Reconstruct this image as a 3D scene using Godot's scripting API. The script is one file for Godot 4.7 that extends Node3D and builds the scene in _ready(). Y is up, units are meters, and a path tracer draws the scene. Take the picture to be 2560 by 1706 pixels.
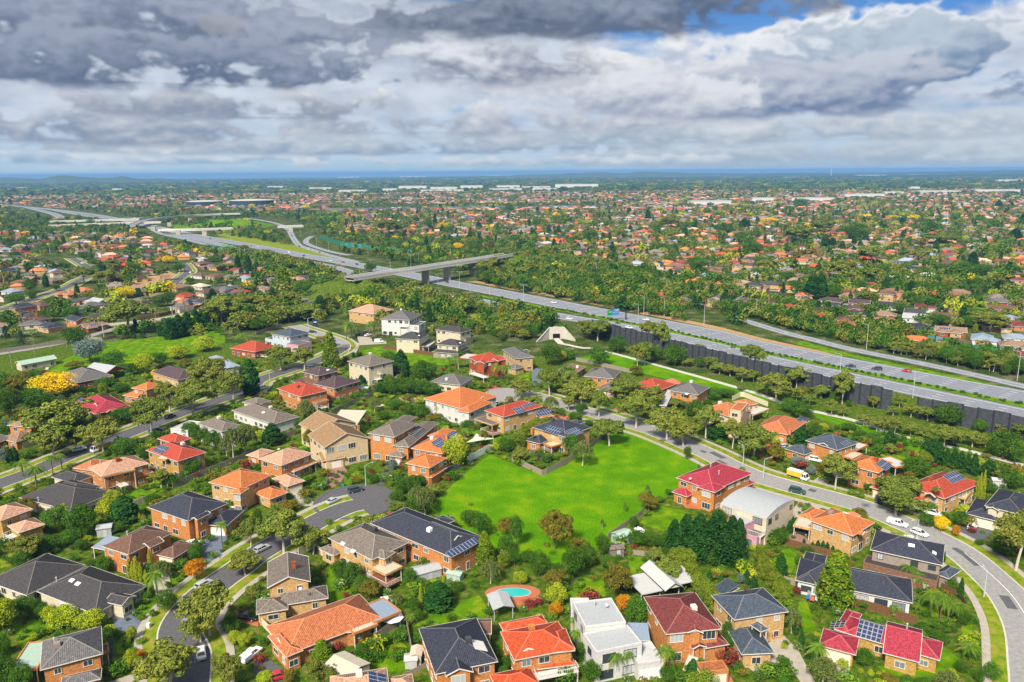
extends Node3D
# An aerial view over a hillside suburb beside a freeway. Everything stands on one plain at y = 0, in metres.

var rng := RandomNumberGenerator.new()
var M := {}
var shapes := {}
var taken := {}
var tagged := []
var T := {}
const EYE := Vector3(0, 92, 0)
var footprints := []   # [centre, half x, half z, angle] of houses, for keeping plants off them
var strips := []       # [polyline, half width] of roads
var marks := []        # [short name, place] of near houses, for labels

func _ready() -> void:
	rng.seed = 4711
	var cam := Camera3D.new()
	cam.name = "camera"
	cam.fov = 47.6
	cam.near = 1.0
	cam.far = 90000.0
	cam.position = EYE
	cam.rotation_degrees = Vector3(-12.35, 0, -0.42)
	cam.rotation_order = EULER_ORDER_YXZ
	add_child(cam)
	cam.current = true
	var env := Environment.new()
	env.background_mode = Environment.BG_SKY
	env.tonemap_mode = Environment.TONE_MAPPER_LINEAR
	env.tonemap_exposure = 1.6
	env.background_energy_multiplier = 1.0
	env.sdfgi_enabled = true
	env.ssao_enabled = true
	env.ssil_enabled = true
	env.fog_enabled = true
	env.fog_density = 0.00008
	env.fog_light_color = Color(0.52, 0.72, 0.93)
	var sky := Sky.new()
	var pano := PanoramaSkyMaterial.new()
	pano.panorama = sky_picture()
	sky.sky_material = pano
	env.sky = sky
	var we := WorldEnvironment.new()
	we.name = "environment"
	we.environment = env
	add_child(we)
	var sun := DirectionalLight3D.new()
	sun.name = "sun"
	sun.light_energy = 1.45
	sun.light_color = Color(1.0, 0.965, 0.9)
	sun.light_angular_distance = 10.0
	sun.rotation_degrees = Vector3(-44, -24, 0)
	sun.shadow_enabled = true
	add_child(sun)
	make_textures()
	make_materials()
	build_terrain()
	build_roads()
	build_freeway()
	build_houses()
	build_middle_houses()
	build_far_suburb()
	build_fences()
	build_trees()
	build_cars()
	build_details()
	settle_labels()

# ---------------------------------------------------------------- sky

func sky_picture() -> ImageTexture:
	# clouds by direction: a layered list of cloud banks with ragged edges over a streaky high sheet; low resolution all round, finer where it is looked at
	var n1 := FastNoiseLite.new(); n1.seed = 5; n1.frequency = 0.09; n1.fractal_octaves = 6; n1.fractal_gain = 0.55
	var n2 := FastNoiseLite.new(); n2.seed = 9; n2.frequency = 0.05; n2.fractal_octaves = 5
	var n3 := FastNoiseLite.new(); n3.seed = 21; n3.frequency = 0.35; n3.fractal_octaves = 4
	var W := 4096
	var small := cloud_part(n1, n2, n3, 0, 0, W / 4, 272, 4.0)
	small.resize(W, 1088, Image.INTERPOLATE_CUBIC)
	var im := Image.create(W, 2048, false, Image.FORMAT_RGBF)
	im.fill(Color(0.16, 0.2, 0.2))
	im.blit_rect(small, Rect2i(0, 0, W, 1040), Vector2i.ZERO)
	var x0 := W / 2 - 560
	var fine := cloud_part(n1, n2, n3, x0, 780, 1120, 250, 1.0)
	im.blit_rect(fine, Rect2i(0, 0, 1120, 250), Vector2i(x0, 780))
	# the panorama starts straight ahead, so the halves change places
	var whole := Image.create(W, 2048, false, Image.FORMAT_RGBF)
	whole.blit_rect(im, Rect2i(W / 2, 0, W / 2, 2048), Vector2i.ZERO)
	whole.blit_rect(im, Rect2i(0, 0, W / 2, 2048), Vector2i(W / 2, 0))
	return ImageTexture.create_from_image(whole)

func heap(n: FastNoiseLite, x: float, y: float, q: float) -> float:
	return 0.2 - absf(n.get_noise_2d(x * 0.26, y * 0.5 * q)) + 0.4 * (0.2 - absf(n.get_noise_2d(x * 0.8 + 50.0, y * 1.5 * q)))

func seen(r: int, g: int, b: int) -> Color:
	# the light that shows as this colour at the camera's exposure
	var c := Color8(r, g, b).srgb_to_linear()
	return Color(c.r / 1.6, c.g / 1.6, c.b / 1.6)

func cloud_part(n1: FastNoiseLite, n2: FastNoiseLite, n3: FastNoiseLite, x0: int, y0: int, w: int, h: int, step: float) -> Image:
	var im := Image.create(w, h, false, Image.FORMAT_RGBF)
	# each bank: azimuth, elevation, half width, half height (degrees), ragged edge, lit colour, shaded colour (as they should look, 0 to 255)
	var white := seen(218, 225, 236)
	var grey := seen(150, 165, 186)
	var slate := seen(74, 96, 130)
	var banks := [
		[0.09,0.41,77.03,0.59, 0.4, seen(196, 216, 230), seen(170, 200, 222)],
		[22.51,0.82,26.66,1.07, 0.6, seen(214, 222, 228), seen(160, 178, 196)],
		[-26.16,0.98,16.59,0.47, 1.4, seen(226, 232, 238), seen(128, 164, 194)],
		[6.42,0.64,20.74,0.41, 1.3, seen(228, 232, 236), seen(150, 174, 196)],
		[-7.9,1.66,26.66,0.65, 1.0, seen(210, 218, 226), seen(132, 156, 182)],
		[-24.44,1.74,1.36,0.65, 1.5, seen(238, 240, 242), seen(170, 184, 198)],
		[13.33,2.48,32.59,1.19, 0.8, seen(226, 230, 234), seen(152, 170, 190)],
		[-26.89,2.79,12.44,1.42, 0.9, seen(214, 218, 226), seen(108, 130, 160)],
		[-3.6,3.3,18.37,1.19, 0.9, seen(228, 230, 236), seen(136, 152, 176)],
		[24.39,7.03,23.7,2.19, 0.9, seen(250, 250, 252), seen(196, 208, 220)],
		[9.1,6.17,12.44,1.84, 0.9, seen(244, 244, 246), seen(178, 186, 200)],
		[-17.52,4.21,13.63,1.07, 0.9, seen(212, 214, 222), seen(112, 130, 158)],
		[-12.47,4.54,5.93,1.24, 1.1, seen(246, 246, 248), seen(120, 136, 162)],
		[-14.03,9.5,16.59,3.85, 0.8, seen(222, 228, 238), seen(156, 170, 192)],
		[-17.75,7.88,9.78,2.49, 1.0, seen(246, 248, 252), seen(150, 164, 188)],
		[27.46,5.65,11.85,2.84, 1.0, seen(190, 204, 218), seen(66, 108, 156)],
		[19.24,4.69,15.41,1.78, 0.9, seen(202, 208, 220), seen(74, 106, 152)],
		[9.14,4.71,7.11,1.48, 0.9, seen(232, 234, 240), seen(140, 154, 178)],
		[-1.26,7.24,8.3,1.9, 1.1, seen(236, 240, 246), seen(96, 112, 142)],
		[-26.63,9.31,17.18,2.67, 0.9, seen(168, 178, 198), seen(76, 94, 126)],
		[-24.2,6.52,16.59,1.78, 1.0, seen(160, 170, 190), seen(62, 86, 122)],
		[5.7,10.61,16,2.61, 0.9, seen(152, 163, 182), seen(66, 82, 110)],
		[-19.51,9.32,1.3,0.65, 1.3, seen(168, 172, 184), seen(130, 138, 152)],
	]
	for j in h:
		var v := (y0 + (j + 0.5) * step) / 2048.0
		var el := 90.0 - v * 180.0
		for i in w:
			var az := (x0 + (i + 0.5) * step) / 4096.0 * 360.0 - 180.0
			var e := maxf(el, 0.0)
			var c := seen(192, 216, 232).lerp(seen(40, 130, 215), clampf(e / 12.0, 0.0, 1.0))
			# the high sheet, drawn out towards the horizon
			var d := 100.0 / (e + 2.2)
			var s := n2.get_noise_2d(az * 1.1, d * 4.0) + 0.5 * n1.get_noise_2d(az * 1.6, e * 6.0)
			var hole := 0.0
			if e > 6.0:
				hole = clampf(1.4 - absf(az - 20.0) / 11.0, 0.0, 1.0) * clampf((e - 6.2) / 1.6, 0.0, 1.0) * clampf((20.0 - e) / 6.0, 0.0, 1.0)
			var a := smoothstep(-0.5, 0.1, s + 0.35 - hole * 1.2)
			var t := clampf(0.55 + 0.9 * n1.get_noise_2d(az * 2.0 + 40.0, e * 5.0), 0.0, 1.0)
			c = c.lerp(grey.lerp(white, 0.45 + 0.55 * t), a * (0.92 if e > 4.5 else 0.15 + 0.17 * e))
			if e > 10.0 or absf(az) > 46.0:
				# beyond the banks that are listed the same broken cloud goes on
				var o := n1.get_noise_2d(az * 0.55, d * 5.0 + e * 0.4) * 1.5 + 0.15
				var far := clampf(maxf((e - 10.0) / 3.0, (absf(az) - 46.0) / 8.0), 0.0, 1.0)
				var od := clampf(0.5 + n2.get_noise_2d(az * 1.4, e * 2.0) * 1.3, 0.0, 1.0)
				c = c.lerp(slate.lerp(white, lerpf(od * od * 0.6 + 0.02, 0.35 + 0.65 * od, smoothstep(21.0, 38.0, e))), smoothstep(-0.3, 0.1, o + 0.2) * far * 0.95)
			if e < 24.0:
				# heaps: billows from folded noise at two sizes, drawn out a little low down
				var q := 1.0 + 1.0 / (e + 0.8)
				var wx := az + 1.2 * n2.get_noise_2d(az * 2.0, e * 5.0)
				var nz := n1.get_noise_2d(wx * 0.8, e * 1.5 * q)
				var fz := n3.get_noise_2d(az * 2.2 + 90.0, e * 3.6 * q)
				var bil := heap(n3, wx, e, q)
				# the sides of the heaps that turn to the light, up and to the left
				var relief := (bil - heap(n3, wx - 0.35, e + 0.4, q)) * 0.75
				for b in banks:
					var dx: float = (az - b[0]) / b[2]
					if absf(dx) > 1.9: continue
					var dy: float = (e - b[1]) / b[3]
					if absf(dy) > 3.0: continue
					# flat below, heaped above
					var yy: float = dy * (1.15 if dy < 0.0 else 0.75)
					var lump: float = nz * 1.5 + bil * 1.8 + fz * 0.25
					var r: float = 1.0 - dx * dx - yy * yy + lump * b[4] * (1.0 if dy > -0.4 else 0.55)
					var al := smoothstep(0.0, 0.5 if dy > 0.0 else 0.5 - dy * 0.5, r)
					if al <= 0.0: continue
					var light := 0.5 + 0.5 * tanh(1.5 * (dy * 0.55 + nz * 0.9 + bil * 0.6 + relief + fz * 0.25 - 0.15 + (1.0 - al) * 0.3))
					c = c.lerp((b[6] as Color).lerp(b[5], light), al * 0.95)
			im.set_pixel(i, j, c)
	return im

# ---------------------------------------------------------------- textures and materials

func noise_bytes(size: int, s: int, freq: float, oct := 4) -> PackedByteArray:
	var n := FastNoiseLite.new()
	n.seed = s; n.frequency = freq; n.fractal_octaves = oct
	var im := n.get_seamless_image(size, size)
	im.convert(Image.FORMAT_L8)
	return im.get_data()

func two_tone(size: int, s: int, f1: float, f2: float, cols: Array, fine := 0.25) -> ImageTexture:
	# three colours mixed by coarse noise, with fine grain on top
	var a := noise_bytes(size, s, f1)
	var b := noise_bytes(size, s + 7, f2, 3)
	var out := PackedByteArray(); out.resize(size * size * 3)
	for i in size * size:
		var t := a[i] / 255.0
		var c: Color = (cols[0] as Color).lerp(cols[1], smoothstep(0.2, 0.55, t)).lerp(cols[2], smoothstep(0.55, 0.85, t))
		var g := 1.0 + fine * (b[i] / 127.5 - 1.0)
		out[i * 3] = clampi(int(c.r * g * 255.0), 0, 255)
		out[i * 3 + 1] = clampi(int(c.g * g * 255.0), 0, 255)
		out[i * 3 + 2] = clampi(int(c.b * g * 255.0), 0, 255)
	return ImageTexture.create_from_image(Image.create_from_data(size, size, false, Image.FORMAT_RGB8, out))

func make_textures() -> void:
	# roof tiles: 12 m by 12 m, 30 courses of 36 tiles, each of its own tone, lichen patches over them
	var S := 720
	var lich := noise_bytes(S, 3, 0.025)
	var grain := noise_bytes(S, 4, 0.2, 2)
	var tone := []
	var r2 := RandomNumberGenerator.new(); r2.seed = 77
	for i in 30 * 36: tone.append(r2.randf_range(-0.07, 0.07))
	var out := PackedByteArray(); out.resize(S * S)
	var hgt := PackedByteArray(); hgt.resize(S * S)
	for y in S:
		var row := y / 24
		var fy := (y % 24) / 24.0
		for x in S:
			var col := (x / 20) % 36
			var fx := (x % 20) / 20.0
			var v: float = 0.86 + tone[row * 36 + col] + 0.13 * (lich[y * S + x] / 127.5 - 1.0) + 0.07 * (grain[y * S + x] / 127.5 - 1.0)
			out[y * S + x] = clampi(int(v * 255.0), 0, 255)
			hgt[y * S + x] = int(255.0 * clampf((1.0 - fy) * 0.7 + 0.3 * absf(sin(fx * PI)), 0.0, 1.0))
	T.tile = ImageTexture.create_from_image(Image.create_from_data(S, S, false, Image.FORMAT_L8, out))
	var hi := Image.create_from_data(S, S, false, Image.FORMAT_L8, hgt)
	hi.convert(Image.FORMAT_RGBA8)
	hi.bump_map_to_normal_map(14.0)
	T.tile_normal = ImageTexture.create_from_image(hi)
	# brick: 6 m by 6 m
	var B := 576
	var bo := PackedByteArray(); bo.resize(B * B)
	var bl := noise_bytes(B, 13, 0.014)
	for y in B:
		var row := y / 8
		for x in B:
			var xx := x + (12 if row % 2 else 0)
			var mortar := 1 if (y % 8 == 0 or xx % 24 == 0) else 0
			var cell := hash(row * 131 + (xx / 24) % 24 * 7919) % 100 / 100.0
			var v := 0.80 + 0.2 * (cell - 0.5) + 0.14 * (bl[y * B + x] / 127.5 - 1.0)
			bo[y * B + x] = clampi(int((v if mortar == 0 else 0.82) * 255.0), 0, 255)
	T.brick = ImageTexture.create_from_image(Image.create_from_data(B, B, false, Image.FORMAT_L8, bo))
	# sheet metal: 4 m with ribs
	var K := 256
	var ko := PackedByteArray(); ko.resize(K * K)
	var kh := PackedByteArray(); kh.resize(K * K)
	var kn := noise_bytes(K, 31, 0.02)
	for y in K:
		for x in K:
			ko[y * K + x] = clampi(int(255.0 * (0.92 + 0.04 * (kn[y * K + x] / 127.5 - 1.0))), 0, 255)
			kh[y * K + x] = 255 if x % 16 < 4 else 60
	T.metal = ImageTexture.create_from_image(Image.create_from_data(K, K, false, Image.FORMAT_L8, ko))
	var ki := Image.create_from_data(K, K, false, Image.FORMAT_L8, kh)
	ki.convert(Image.FORMAT_RGBA8)
	ki.bump_map_to_normal_map(4.0)
	T.metal_normal = ImageTexture.create_from_image(ki)
	T.grass = two_tone(512, 40, 0.012, 0.25, [Color(0.29, 0.42, 0.05), Color(0.34, 0.49, 0.04), Color(0.47, 0.53, 0.10)], 0.3)
	T.field = two_tone(1024, 41, 0.008, 0.16, [Color(0.29, 0.47, 0.02), Color(0.33, 0.51, 0.02), Color(0.42, 0.54, 0.04)], 0.24)
	T.verge = two_tone(512, 42, 0.02, 0.3, [Color(0.36, 0.47, 0.10), Color(0.46, 0.52, 0.13), Color(0.58, 0.52, 0.25)], 0.3)
	T.suburb = two_tone(1024, 43, 0.018, 0.15, [Color(0.20, 0.27, 0.10), Color(0.28, 0.33, 0.15), Color(0.42, 0.40, 0.30)], 0.35)
	T.garden = two_tone(512, 44, 0.03, 0.22, [Color(0.22, 0.33, 0.06), Color(0.30, 0.39, 0.09), Color(0.45, 0.40, 0.26)], 0.4)
	T.grey = two_tone(512, 45, 0.015, 0.35, [Color(0.88, 0.88, 0.88), Color(0.92, 0.92, 0.92), Color(0.96, 0.96, 0.96)], 0.1)
	T.road = two_tone(512, 48, 0.035, 0.4, [Color(0.87, 0.87, 0.88), Color(0.92, 0.92, 0.92), Color(0.97, 0.97, 0.96)], 0.1)
	T.dirt = two_tone(512, 46, 0.02, 0.3, [Color(0.62, 0.50, 0.36), Color(0.70, 0.58, 0.42), Color(0.50, 0.46, 0.24)], 0.25)
	T.board = two_tone(256, 47, 0.03, 0.3, [Color(0.7, 0.7, 0.7), Color(0.82, 0.82, 0.82), Color(0.95, 0.95, 0.95)], 0.2)

func mat(key: String, c: Color, rough := 0.9, spec := 0.3) -> StandardMaterial3D:
	# c is a linear base colour
	var m := StandardMaterial3D.new()
	m.resource_name = key
	m.albedo_color = c.linear_to_srgb()
	m.roughness = rough
	m.metallic_specular = spec
	M[key] = m
	return m

func world_tex(m: StandardMaterial3D, t: Texture2D, metres: float) -> StandardMaterial3D:
	m.albedo_texture = t
	m.uv1_triplanar = true
	m.uv1_world_triplanar = true
	m.uv1_scale = Vector3.ONE / metres
	return m

const ROOFS := {
	"orange": Color(0.70, 0.21, 0.06), "terracotta": Color(0.62, 0.20, 0.08), "scarlet": Color(0.70, 0.10, 0.03), "red": Color(0.52, 0.08, 0.04), "crimson": Color(0.46, 0.045, 0.075),
	"maroon": Color(0.24, 0.055, 0.05), "brown": Color(0.20, 0.105, 0.075), "plum": Color(0.115, 0.075, 0.085), "tan": Color(0.36, 0.235, 0.155), "peach": Color(0.68, 0.38, 0.25),
	"taupe": Color(0.235, 0.195, 0.165), "grey": Color(0.185, 0.175, 0.175), "charcoal": Color(0.075, 0.07, 0.075), "navy": Color(0.05, 0.056, 0.085), "slate": Color(0.085, 0.11, 0.15),
	"bluegrey": Color(0.28, 0.35, 0.45), "pale": Color(0.46, 0.48, 0.49), "mint": Color(0.42, 0.56, 0.46), "cream": Color(0.62, 0.56, 0.44), "white": Color(0.60, 0.59, 0.57), "beige": Color(0.40, 0.25, 0.13)}
const WALLS := {
	"brick": Color(0.76, 0.32, 0.11), "redbrick": Color(0.48, 0.12, 0.05), "tanbrick": Color(0.80, 0.50, 0.22), "yellow": Color(0.68, 0.42, 0.13), "brownbrick": Color(0.34, 0.18, 0.11),
	"cream": Color(0.68, 0.60, 0.44), "white": Color(0.70, 0.69, 0.67), "pink": Color(0.62, 0.36, 0.42), "bluewhite": Color(0.58, 0.64, 0.72), "taupe": Color(0.34, 0.28, 0.24), "sand": Color(0.72, 0.55, 0.34)}

func make_materials() -> void:
	for k in ROOFS:
		var m := mat("roof " + k, ROOFS[k], 0.72, 0.35)
		if k in ["pale", "mint", "cream", "white", "bluegrey"]:
			m.albedo_texture = T.metal
			m.normal_enabled = true; m.normal_texture = T.metal_normal; m.normal_scale = 0.6
			m.uv1_scale = Vector3(0.25, 0.25, 1)
			m.roughness = 0.5
		else:
			m.albedo_texture = T.tile
			m.normal_enabled = true; m.normal_texture = T.tile_normal; m.normal_scale = 0.9
			m.uv1_scale = Vector3(1.0 / 12.0, 1.0 / 12.0, 1)
		mat("cap " + k, (ROOFS[k] as Color).lerp(Color(0.6, 0.5, 0.42), 0.14), 0.8)
	for k in WALLS:
		var m := mat("wall " + k, WALLS[k], 0.92, 0.2)
		if k.ends_with("brick") or k == "yellow":
			m.albedo_texture = T.brick
			m.uv1_scale = Vector3(1.0 / 6.0, 1.0 / 6.0, 1)
		else:
			m.albedo_texture = T.grey
			m.uv1_scale = Vector3(1.0 / 9.0, 1.0 / 9.0, 1)
	mat("trim", Color(0.66, 0.63, 0.57), 0.6)
	mat("trim cream", Color(0.66, 0.58, 0.42), 0.6)
	mat("dark trim", Color(0.06, 0.06, 0.065), 0.5)
	mat("glass", Color(0.035, 0.05, 0.065), 0.06, 0.7)
	mat("curtain", Color(0.42, 0.44, 0.45), 0.25, 0.6)
	mat("blind", Color(0.17, 0.2, 0.22), 0.2, 0.6)
	mat("garage", Color(0.70, 0.64, 0.52), 0.6)
	mat("garage white", Color(0.76, 0.76, 0.75), 0.6)
	mat("solar", Color(0.018, 0.035, 0.095), 0.12, 0.7)
	mat("solar edge", Color(0.5, 0.52, 0.55), 0.4, 0.6)
	mat("collector", Color(0.035, 0.033, 0.035), 0.45)
	world_tex(mat("grass", Color(1, 1, 1), 1.0, 0.0), T.grass, 34.0)
	world_tex(mat("field", Color(1, 1, 1), 1.0, 0.0), T.field, 88.0)
	world_tex(mat("verge", Color(1, 1, 1), 1.0, 0.0), T.verge, 27.0)
	world_tex(mat("suburb", Color(1, 1, 1), 1.0, 0.0), T.suburb, 260.0)
	world_tex(mat("garden", Color(1, 1, 1), 1.0, 0.0), T.garden, 31.0)
	world_tex(mat("asphalt", Color(0.125, 0.122, 0.13), 0.9, 0.3), T.road, 23.0)
	world_tex(mat("old asphalt", Color(0.33, 0.32, 0.31), 0.9, 0.3), T.road, 23.0)
	world_tex(mat("freeway", Color(0.25, 0.265, 0.30), 0.85, 0.35), T.road, 41.0)
	world_tex(mat("concrete", Color(0.46, 0.41, 0.34), 0.9), T.grey, 13.0)
	world_tex(mat("pale concrete", Color(0.62, 0.58, 0.51), 0.85), T.grey, 17.0)
	world_tex(mat("pink paving", Color(0.36, 0.20, 0.17), 0.9), T.grey, 9.0)
	world_tex(mat("red paving", Color(0.52, 0.17, 0.085), 0.9), T.grey, 9.0)
	world_tex(mat("blue paving", Color(0.16, 0.19, 0.25), 0.8), T.grey, 9.0)
	world_tex(mat("dark paving", Color(0.12, 0.12, 0.13), 0.85), T.grey, 9.0)
	world_tex(mat("dirt", Color(0.95, 0.9, 0.85), 0.95), T.dirt, 29.0)
	world_tex(mat("timber", Color(0.44, 0.37, 0.29), 0.9), T.board, 3.0)
	world_tex(mat("brown timber", Color(0.24, 0.12, 0.055), 0.9), T.board, 3.0)
	world_tex(mat("deck", Color(0.30, 0.12, 0.06), 0.85), T.board, 3.0)
	world_tex(mat("barrier", Color(0.085, 0.095, 0.115), 0.7), T.board, 11.0)
	world_tex(mat("far barrier", Color(0.24, 0.26, 0.31), 0.7), T.board, 11.0)
	world_tex(mat("bridge concrete", Color(0.78, 0.74, 0.66), 0.85), T.grey, 17.0)
	mat("post", Color(0.03, 0.032, 0.036), 0.6)
	mat("steel", Color(0.45, 0.47, 0.49), 0.45, 0.5)
	mat("paint", Color(0.75, 0.75, 0.73), 0.7)
	mat("pool", Color(0.03, 0.42, 0.40), 0.05, 0.6)
	mat("sea", Color(0.12, 0.24, 0.36), 0.9, 0.05)
	mat("bark pale", Color(0.50, 0.44, 0.37), 0.9)
	mat("bark", Color(0.15, 0.11, 0.08), 0.95)
	var leaf := mat("leaf", Color(1, 1, 1), 1.0, 0.0)
	leaf.vertex_color_use_as_albedo = true
	leaf.cull_mode = BaseMaterial3D.CULL_DISABLED
	leaf.backlight_enabled = true
	leaf.backlight = Color(0.1, 0.13, 0.03)
	mat("tyre", Color(0.02, 0.02, 0.02), 0.9)
	mat("rim", Color(0.45, 0.46, 0.48), 0.35, 0.6)
	mat("car glass", Color(0.02, 0.025, 0.03), 0.05, 0.7)
	mat("tail lamp", Color(0.4, 0.015, 0.015), 0.25, 0.6)
	mat("head lamp", Color(0.7, 0.7, 0.68), 0.15, 0.6)

# ---------------------------------------------------------------- nodes and labels

func numbered(called: String) -> String:
	taken[called] = taken.get(called, -1) + 1
	return called if taken[called] == 0 else "%s_%03d" % [called, taken[called]]

func tag(o: Node3D, label: String, category: String, group := "") -> Node3D:
	o.set_meta("label", label)
	o.set_meta("category", category)
	if group: o.set_meta("group", group)
	tagged.append(o)
	return o

func thing(called: String, label: String, category: String, at := Vector3.ZERO, turn := 0.0, group := "") -> Node3D:
	var o := Node3D.new()
	o.name = numbered(called)
	add_child(o)
	o.position = at
	o.rotation.y = turn
	return tag(o, label, category, group)

func part(called: String, mesh: Mesh, m: Material, parent: Node3D, at := Vector3.ZERO, turn := 0.0) -> MeshInstance3D:
	var o := MeshInstance3D.new()
	o.name = called
	o.mesh = mesh
	if m: o.set_surface_override_material(0, m)
	parent.add_child(o, true)
	o.position = at
	o.rotation.y = turn
	return o

func setting(called: String, mesh: Mesh, m: Material) -> MeshInstance3D:
	var o := MeshInstance3D.new()
	o.name = numbered(called)
	o.mesh = mesh
	if m: o.set_surface_override_material(0, m)
	add_child(o)
	o.set_meta("kind", "structure")
	return o

func nearest_mark(p: Vector3) -> String:
	var best := ""
	var bd := 1e9
	for k in marks:
		var d: float = Vector2(p.x, p.z).distance_to(k[1])
		if d < bd:
			bd = d; best = k[0]
	return best

const ORDER := ["first", "second", "third", "fourth", "fifth", "sixth", "seventh", "eighth", "ninth", "tenth", "eleventh", "twelfth"]

func settle_labels() -> void:
	# things that would share a label are told apart by their order in the view, and large crowds keep one label and one group
	var by := {}
	for o in tagged:
		var l: String = o.get_meta("label")
		if not by.has(l): by[l] = []
		by[l].append(o)
	for l in by:
		var list: Array = by[l]
		if list.size() == 1: continue
		if list.size() > 60:
			for o in list: o.set_meta("group", l)
			continue
		list.sort_custom(func(a, b): return atan2(a.position.x, -a.position.z) < atan2(b.position.x, -b.position.z))
		var parts := ceili(list.size() / 12.0)
		var part_size := ceili(list.size() / float(parts))
		var words: Array = [[""], [", left half", ", right half"], [", left part", ", middle part", ", right part"], [", far left", ", left part", ", right part", ", far right"], [", far left", ", left part", ", middle part", ", right part", ", far right"]][parts - 1]
		for i in list.size():
			list[i].set_meta("label", l + words[i / part_size] + ", " + ORDER[i % part_size] + " from left")
			if not list[i].has_meta("group"): list[i].set_meta("group", l)

# ---------------------------------------------------------------- mesh helpers

func mb() -> SurfaceTool:
	var st := SurfaceTool.new()
	st.begin(Mesh.PRIMITIVE_TRIANGLES)
	st.set_smooth_group(-1)
	return st

func done(st: SurfaceTool) -> ArrayMesh:
	st.generate_normals()
	return st.commit()

func quad(st: SurfaceTool, a: Vector3, b: Vector3, c: Vector3, d: Vector3, out: Vector3, uv := []) -> void:
	var n := (c - a).cross(b - a)
	var ps := [a, b, c, d]
	var us: Array = uv if uv.size() == 4 else [Vector2(0, 0), Vector2(1, 0), Vector2(1, 1), Vector2(0, 1)]
	var order := [0, 1, 2, 0, 2, 3] if n.dot(out) >= 0.0 else [0, 2, 1, 0, 3, 2]
	for i in order:
		st.set_uv(us[i])
		st.add_vertex(ps[i])

func tri(st: SurfaceTool, a: Vector3, b: Vector3, c: Vector3, out: Vector3, uv := []) -> void:
	var n := (c - a).cross(b - a)
	var ps := [a, b, c]
	var us: Array = uv if uv.size() == 3 else [Vector2(0, 0), Vector2(1, 0), Vector2(0, 1)]
	for i in ([0, 1, 2] if n.dot(out) >= 0.0 else [0, 2, 1]):
		st.set_uv(us[i])
		st.add_vertex(ps[i])

func bx(st: SurfaceTool, c: Vector3, s: Vector3, basis := Basis.IDENTITY) -> void:
	var h := s * 0.5
	for ax in 3:
		for sg in [-1.0, 1.0]:
			var n := Vector3.ZERO; n[ax] = sg
			var u := Vector3.ZERO; u[(ax + 1) % 3] = h[(ax + 1) % 3]
			var v := Vector3.ZERO; v[(ax + 2) % 3] = h[(ax + 2) % 3]
			var o := n * h[ax]
			var su: float = u.length() * 2.0
			var sv: float = v.length() * 2.0
			quad(st, c + basis * (o - u - v), c + basis * (o + u - v), c + basis * (o + u + v), c + basis * (o - u + v), basis * n, [Vector2(0, 0), Vector2(su, 0), Vector2(su, sv), Vector2(0, sv)])

func bar(st: SurfaceTool, a: Vector3, b: Vector3, w: float, h: float) -> void:
	var z := (b - a).normalized()
	var x := Vector3.UP.cross(z)
	if x.length() < 0.01: x = Vector3.RIGHT
	x = x.normalized()
	bx(st, (a + b) * 0.5, Vector3(w, h, a.distance_to(b)), Basis(x, z.cross(x), z))

func tube(st: SurfaceTool, pts: Array, radii: Array, sides := 7) -> void:
	var rings := []
	for i in pts.size():
		var d: Vector3 = (pts[mini(i + 1, pts.size() - 1)] - pts[maxi(i - 1, 0)]).normalized()
		var x := d.cross(Vector3(0.31, 0.2, 0.93)).normalized()
		var y := d.cross(x)
		var ring := []
		for k in sides:
			var a := TAU * k / sides
			ring.append(pts[i] + (x * cos(a) + y * sin(a)) * radii[i])
		rings.append(ring)
	for i in rings.size() - 1:
		for k in sides:
			var k2 := (k + 1) % sides
			quad(st, rings[i][k], rings[i][k2], rings[i + 1][k2], rings[i + 1][k], rings[i][k] - pts[i])
	for k in range(1, sides - 1):
		tri(st, rings[-1][0], rings[-1][k], rings[-1][k + 1], pts[-1] - pts[-2])

func lathe(st: SurfaceTool, prof: Array, sides := 16, at := Vector3.ZERO) -> void:
	# prof: Vector2(radius, height)
	for i in prof.size() - 1:
		for k in sides:
			var a := TAU * k / sides
			var b := TAU * (k + 1) / sides
			var p: Vector2 = prof[i]
			var q: Vector2 = prof[i + 1]
			var o := Vector3(cos((a + b) / 2), 0, sin((a + b) / 2)) * (q.y - p.y) + Vector3(0, p.x - q.x, 0)
			quad(st, at + Vector3(cos(a) * p.x, p.y, sin(a) * p.x), at + Vector3(cos(b) * p.x, p.y, sin(b) * p.x), at + Vector3(cos(b) * q.x, q.y, sin(b) * q.x), at + Vector3(cos(a) * q.x, q.y, sin(a) * q.x), o)

func box_mesh(s: Vector3) -> ArrayMesh:
	var key := "box %.2f %.2f %.2f" % [s.x, s.y, s.z]
	if not shapes.has(key):
		var st := mb()
		bx(st, Vector3.ZERO, s)
		shapes[key] = done(st)
	return shapes[key]

func sheet(pts: Array, y: float, thick := 0.03) -> ArrayMesh:
	# a flat slab with the outline pts (Vector2 x, z)
	var st := mb()
	var poly := PackedVector2Array(pts)
	var ix := Geometry2D.triangulate_polygon(poly)
	for i in range(0, ix.size(), 3):
		var a := poly[ix[i]]; var b := poly[ix[i + 1]]; var c := poly[ix[i + 2]]
		tri(st, Vector3(a.x, y, a.y), Vector3(b.x, y, b.y), Vector3(c.x, y, c.y), Vector3.UP, [a, b, c])
	for i in poly.size():
		var a := poly[i]; var b := poly[(i + 1) % poly.size()]
		var n := Vector3(b.y - a.y, 0, a.x - b.x)
		if Geometry2D.is_polygon_clockwise(poly): n = -n
		quad(st, Vector3(a.x, y - thick, a.y), Vector3(b.x, y - thick, b.y), Vector3(b.x, y, b.y), Vector3(a.x, y, a.y), -n)
	return done(st)

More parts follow.
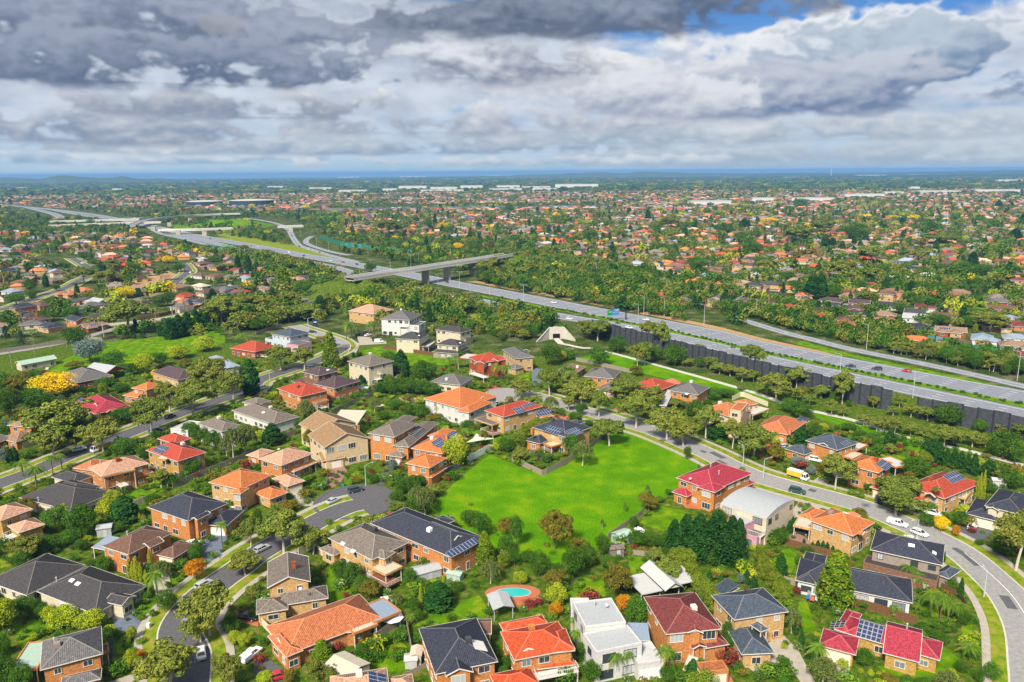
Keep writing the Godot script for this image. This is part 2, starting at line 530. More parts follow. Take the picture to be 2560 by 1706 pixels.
func smooth(pts: Array, n := 6) -> Array:
	if pts.size() < 3: return pts
	var out := []
	for i in pts.size() - 1:
		var a: Vector2 = pts[maxi(i - 1, 0)]
		var b: Vector2 = pts[i]
		var c: Vector2 = pts[i + 1]
		var d: Vector2 = pts[mini(i + 2, pts.size() - 1)]
		for k in n:
			out.append(b.cubic_interpolate(c, a, d, k / float(n)))
	out.append(pts[-1])
	return out

func side_of(line: Array, i: int) -> Vector2:
	var d: Vector2 = (line[mini(i + 1, line.size() - 1)] - line[maxi(i - 1, 0)]).normalized()
	return Vector2(-d.y, d.x)

func ribbon(st: SurfaceTool, line: Array, a: float, b: float, y0: float, y1: float, lift := []) -> void:
	# a band between the offsets a and b from a centre line, from y0 up to y1 (lift: extra height at each point)
	for i in line.size() - 1:
		var n0 := side_of(line, i)
		var n1 := side_of(line, i + 1)
		var p0: Vector2 = line[i] + n0 * a
		var p1: Vector2 = line[i + 1] + n1 * a
		var q0: Vector2 = line[i] + n0 * b
		var q1: Vector2 = line[i + 1] + n1 * b
		var h0: float = lift[i] if lift.size() else 0.0
		var h1: float = lift[i + 1] if lift.size() else 0.0
		quad(st, Vector3(p0.x, y1 + h0, p0.y), Vector3(p1.x, y1 + h1, p1.y), Vector3(q1.x, y1 + h1, q1.y), Vector3(q0.x, y1 + h0, q0.y), Vector3.UP)
		if y1 - y0 > 0.001:
			quad(st, Vector3(p0.x, y0 + h0, p0.y), Vector3(p1.x, y0 + h1, p1.y), Vector3(p1.x, y1 + h1, p1.y), Vector3(p0.x, y1 + h0, p0.y), Vector3(-n0.x, 0, -n0.y) * signf(b - a))
			quad(st, Vector3(q0.x, y0 + h0, q0.y), Vector3(q1.x, y0 + h1, q1.y), Vector3(q1.x, y1 + h1, q1.y), Vector3(q0.x, y1 + h0, q0.y), Vector3(n0.x, 0, n0.y) * signf(b - a))
			if lift.size():
				quad(st, Vector3(p0.x, y0 + h0, p0.y), Vector3(p1.x, y0 + h1, p1.y), Vector3(q1.x, y0 + h1, q1.y), Vector3(q0.x, y0 + h0, q0.y), Vector3.DOWN)

func length_of(line: Array) -> float:
	var t := 0.0
	for i in line.size() - 1: t += line[i].distance_to(line[i + 1])
	return t

func along(line: Array, s: float) -> Array:
	# [place, direction] at the distance s
	for i in line.size() - 1:
		var l: float = line[i].distance_to(line[i + 1])
		if s <= l or i == line.size() - 2:
			return [line[i].lerp(line[i + 1], clampf(s / maxf(l, 0.001), 0.0, 1.0)), (line[i + 1] - line[i]).normalized()]
		s -= l
	return [line[0], Vector2.RIGHT]

func dist_to(line: Array, p: Vector2) -> float:
	var best := 1e9
	for i in line.size() - 1:
		best = minf(best, p.distance_to(Geometry2D.get_closest_point_to_segment(p, line[i], line[i + 1])))
	return best

func free_spot(p: Vector2, r: float) -> bool:
	for f in footprints:
		var d: Vector2 = p - f[0]
		if d.length_squared() > 900.0: continue
		d = d.rotated(f[3])
		if absf(d.x) < f[1] + r and absf(d.y) < f[2] + r: return false
	for s in strips:
		if dist_to(s[0], p) < s[1] + r: return false
	return true

# ---------------------------------------------------------------- houses

func window_shape(w: float, h: float) -> ArrayMesh:
	var key := "window %.1f %.1f" % [w, h]
	if not shapes.has(key):
		var st := mb()
		var t := 0.09
		bx(st, Vector3(0, h / 2 - t / 2, 0), Vector3(w, t, 0.1))
		bx(st, Vector3(0, -h / 2 + t / 2, 0), Vector3(w + 0.12, t, 0.16))
		for s in [-1, 1]: bx(st, Vector3(s * (w / 2 - t / 2), 0, 0), Vector3(t, h - 2 * t, 0.1))
		for k in range(1, maxi(2, roundi(w / 0.9))):
			bx(st, Vector3(-w / 2 + w * k / maxi(2, roundi(w / 0.9)), 0, 0), Vector3(0.06, h - 2 * t, 0.08))
		shapes[key] = done(st)
	return shapes[key]

func add_window(o: Node3D, xf: Transform3D, w: float, h: float, frame: Material, pane: Material, called := "window") -> void:
	var f := part(called, window_shape(w, h), frame, o)
	f.transform = xf
	part("pane", box_mesh(Vector3(w - 0.1, h - 0.1, 0.04)), pane, f)

func garage_shape(w: float, h: float) -> ArrayMesh:
	var key := "garage %.1f %.1f" % [w, h]
	if not shapes.has(key):
		var st := mb()
		for k in 5:
			bx(st, Vector3(0, -h / 2 + (k + 0.5) * h / 5, 0), Vector3(w, h / 5 - 0.03, 0.09))
		bx(st, Vector3(0, 0, -0.02), Vector3(w - 0.01, h, 0.04))
		shapes[key] = done(st)
	return shapes[key]

func roof_mesh(w: float, d: float, h: float, kind: String, tp: float) -> Array:
	# [slopes, ridge caps, gable end walls or null]; eaves at h
	var st := mb()
	var cap := mb()
	var ends: SurfaceTool = null
	var a := w / 2
	var b := d / 2
	if kind == "flat":
		bx(st, Vector3(0, h + 0.1, 0), Vector3(w - 0.5, 0.2, d - 0.5))
		for s in [-1, 1]:
			bx(cap, Vector3(0, h + 0.15, s * (b - 0.12)), Vector3(w, 0.5, 0.24))
			bx(cap, Vector3(s * (a - 0.12), h + 0.15, 0), Vector3(0.24, 0.5, d - 0.48))
		return [done(st), done(cap), null]
	if kind == "skillion":
		var y1 := h + d * tp * 0.35
		quad(st, Vector3(-a, h, b), Vector3(a, h, b), Vector3(a, y1, -b), Vector3(-a, y1, -b), Vector3.UP, [Vector2(0, 0), Vector2(w, 0), Vector2(w, d), Vector2(0, d)])
		quad(st, Vector3(-a, h - 0.08, b), Vector3(a, h - 0.08, b), Vector3(a, y1 - 0.08, -b), Vector3(-a, y1 - 0.08, -b), Vector3.DOWN)
		for s in [-1, 1]: bar(cap, Vector3(s * (a - 0.05), h, b), Vector3(s * (a - 0.05), y1, -b), 0.1, 0.16)
		bar(cap, Vector3(-a, h, b), Vector3(a, h, b), 0.1, 0.16)
		return [done(st), done(cap), null]
	if kind == "vault":
		var n := 8
		var rise := d * 0.075
		for k in n:
			var z0 := -b + d * k / n
			var z1 := -b + d * (k + 1) / n
			var y0 := h + rise * (1.0 - pow(z0 / b, 2))
			var y1 := h + rise * (1.0 - pow(z1 / b, 2))
			quad(st, Vector3(-a, y0, z0), Vector3(a, y0, z0), Vector3(a, y1, z1), Vector3(-a, y1, z1), Vector3.UP, [Vector2(0, z0), Vector2(w, z0), Vector2(w, z1), Vector2(0, z1)])
			for s in [-1.0, 1.0]:
				quad(st, Vector3(s * a, h - 0.1, z0), Vector3(s * a, h - 0.1, z1), Vector3(s * a, y1, z1), Vector3(s * a, y0, z0), Vector3(s, 0, 0))
		bx(cap, Vector3(0, h - 0.05, b), Vector3(w, 0.2, 0.12))
		return [done(st), done(cap), null]
	var gable := kind.begins_with("gable")
	var along_x := (w >= d) if kind in ["hip", "gable"] else kind == "gable x"
	if not along_x:
		var r := roof_mesh(d, w, h, "gable x" if gable else "hip", tp)
		var turn := Transform3D(Basis(Vector3.UP, PI / 2), Vector3.ZERO)
		var res := []
		for m in r:
			if m == null:
				res.append(null)
				continue
			var s2 := SurfaceTool.new()
			s2.append_from(m, 0, turn)
			res.append(s2.commit())
		return res
	var top := h + b * tp
	var rx := a if gable else maxf(a - b, 0.0)
	var sl := sqrt(b * b + (top - h) * (top - h))
	for s in [-1.0, 1.0]:
		quad(st, Vector3(-a, h, s * b), Vector3(a, h, s * b), Vector3(rx, top, 0), Vector3(-rx, top, 0), Vector3(0, 1, s), [Vector2(-a, 0), Vector2(a, 0), Vector2(rx, -sl), Vector2(-rx, -sl)])
		if gable:
			quad(st, Vector3(-a, h - 0.12, s * b), Vector3(a, h - 0.12, s * b), Vector3(a, top - 0.12, 0), Vector3(-a, top - 0.12, 0), Vector3(0, -1, 0))
		else:
			tri(st, Vector3(s * a, h, -b), Vector3(s * a, h, b), Vector3(s * rx, top, 0), Vector3(s, 1, 0), [Vector2(-b, 0), Vector2(b, 0), Vector2(0, -sl)])
			for z in [-b, b]: bar(cap, Vector3(s * a, h, z), Vector3(s * rx, top, 0), 0.2, 0.1)
	if not gable:
		quad(st, Vector3(-a, h - 0.02, -b), Vector3(a, h - 0.02, -b), Vector3(a, h - 0.02, b), Vector3(-a, h - 0.02, b), Vector3.DOWN)
	if rx > 0.2: bar(cap, Vector3(-rx, top, 0), Vector3(rx, top, 0), 0.2, 0.12)
	if gable:
		ends = mb()
		for s in [-1.0, 1.0]:
			var x: float = s * (a - 0.5)
			tri(ends, Vector3(x, h, -b + 0.5), Vector3(x, h, b - 0.5), Vector3(x, top - 0.5 * tp, 0), Vector3(s, 0, 0), [Vector2(-b, 0), Vector2(b, 0), Vector2(0, b * tp)])
	return [done(st), done(cap), done(ends) if ends else null]

func roof_rise(wg: Array, kind: String, tp: float, l: Vector3) -> float:
	# height of a wing's roof over the local place l
	var ex: float = wg[2] / 2 - absf(l.x)
	var ez: float = wg[3] / 2 - absf(l.z)
	if kind == "flat": return wg[5] + 0.2
	if kind == "hip": return wg[5] + maxf(0.0, minf(ex, ez)) * tp
	var ax: bool = kind == "gable x" or (kind == "gable" and wg[2] >= wg[3])
	return wg[5] + maxf(0.0, ez if ax else ex) * tp

func house(short: String, label: String, wall: String, roof: String, wings: Array, extras := [], opt := {}) -> Node3D:
	var w0: Array = wings[0][0]
	var tp: float = opt.get("pitch", 0.42)
	var o := thing(opt.get("name", "house"), label, opt.get("category", "house"), Vector3(w0[0], 0, w0[1]), w0[4], opt.get("group", "houses of the hillside suburb"))
	var inv := o.transform.affine_inverse()
	var trim: Material = M[opt.get("trim", "trim")]
	var quick: bool = opt.get("quick", false)
	if short: marks.append([short, Vector2(w0[0], w0[1])])
	var xfs := []
	for k in wings.size():
		var wg: Array = wings[k][0]
		xfs.append(inv * Transform3D(Basis(Vector3.UP, wg[4]), Vector3(wg[0], 0, wg[1])))
		footprints.append([Vector2(wg[0], wg[1]), wg[2] / 2, wg[3] / 2, wg[4]])
	for k in wings.size():
		var wg: Array = wings[k][0]
		var kind: String = wings[k][1]
		var fl: Dictionary = wings[k][2] if wings[k].size() > 2 else {}
		var rel: Transform3D = xfs[k]
		var w: float = wg[2]; var d: float = wg[3]; var h: float = wg[5] - 0.004 * k
		var rcol: String = fl.get("roof", roof)
		var wcol: String = fl.get("wall", wall)
		var rm := roof_mesh(w, d, h, kind, tp)
		var ro := part("roof", rm[0], M["roof " + rcol], o)
		ro.transform = rel
		if not quick or kind == "flat":
			var cp := part("parapet" if kind == "flat" else "ridge_cap", rm[1], M["wall " + wcol] if kind == "flat" else M["cap " + rcol], ro)
		if rm[2]: part("gable_wall", rm[2], M["wall " + wcol], o).transform = rel
		if not kind in ["flat", "vault"]:
			var fs := mb()
			for s in [-1, 1]:
				if not kind.begins_with("gable") or kind == "gable x" or (kind == "gable" and w >= d): bx(fs, Vector3(0, h - 0.06, s * (d / 2 + 0.03)), Vector3(w + 0.12, 0.15, 0.06))
				if not kind.begins_with("gable") or kind == "gable z" or (kind == "gable" and w < d): bx(fs, Vector3(s * (w / 2 + 0.03), h - 0.06, 0), Vector3(0.06, 0.15, d))
			if kind.begins_with("gable"):
				var gx: bool = kind == "gable x" or (kind == "gable" and w >= d)
				for s in [-1.0, 1.0]:
					for q in [-1.0, 1.0]:
						if gx: bar(fs, Vector3(s * w / 2, h, q * d / 2), Vector3(s * w / 2, h + d / 2 * tp, 0), 0.08, 0.2)
						else: bar(fs, Vector3(q * w / 2, h, s * d / 2), Vector3(0, h + w / 2 * tp, s * d / 2), 0.08, 0.2)
			part("gutter", done(fs), trim, ro)
		if fl.get("open", false):
			# a roof on posts
			for sx in [-1, 1]:
				for sz in [-1, 1]:
					part("post", box_mesh(Vector3(0.16, h, 0.16)), trim, o).transform = rel * Transform3D(Basis.IDENTITY, Vector3(sx * (w / 2 - 0.3), h / 2 - 0.03, sz * (d / 2 - 0.3)))
			continue
		var inset := 0.0 if kind in ["flat", "vault"] else 0.5
		var a := w / 2 - inset
		var b := d / 2 - inset
		var st := mb()
		var hw := h - 0.03
		quad(st, Vector3(-a, 0, b), Vector3(a, 0, b), Vector3(a, hw, b), Vector3(-a, hw, b), Vector3.BACK, [Vector2(-a, 0), Vector2(a, 0), Vector2(a, -hw), Vector2(-a, -hw)])
		quad(st, Vector3(-a, 0, -b), Vector3(a, 0, -b), Vector3(a, hw, -b), Vector3(-a, hw, -b), Vector3.FORWARD, [Vector2(-a, 0), Vector2(a, 0), Vector2(a, -hw), Vector2(-a, -hw)])
		quad(st, Vector3(a, 0, -b), Vector3(a, 0, b), Vector3(a, hw, b), Vector3(a, hw, -b), Vector3.RIGHT, [Vector2(-b, 0), Vector2(b, 0), Vector2(b, -hw), Vector2(-b, -hw)])
		quad(st, Vector3(-a, 0, -b), Vector3(-a, 0, b), Vector3(-a, hw, b), Vector3(-a, hw, -b), Vector3.LEFT, [Vector2(-b, 0), Vector2(b, 0), Vector2(b, -hw), Vector2(-b, -hw)])
		part("wall", done(st), M["wall " + wcol], o).transform = rel
		# openings on the sides that can be seen
		for s in 4:
			var turn: float = [0.0, PI / 2, PI, -PI / 2][s]
			var n: Vector3 = Basis(Vector3.UP, turn) * Vector3.BACK
			var reach: float = b if s % 2 == 0 else a
			var half: float = a if s % 2 == 0 else b
			var gxf: Transform3D = o.transform * rel
			var face: Vector3 = gxf * (n * reach)
			if (gxf.basis * n).dot((EYE - face).normalized()) < 0.05: continue
			if fl.get("garage", -1) == s:
				var gw := minf(half * 2 - 0.8, 5.2)
				var gd := part("garage_door", garage_shape(snappedf(gw, 0.2), 2.2), M[fl.get("door", "garage")], o)
				gd.transform = rel * Transform3D(Basis(Vector3.UP, turn), n * (reach + 0.05) + Vector3(0, 1.12, 0))
				if h < 4.0: continue
			if s in fl.get("blank", []): continue
			var floors := 1 if h < 4.4 else 2
			for f in floors:
				if f == 0 and fl.get("garage", -1) == s: continue
				var step := 3.1 if not quick else 3.9
				var cnt := maxi(1, int((half * 2 - 0.7) / step))
				for i in cnt:
					if cnt > 2 and rng.randf() < 0.14: continue
					var x := -half + (i + 0.5) * half * 2 / cnt + rng.randf_range(-0.25, 0.25)
					var ww: float = [1.2, 1.6, 1.8, 2.2][rng.randi() % 4]
					ww = minf(ww, half * 2 / cnt - 0.5)
					if ww < 0.6: continue
					var wh: float = [1.2, 1.4, 1.5][rng.randi() % 3]
					var y := 1.55 if floors == 1 else (1.5 if f == 0 else h - 1.35)
					if fl.get("big", -1) == s: wh = 1.8; ww = minf(half * 2 / cnt - 0.3, 2.6); y = minf(y, h - 1.1)
					if f == 0 and rng.randf() < 0.18: wh = 2.1; y = 1.15
					var p := n * (reach + 0.04) + Basis(Vector3.UP, turn) * Vector3(x, y, 0)
					var q := rel * (p + n * 0.35)
					var hid := false
					for k2 in wings.size():
						if k2 == k: continue
						var l2: Vector3 = (xfs[k2] as Transform3D).affine_inverse() * q
						var g2: Array = wings[k2][0]
						if absf(l2.x) < g2[2] / 2 + 0.4 and absf(l2.z) < g2[3] / 2 + 0.4 and y - wh * 0.5 < g2[5] + 0.4 and not (wings[k2].size() > 2 and wings[k2][2].get("open", false)): hid = true
					if hid: continue
					var pane: String = ["glass", "glass", "blind", "curtain"][rng.randi() % 4]
					add_window(o, rel * Transform3D(Basis(Vector3.UP, turn), p), snappedf(ww, 0.2), wh, M[opt.get("frames", "trim")], M[pane])
	for e in extras: extra(o, inv, wings, xfs, tp, e, trim)
	return o

func extra(o: Node3D, inv: Transform3D, wings: Array, xfs: Array, tp: float, e: Array, trim: Material) -> void:
	var what: String = e[0]
	var p2: Vector2 = e[1]
	var at: Vector3 = inv * Vector3(p2.x, 0, p2.y)
	# the wing under it: the one whose roof is highest there
	var best := 0
	var top := 0.0
	for k in wings.size():
		var l: Vector3 = (xfs[k] as Transform3D).affine_inverse() * at
		var wg: Array = wings[k][0]
		if absf(l.x) < wg[2] / 2 and absf(l.z) < wg[3] / 2:
			var y := roof_rise(wg, wings[k][1], tp, l)
			if y > top: top = y; best = k
	if top == 0.0:
		top = wings[0][0][5]
	var rel: Transform3D = xfs[best]
	var wg: Array = wings[best][0]
	var kind: String = wings[best][1]
	var l: Vector3 = rel.affine_inverse() * at
	match what:
		"cooler":
			var st := mb()
			bx(st, Vector3(0, 0.45, 0), Vector3(1.1, 0.9, 1.1))
			bx(st, Vector3(0, 0.95, 0), Vector3(1.0, 0.12, 1.0))
			for s in [-1, 1]:
				for k in 4: bx(st, Vector3(s * 0.56, 0.2 + k * 0.18, 0), Vector3(0.05, 0.06, 0.9))
			bx(st, Vector3(0, -0.3, 0), Vector3(0.6, 0.8, 0.6))
			var m: Material = e[2] if e.size() > 2 and e[2] is Material else M["wall taupe"]
			if e.size() > 2 and e[2] is String: m = M[e[2]]
			part("roof_cooler", done(st), m, o).transform = rel * Transform3D(Basis.IDENTITY, Vector3(l.x, top, l.z))
		"chimney":
			var st := mb()
			bx(st, Vector3(0, 0.4, 0), Vector3(0.8, 2.0, 0.6))
			bx(st, Vector3(0, 1.42, 0), Vector3(0.95, 0.16, 0.75))
			part("chimney", done(st), M[e[2] if e.size() > 2 else "wall brick"], o).transform = rel * Transform3D(Basis.IDENTITY, Vector3(l.x, top, l.z))
		"flue":
			var st := mb()
			lathe(st, [Vector2(0.12, -0.4), Vector2(0.12, 1.0), Vector2(0.2, 1.0), Vector2(0.2, 1.2), Vector2(0.0, 1.3)], 8)
			part("flue", done(st), M["steel"], o).transform = rel * Transform3D(Basis.IDENTITY, Vector3(l.x, top, l.z))
		"dish":
			var st := mb()
			tube(st, [Vector3(0, -0.1, 0), Vector3(0, 0.7, 0)], [0.04, 0.04], 5)
			lathe(st, [Vector2(0.02, 0.66), Vector2(0.25, 0.72), Vector2(0.42, 0.86)], 10)
			part("satellite_dish", done(st), M["steel"], o).transform = rel * Transform3D(Basis(Vector3.RIGHT, 0.5), Vector3(l.x, top, l.z))
		"skylight":
			var m := slope_frame(wg, kind, tp, l)
			part("skylight", box_mesh(Vector3(1.3, 0.14, 0.9)), M["paint"], o).transform = rel * Transform3D(m[0], Vector3(l.x, top + 0.1, l.z))
		"solar":
			# e: columns, rows, material
			var m := slope_frame(wg, kind, tp, l)
			var bs: Basis = m[0]
			var cols: int = e[2]
			var rows: int = e[3]
			var pw: float = e[5] if e.size() > 5 else 1.05
			var ph: float = e[6] if e.size() > 6 else 1.65
			for i in cols:
				for j in rows:
					var off := bs * Vector3((i - (cols - 1) / 2.0) * (pw + 0.05), 0.12, (j - (rows - 1) / 2.0) * (ph + 0.05))
					var sp := part("solar_panel", box_mesh(Vector3(pw, 0.05, ph)), M["solar edge"], o)
					sp.transform = rel * Transform3D(bs, Vector3(l.x, top, l.z) + off)
					part("cell_face", box_mesh(Vector3(pw - 0.08, 0.02, ph - 0.08)), M[e[4] if e.size() > 4 else "solar"], sp, Vector3(0, 0.025, 0))
		"gablet":
			# a small gable standing out of the slope: e = place, width, depth, wall
			var m := slope_frame(wg, kind, tp, l)
			var turn: float = m[1]
			var gw: float = e[2]
			var gd: float = e[3]
			var y := wg[5] as float
			var rm := roof_mesh(gw, gd, 0.0, "gable z", tp * 1.25)
			var ry: float = maxf(top - gw * 0.25, y)
			var xf := rel * Transform3D(Basis(Vector3.UP, turn), Vector3(l.x, ry, l.z))
			var rt: Material = null
			for c in o.get_children():
				if String(c.name).begins_with("roof"): rt = c.get_surface_override_material(0); break
			var g := part("gablet_roof", rm[0], rt, o)
			g.transform = xf
			var face := part("gablet_face", rm[2], M[e[4] if e.size() > 4 else "trim"], g)
			var fs := mb()
			for q in [-1.0, 1.0]: bar(fs, Vector3(q * gw / 2, 0, gd / 2), Vector3(0, gw / 2 * tp * 1.25, gd / 2), 0.14, 0.3)
			part("bargeboard", done(fs), trim, g)
		"balcony":
			# e: place, width, depth, height of the floor, turn relative to wing 0, material key of the floor
			var bw: float = e[2]; var bd: float = e[3]; var by: float = e[4]
			var xf := Transform3D(Basis(Vector3.UP, e[5]), Vector3(at.x, 0, at.z))
			part("balcony_floor", box_mesh(Vector3(bw, 0.2, bd)), M[e[6] if e.size() > 6 else "trim"], o).transform = xf * Transform3D(Basis.IDENTITY, Vector3(0, by, 0))
			var st := mb()
			for sx in [-1, 1]:
				bx(st, Vector3(sx * bw / 2, by + 1.05, 0), Vector3(0.08, 0.08, bd))
				var nn := int(bd / 0.4)
				for k in nn: bx(st, Vector3(sx * bw / 2, by + 0.55, -bd / 2 + (k + 0.5) * bd / nn), Vector3(0.05, 0.9, 0.05))
			var nx := int(bw / 0.4)
			bx(st, Vector3(0, by + 1.05, bd / 2), Vector3(bw, 0.08, 0.08))
			for k in nx: bx(st, Vector3(-bw / 2 + (k + 0.5) * bw / nx, by + 0.55, bd / 2), Vector3(0.05, 0.9, 0.05))
			part("balustrade", done(st), trim, o).transform = xf
			for sx in [-1, 1]:
				part("post", box_mesh(Vector3(0.22, by, 0.22)), trim, o).transform = xf * Transform3D(Basis.IDENTITY, Vector3(sx * (bw / 2 - 0.2), by / 2 - 0.1, bd / 2 - 0.2))
		"posts":
			# tall columns of a portico: e = place, width, height, turn
			for sx in [-1, 1]:
				part("column", box_mesh(Vector3(0.4, e[3], 0.4)), M[e[5] if e.size() > 5 else "trim"], o).transform = Transform3D(Basis(Vector3.UP, e[4]), at) * Transform3D(Basis.IDENTITY, Vector3(sx * e[2] / 2, e[3] / 2, 0))
		"stairs":
			# e = place, width, rise, turn
			var st := mb()
			var nn := int(e[3] / 0.17)
			for k in nn: bx(st, Vector3(0, (k + 0.5) * e[3] / nn * 0.5 + 0.0, -k * 0.28), Vector3(e[2], (k + 1) * e[3] / nn, 0.3))
			part("stairs", done(st), M["pale concrete"], o).transform = Transform3D(Basis(Vector3.UP, e[4]), at)

func slope_frame(wg: Array, kind: String, tp: float, l: Vector3) -> Array:
	# [basis of the slope at l, turn of its eave]
	var ex: float = wg[2] / 2 - absf(l.x)
	var ez: float = wg[3] / 2 - absf(l.z)
	if kind in ["flat", "vault", "skillion"]: return [Basis.IDENTITY, 0.0]
	var on_z: bool
	if kind == "hip": on_z = ez < ex
	else: on_z = kind == "gable x" or (kind == "gable" and wg[2] >= wg[3])
	var turn := 0.0
	if on_z: turn = 0.0 if l.z >= 0.0 else PI
	else: turn = PI / 2 if l.x >= 0.0 else -PI / 2
	return [Basis(Vector3.UP, turn) * Basis(Vector3.RIGHT, atan(tp)), turn]

# ---------------------------------------------------------------- vehicles

func car_paint(k: String) -> Material:
	var c: Color = {"white": Color(0.78, 0.79, 0.8), "silver": Color(0.42, 0.44, 0.46), "black": Color(0.015, 0.015, 0.018), "dark": Color(0.03, 0.045, 0.06), "red": Color(0.45, 0.02, 0.03), "blue": Color(0.02, 0.07, 0.35), "yellow": Color(0.7, 0.42, 0.02), "green": Color(0.02, 0.07, 0.07), "orange": Color(0.6, 0.12, 0.03)}[k]
	var key := "car " + k
	if not M.has(key):
		var m := mat(key, c, 0.3, 0.5)
		m.clearcoat_enabled = true
		m.clearcoat = 0.6
		m.clearcoat_roughness = 0.1
	return M[key]

func hull(st: SurfaceTool, rows: Array) -> void:
	# rows: [x, half width, bottom, shoulder, top]
	var secs := []
	for r in rows:
		var w: float = r[1]
		secs.append([Vector3(r[0], r[2], -w * 0.9), Vector3(r[0], r[2] + 0.14, -w), Vector3(r[0], r[3], -w), Vector3(r[0], r[4], -w * 0.84), Vector3(r[0], r[4], w * 0.84), Vector3(r[0], r[3], w), Vector3(r[0], r[2] + 0.14, w), Vector3(r[0], r[2], w * 0.9)])
	for i in secs.size() - 1:
		var mid := Vector3((rows[i][0] + rows[i + 1][0]) / 2, (rows[i][2] + rows[i][4]) / 2, 0)
		for k in 8:
			var k2 := (k + 1) % 8
			quad(st, secs[i][k], secs[i][k2], secs[i + 1][k2], secs[i + 1][k], (secs[i][k] + secs[i + 1][k2]) * 0.5 - mid)
	for e in [0, secs.size() - 1]:
		for k in range(1, 7):
			tri(st, secs[e][0], secs[e][k], secs[e][k + 1], Vector3(-1 if e == 0 else 1, 0, 0))

func car_shapes(kind: String) -> Dictionary:
	if shapes.has("car " + kind): return shapes["car " + kind]
	# length, width, shoulder height, cabin: base rear, top rear, top front, base front, roof height
	var spec: Array = {"sedan": [4.7, 1.8, 0.92, -1.75, -0.95, 0.35, 1.1, 1.43], "hatch": [4.3, 1.78, 0.95, -2.0, -1.6, 0.4, 1.1, 1.5], "suv": [4.7, 1.88, 1.08, -2.2, -1.95, 0.5, 1.15, 1.75], "van": [5.0, 1.9, 1.15, -2.42, -2.3, 1.35, 2.0, 2.05], "ute": [5.2, 1.85, 1.05, -0.5, -0.4, 0.75, 1.3, 1.7], "truck": [6.6, 2.1, 1.2, 1.5, 1.6, 2.75, 3.1, 2.3]}[kind]
	var L: float = spec[0]; var W: float = spec[1]; var sh: float = spec[2]
	var d := {}
	var st := mb()
	var hx := L / 2
	var hw := W / 2
	if kind == "truck":
		hull(st, [[1.25, hw * 0.95, 0.45, 1.1, 1.2], [1.4, hw, 0.45, 1.15, 1.25], [hx - 0.1, hw, 0.45, 1.1, 1.2], [hx, hw * 0.93, 0.55, 1.0, 1.1]])
		bx(st, Vector3(-0.8, 0.7, 0), Vector3(4.6, 0.25, 0.9))
	else:
		hull(st, [[-hx, hw * 0.86, 0.42, sh * 0.8, sh * 0.93], [-hx + 0.14, hw * 0.95, 0.28, sh * 0.86, sh], [-hx * 0.55, hw, 0.24, sh * 0.9, sh + 0.02], [0.0, hw, 0.24, sh * 0.9, sh], [hx * 0.55, hw, 0.24, sh * 0.86, sh * 0.96], [hx - 0.2, hw * 0.94, 0.28, sh * 0.74, sh * 0.84], [hx, hw * 0.8, 0.4, sh * 0.62, sh * 0.7]])
	d.body = done(st)
	st = mb()
	var top: float = spec[7]
	var gw := hw * 0.86
	var tw := hw * (0.72 if kind != "van" else 0.82)
	var lo := [Vector3(spec[3], sh - 0.03, gw), Vector3(spec[6], sh - 0.05, gw), Vector3(spec[6], sh - 0.05, -gw), Vector3(spec[3], sh - 0.03, -gw)]
	var up := [Vector3(spec[4], top - 0.07, tw), Vector3(spec[5], top - 0.07, tw), Vector3(spec[5], top - 0.07, -tw), Vector3(spec[4], top - 0.07, -tw)]
	for k in 4:
		var k2 := (k + 1) % 4
		quad(st, lo[k], lo[k2], up[k2], up[k], (lo[k] + lo[k2]) * 0.5 - Vector3((spec[3] + spec[6]) / 2, sh, 0))
	d.glass = done(st)
	st = mb()
	hull(st, [[spec[4] - 0.12, tw * 0.98, top - 0.2, top - 0.1, top - 0.06], [spec[4] + 0.15, tw * 1.1, top - 0.24, top - 0.08, top - 0.01], [(spec[4] + spec[5]) / 2, tw * 1.12, top - 0.2, top - 0.05, top + 0.02], [spec[5], tw * 1.06, top - 0.2, top - 0.1, top - 0.04]])
	for s in [-1, 1]:
		for x in ([[spec[4], spec[3]], [spec[5], spec[6]], [(spec[4] + spec[5]) / 2, (spec[4] + spec[5]) / 2]]):
			bar(st, Vector3(x[1], sh - 0.03, s * gw), Vector3(x[0], top - 0.1, s * tw), 0.1, 0.07)
	if kind == "van":
		bx(st, Vector3(-1.0, 1.55, 0), Vector3(2.7, 0.85, W * 0.9))
	d.roof = done(st)
	st = mb()
	lathe(st, [Vector2(0.2, -0.11), Vector2(0.3, -0.11), Vector2(0.335, -0.07), Vector2(0.335, 0.07), Vector2(0.3, 0.11), Vector2(0.2, 0.11)], 14)
	d.tyre = done(st)
	st = mb()
	lathe(st, [Vector2(0.0, -0.09), Vector2(0.21, -0.1), Vector2(0.21, 0.1), Vector2(0.0, 0.09)], 10)
	d.rim = done(st)
	d.spec = spec
	shapes["car " + kind] = d
	return d

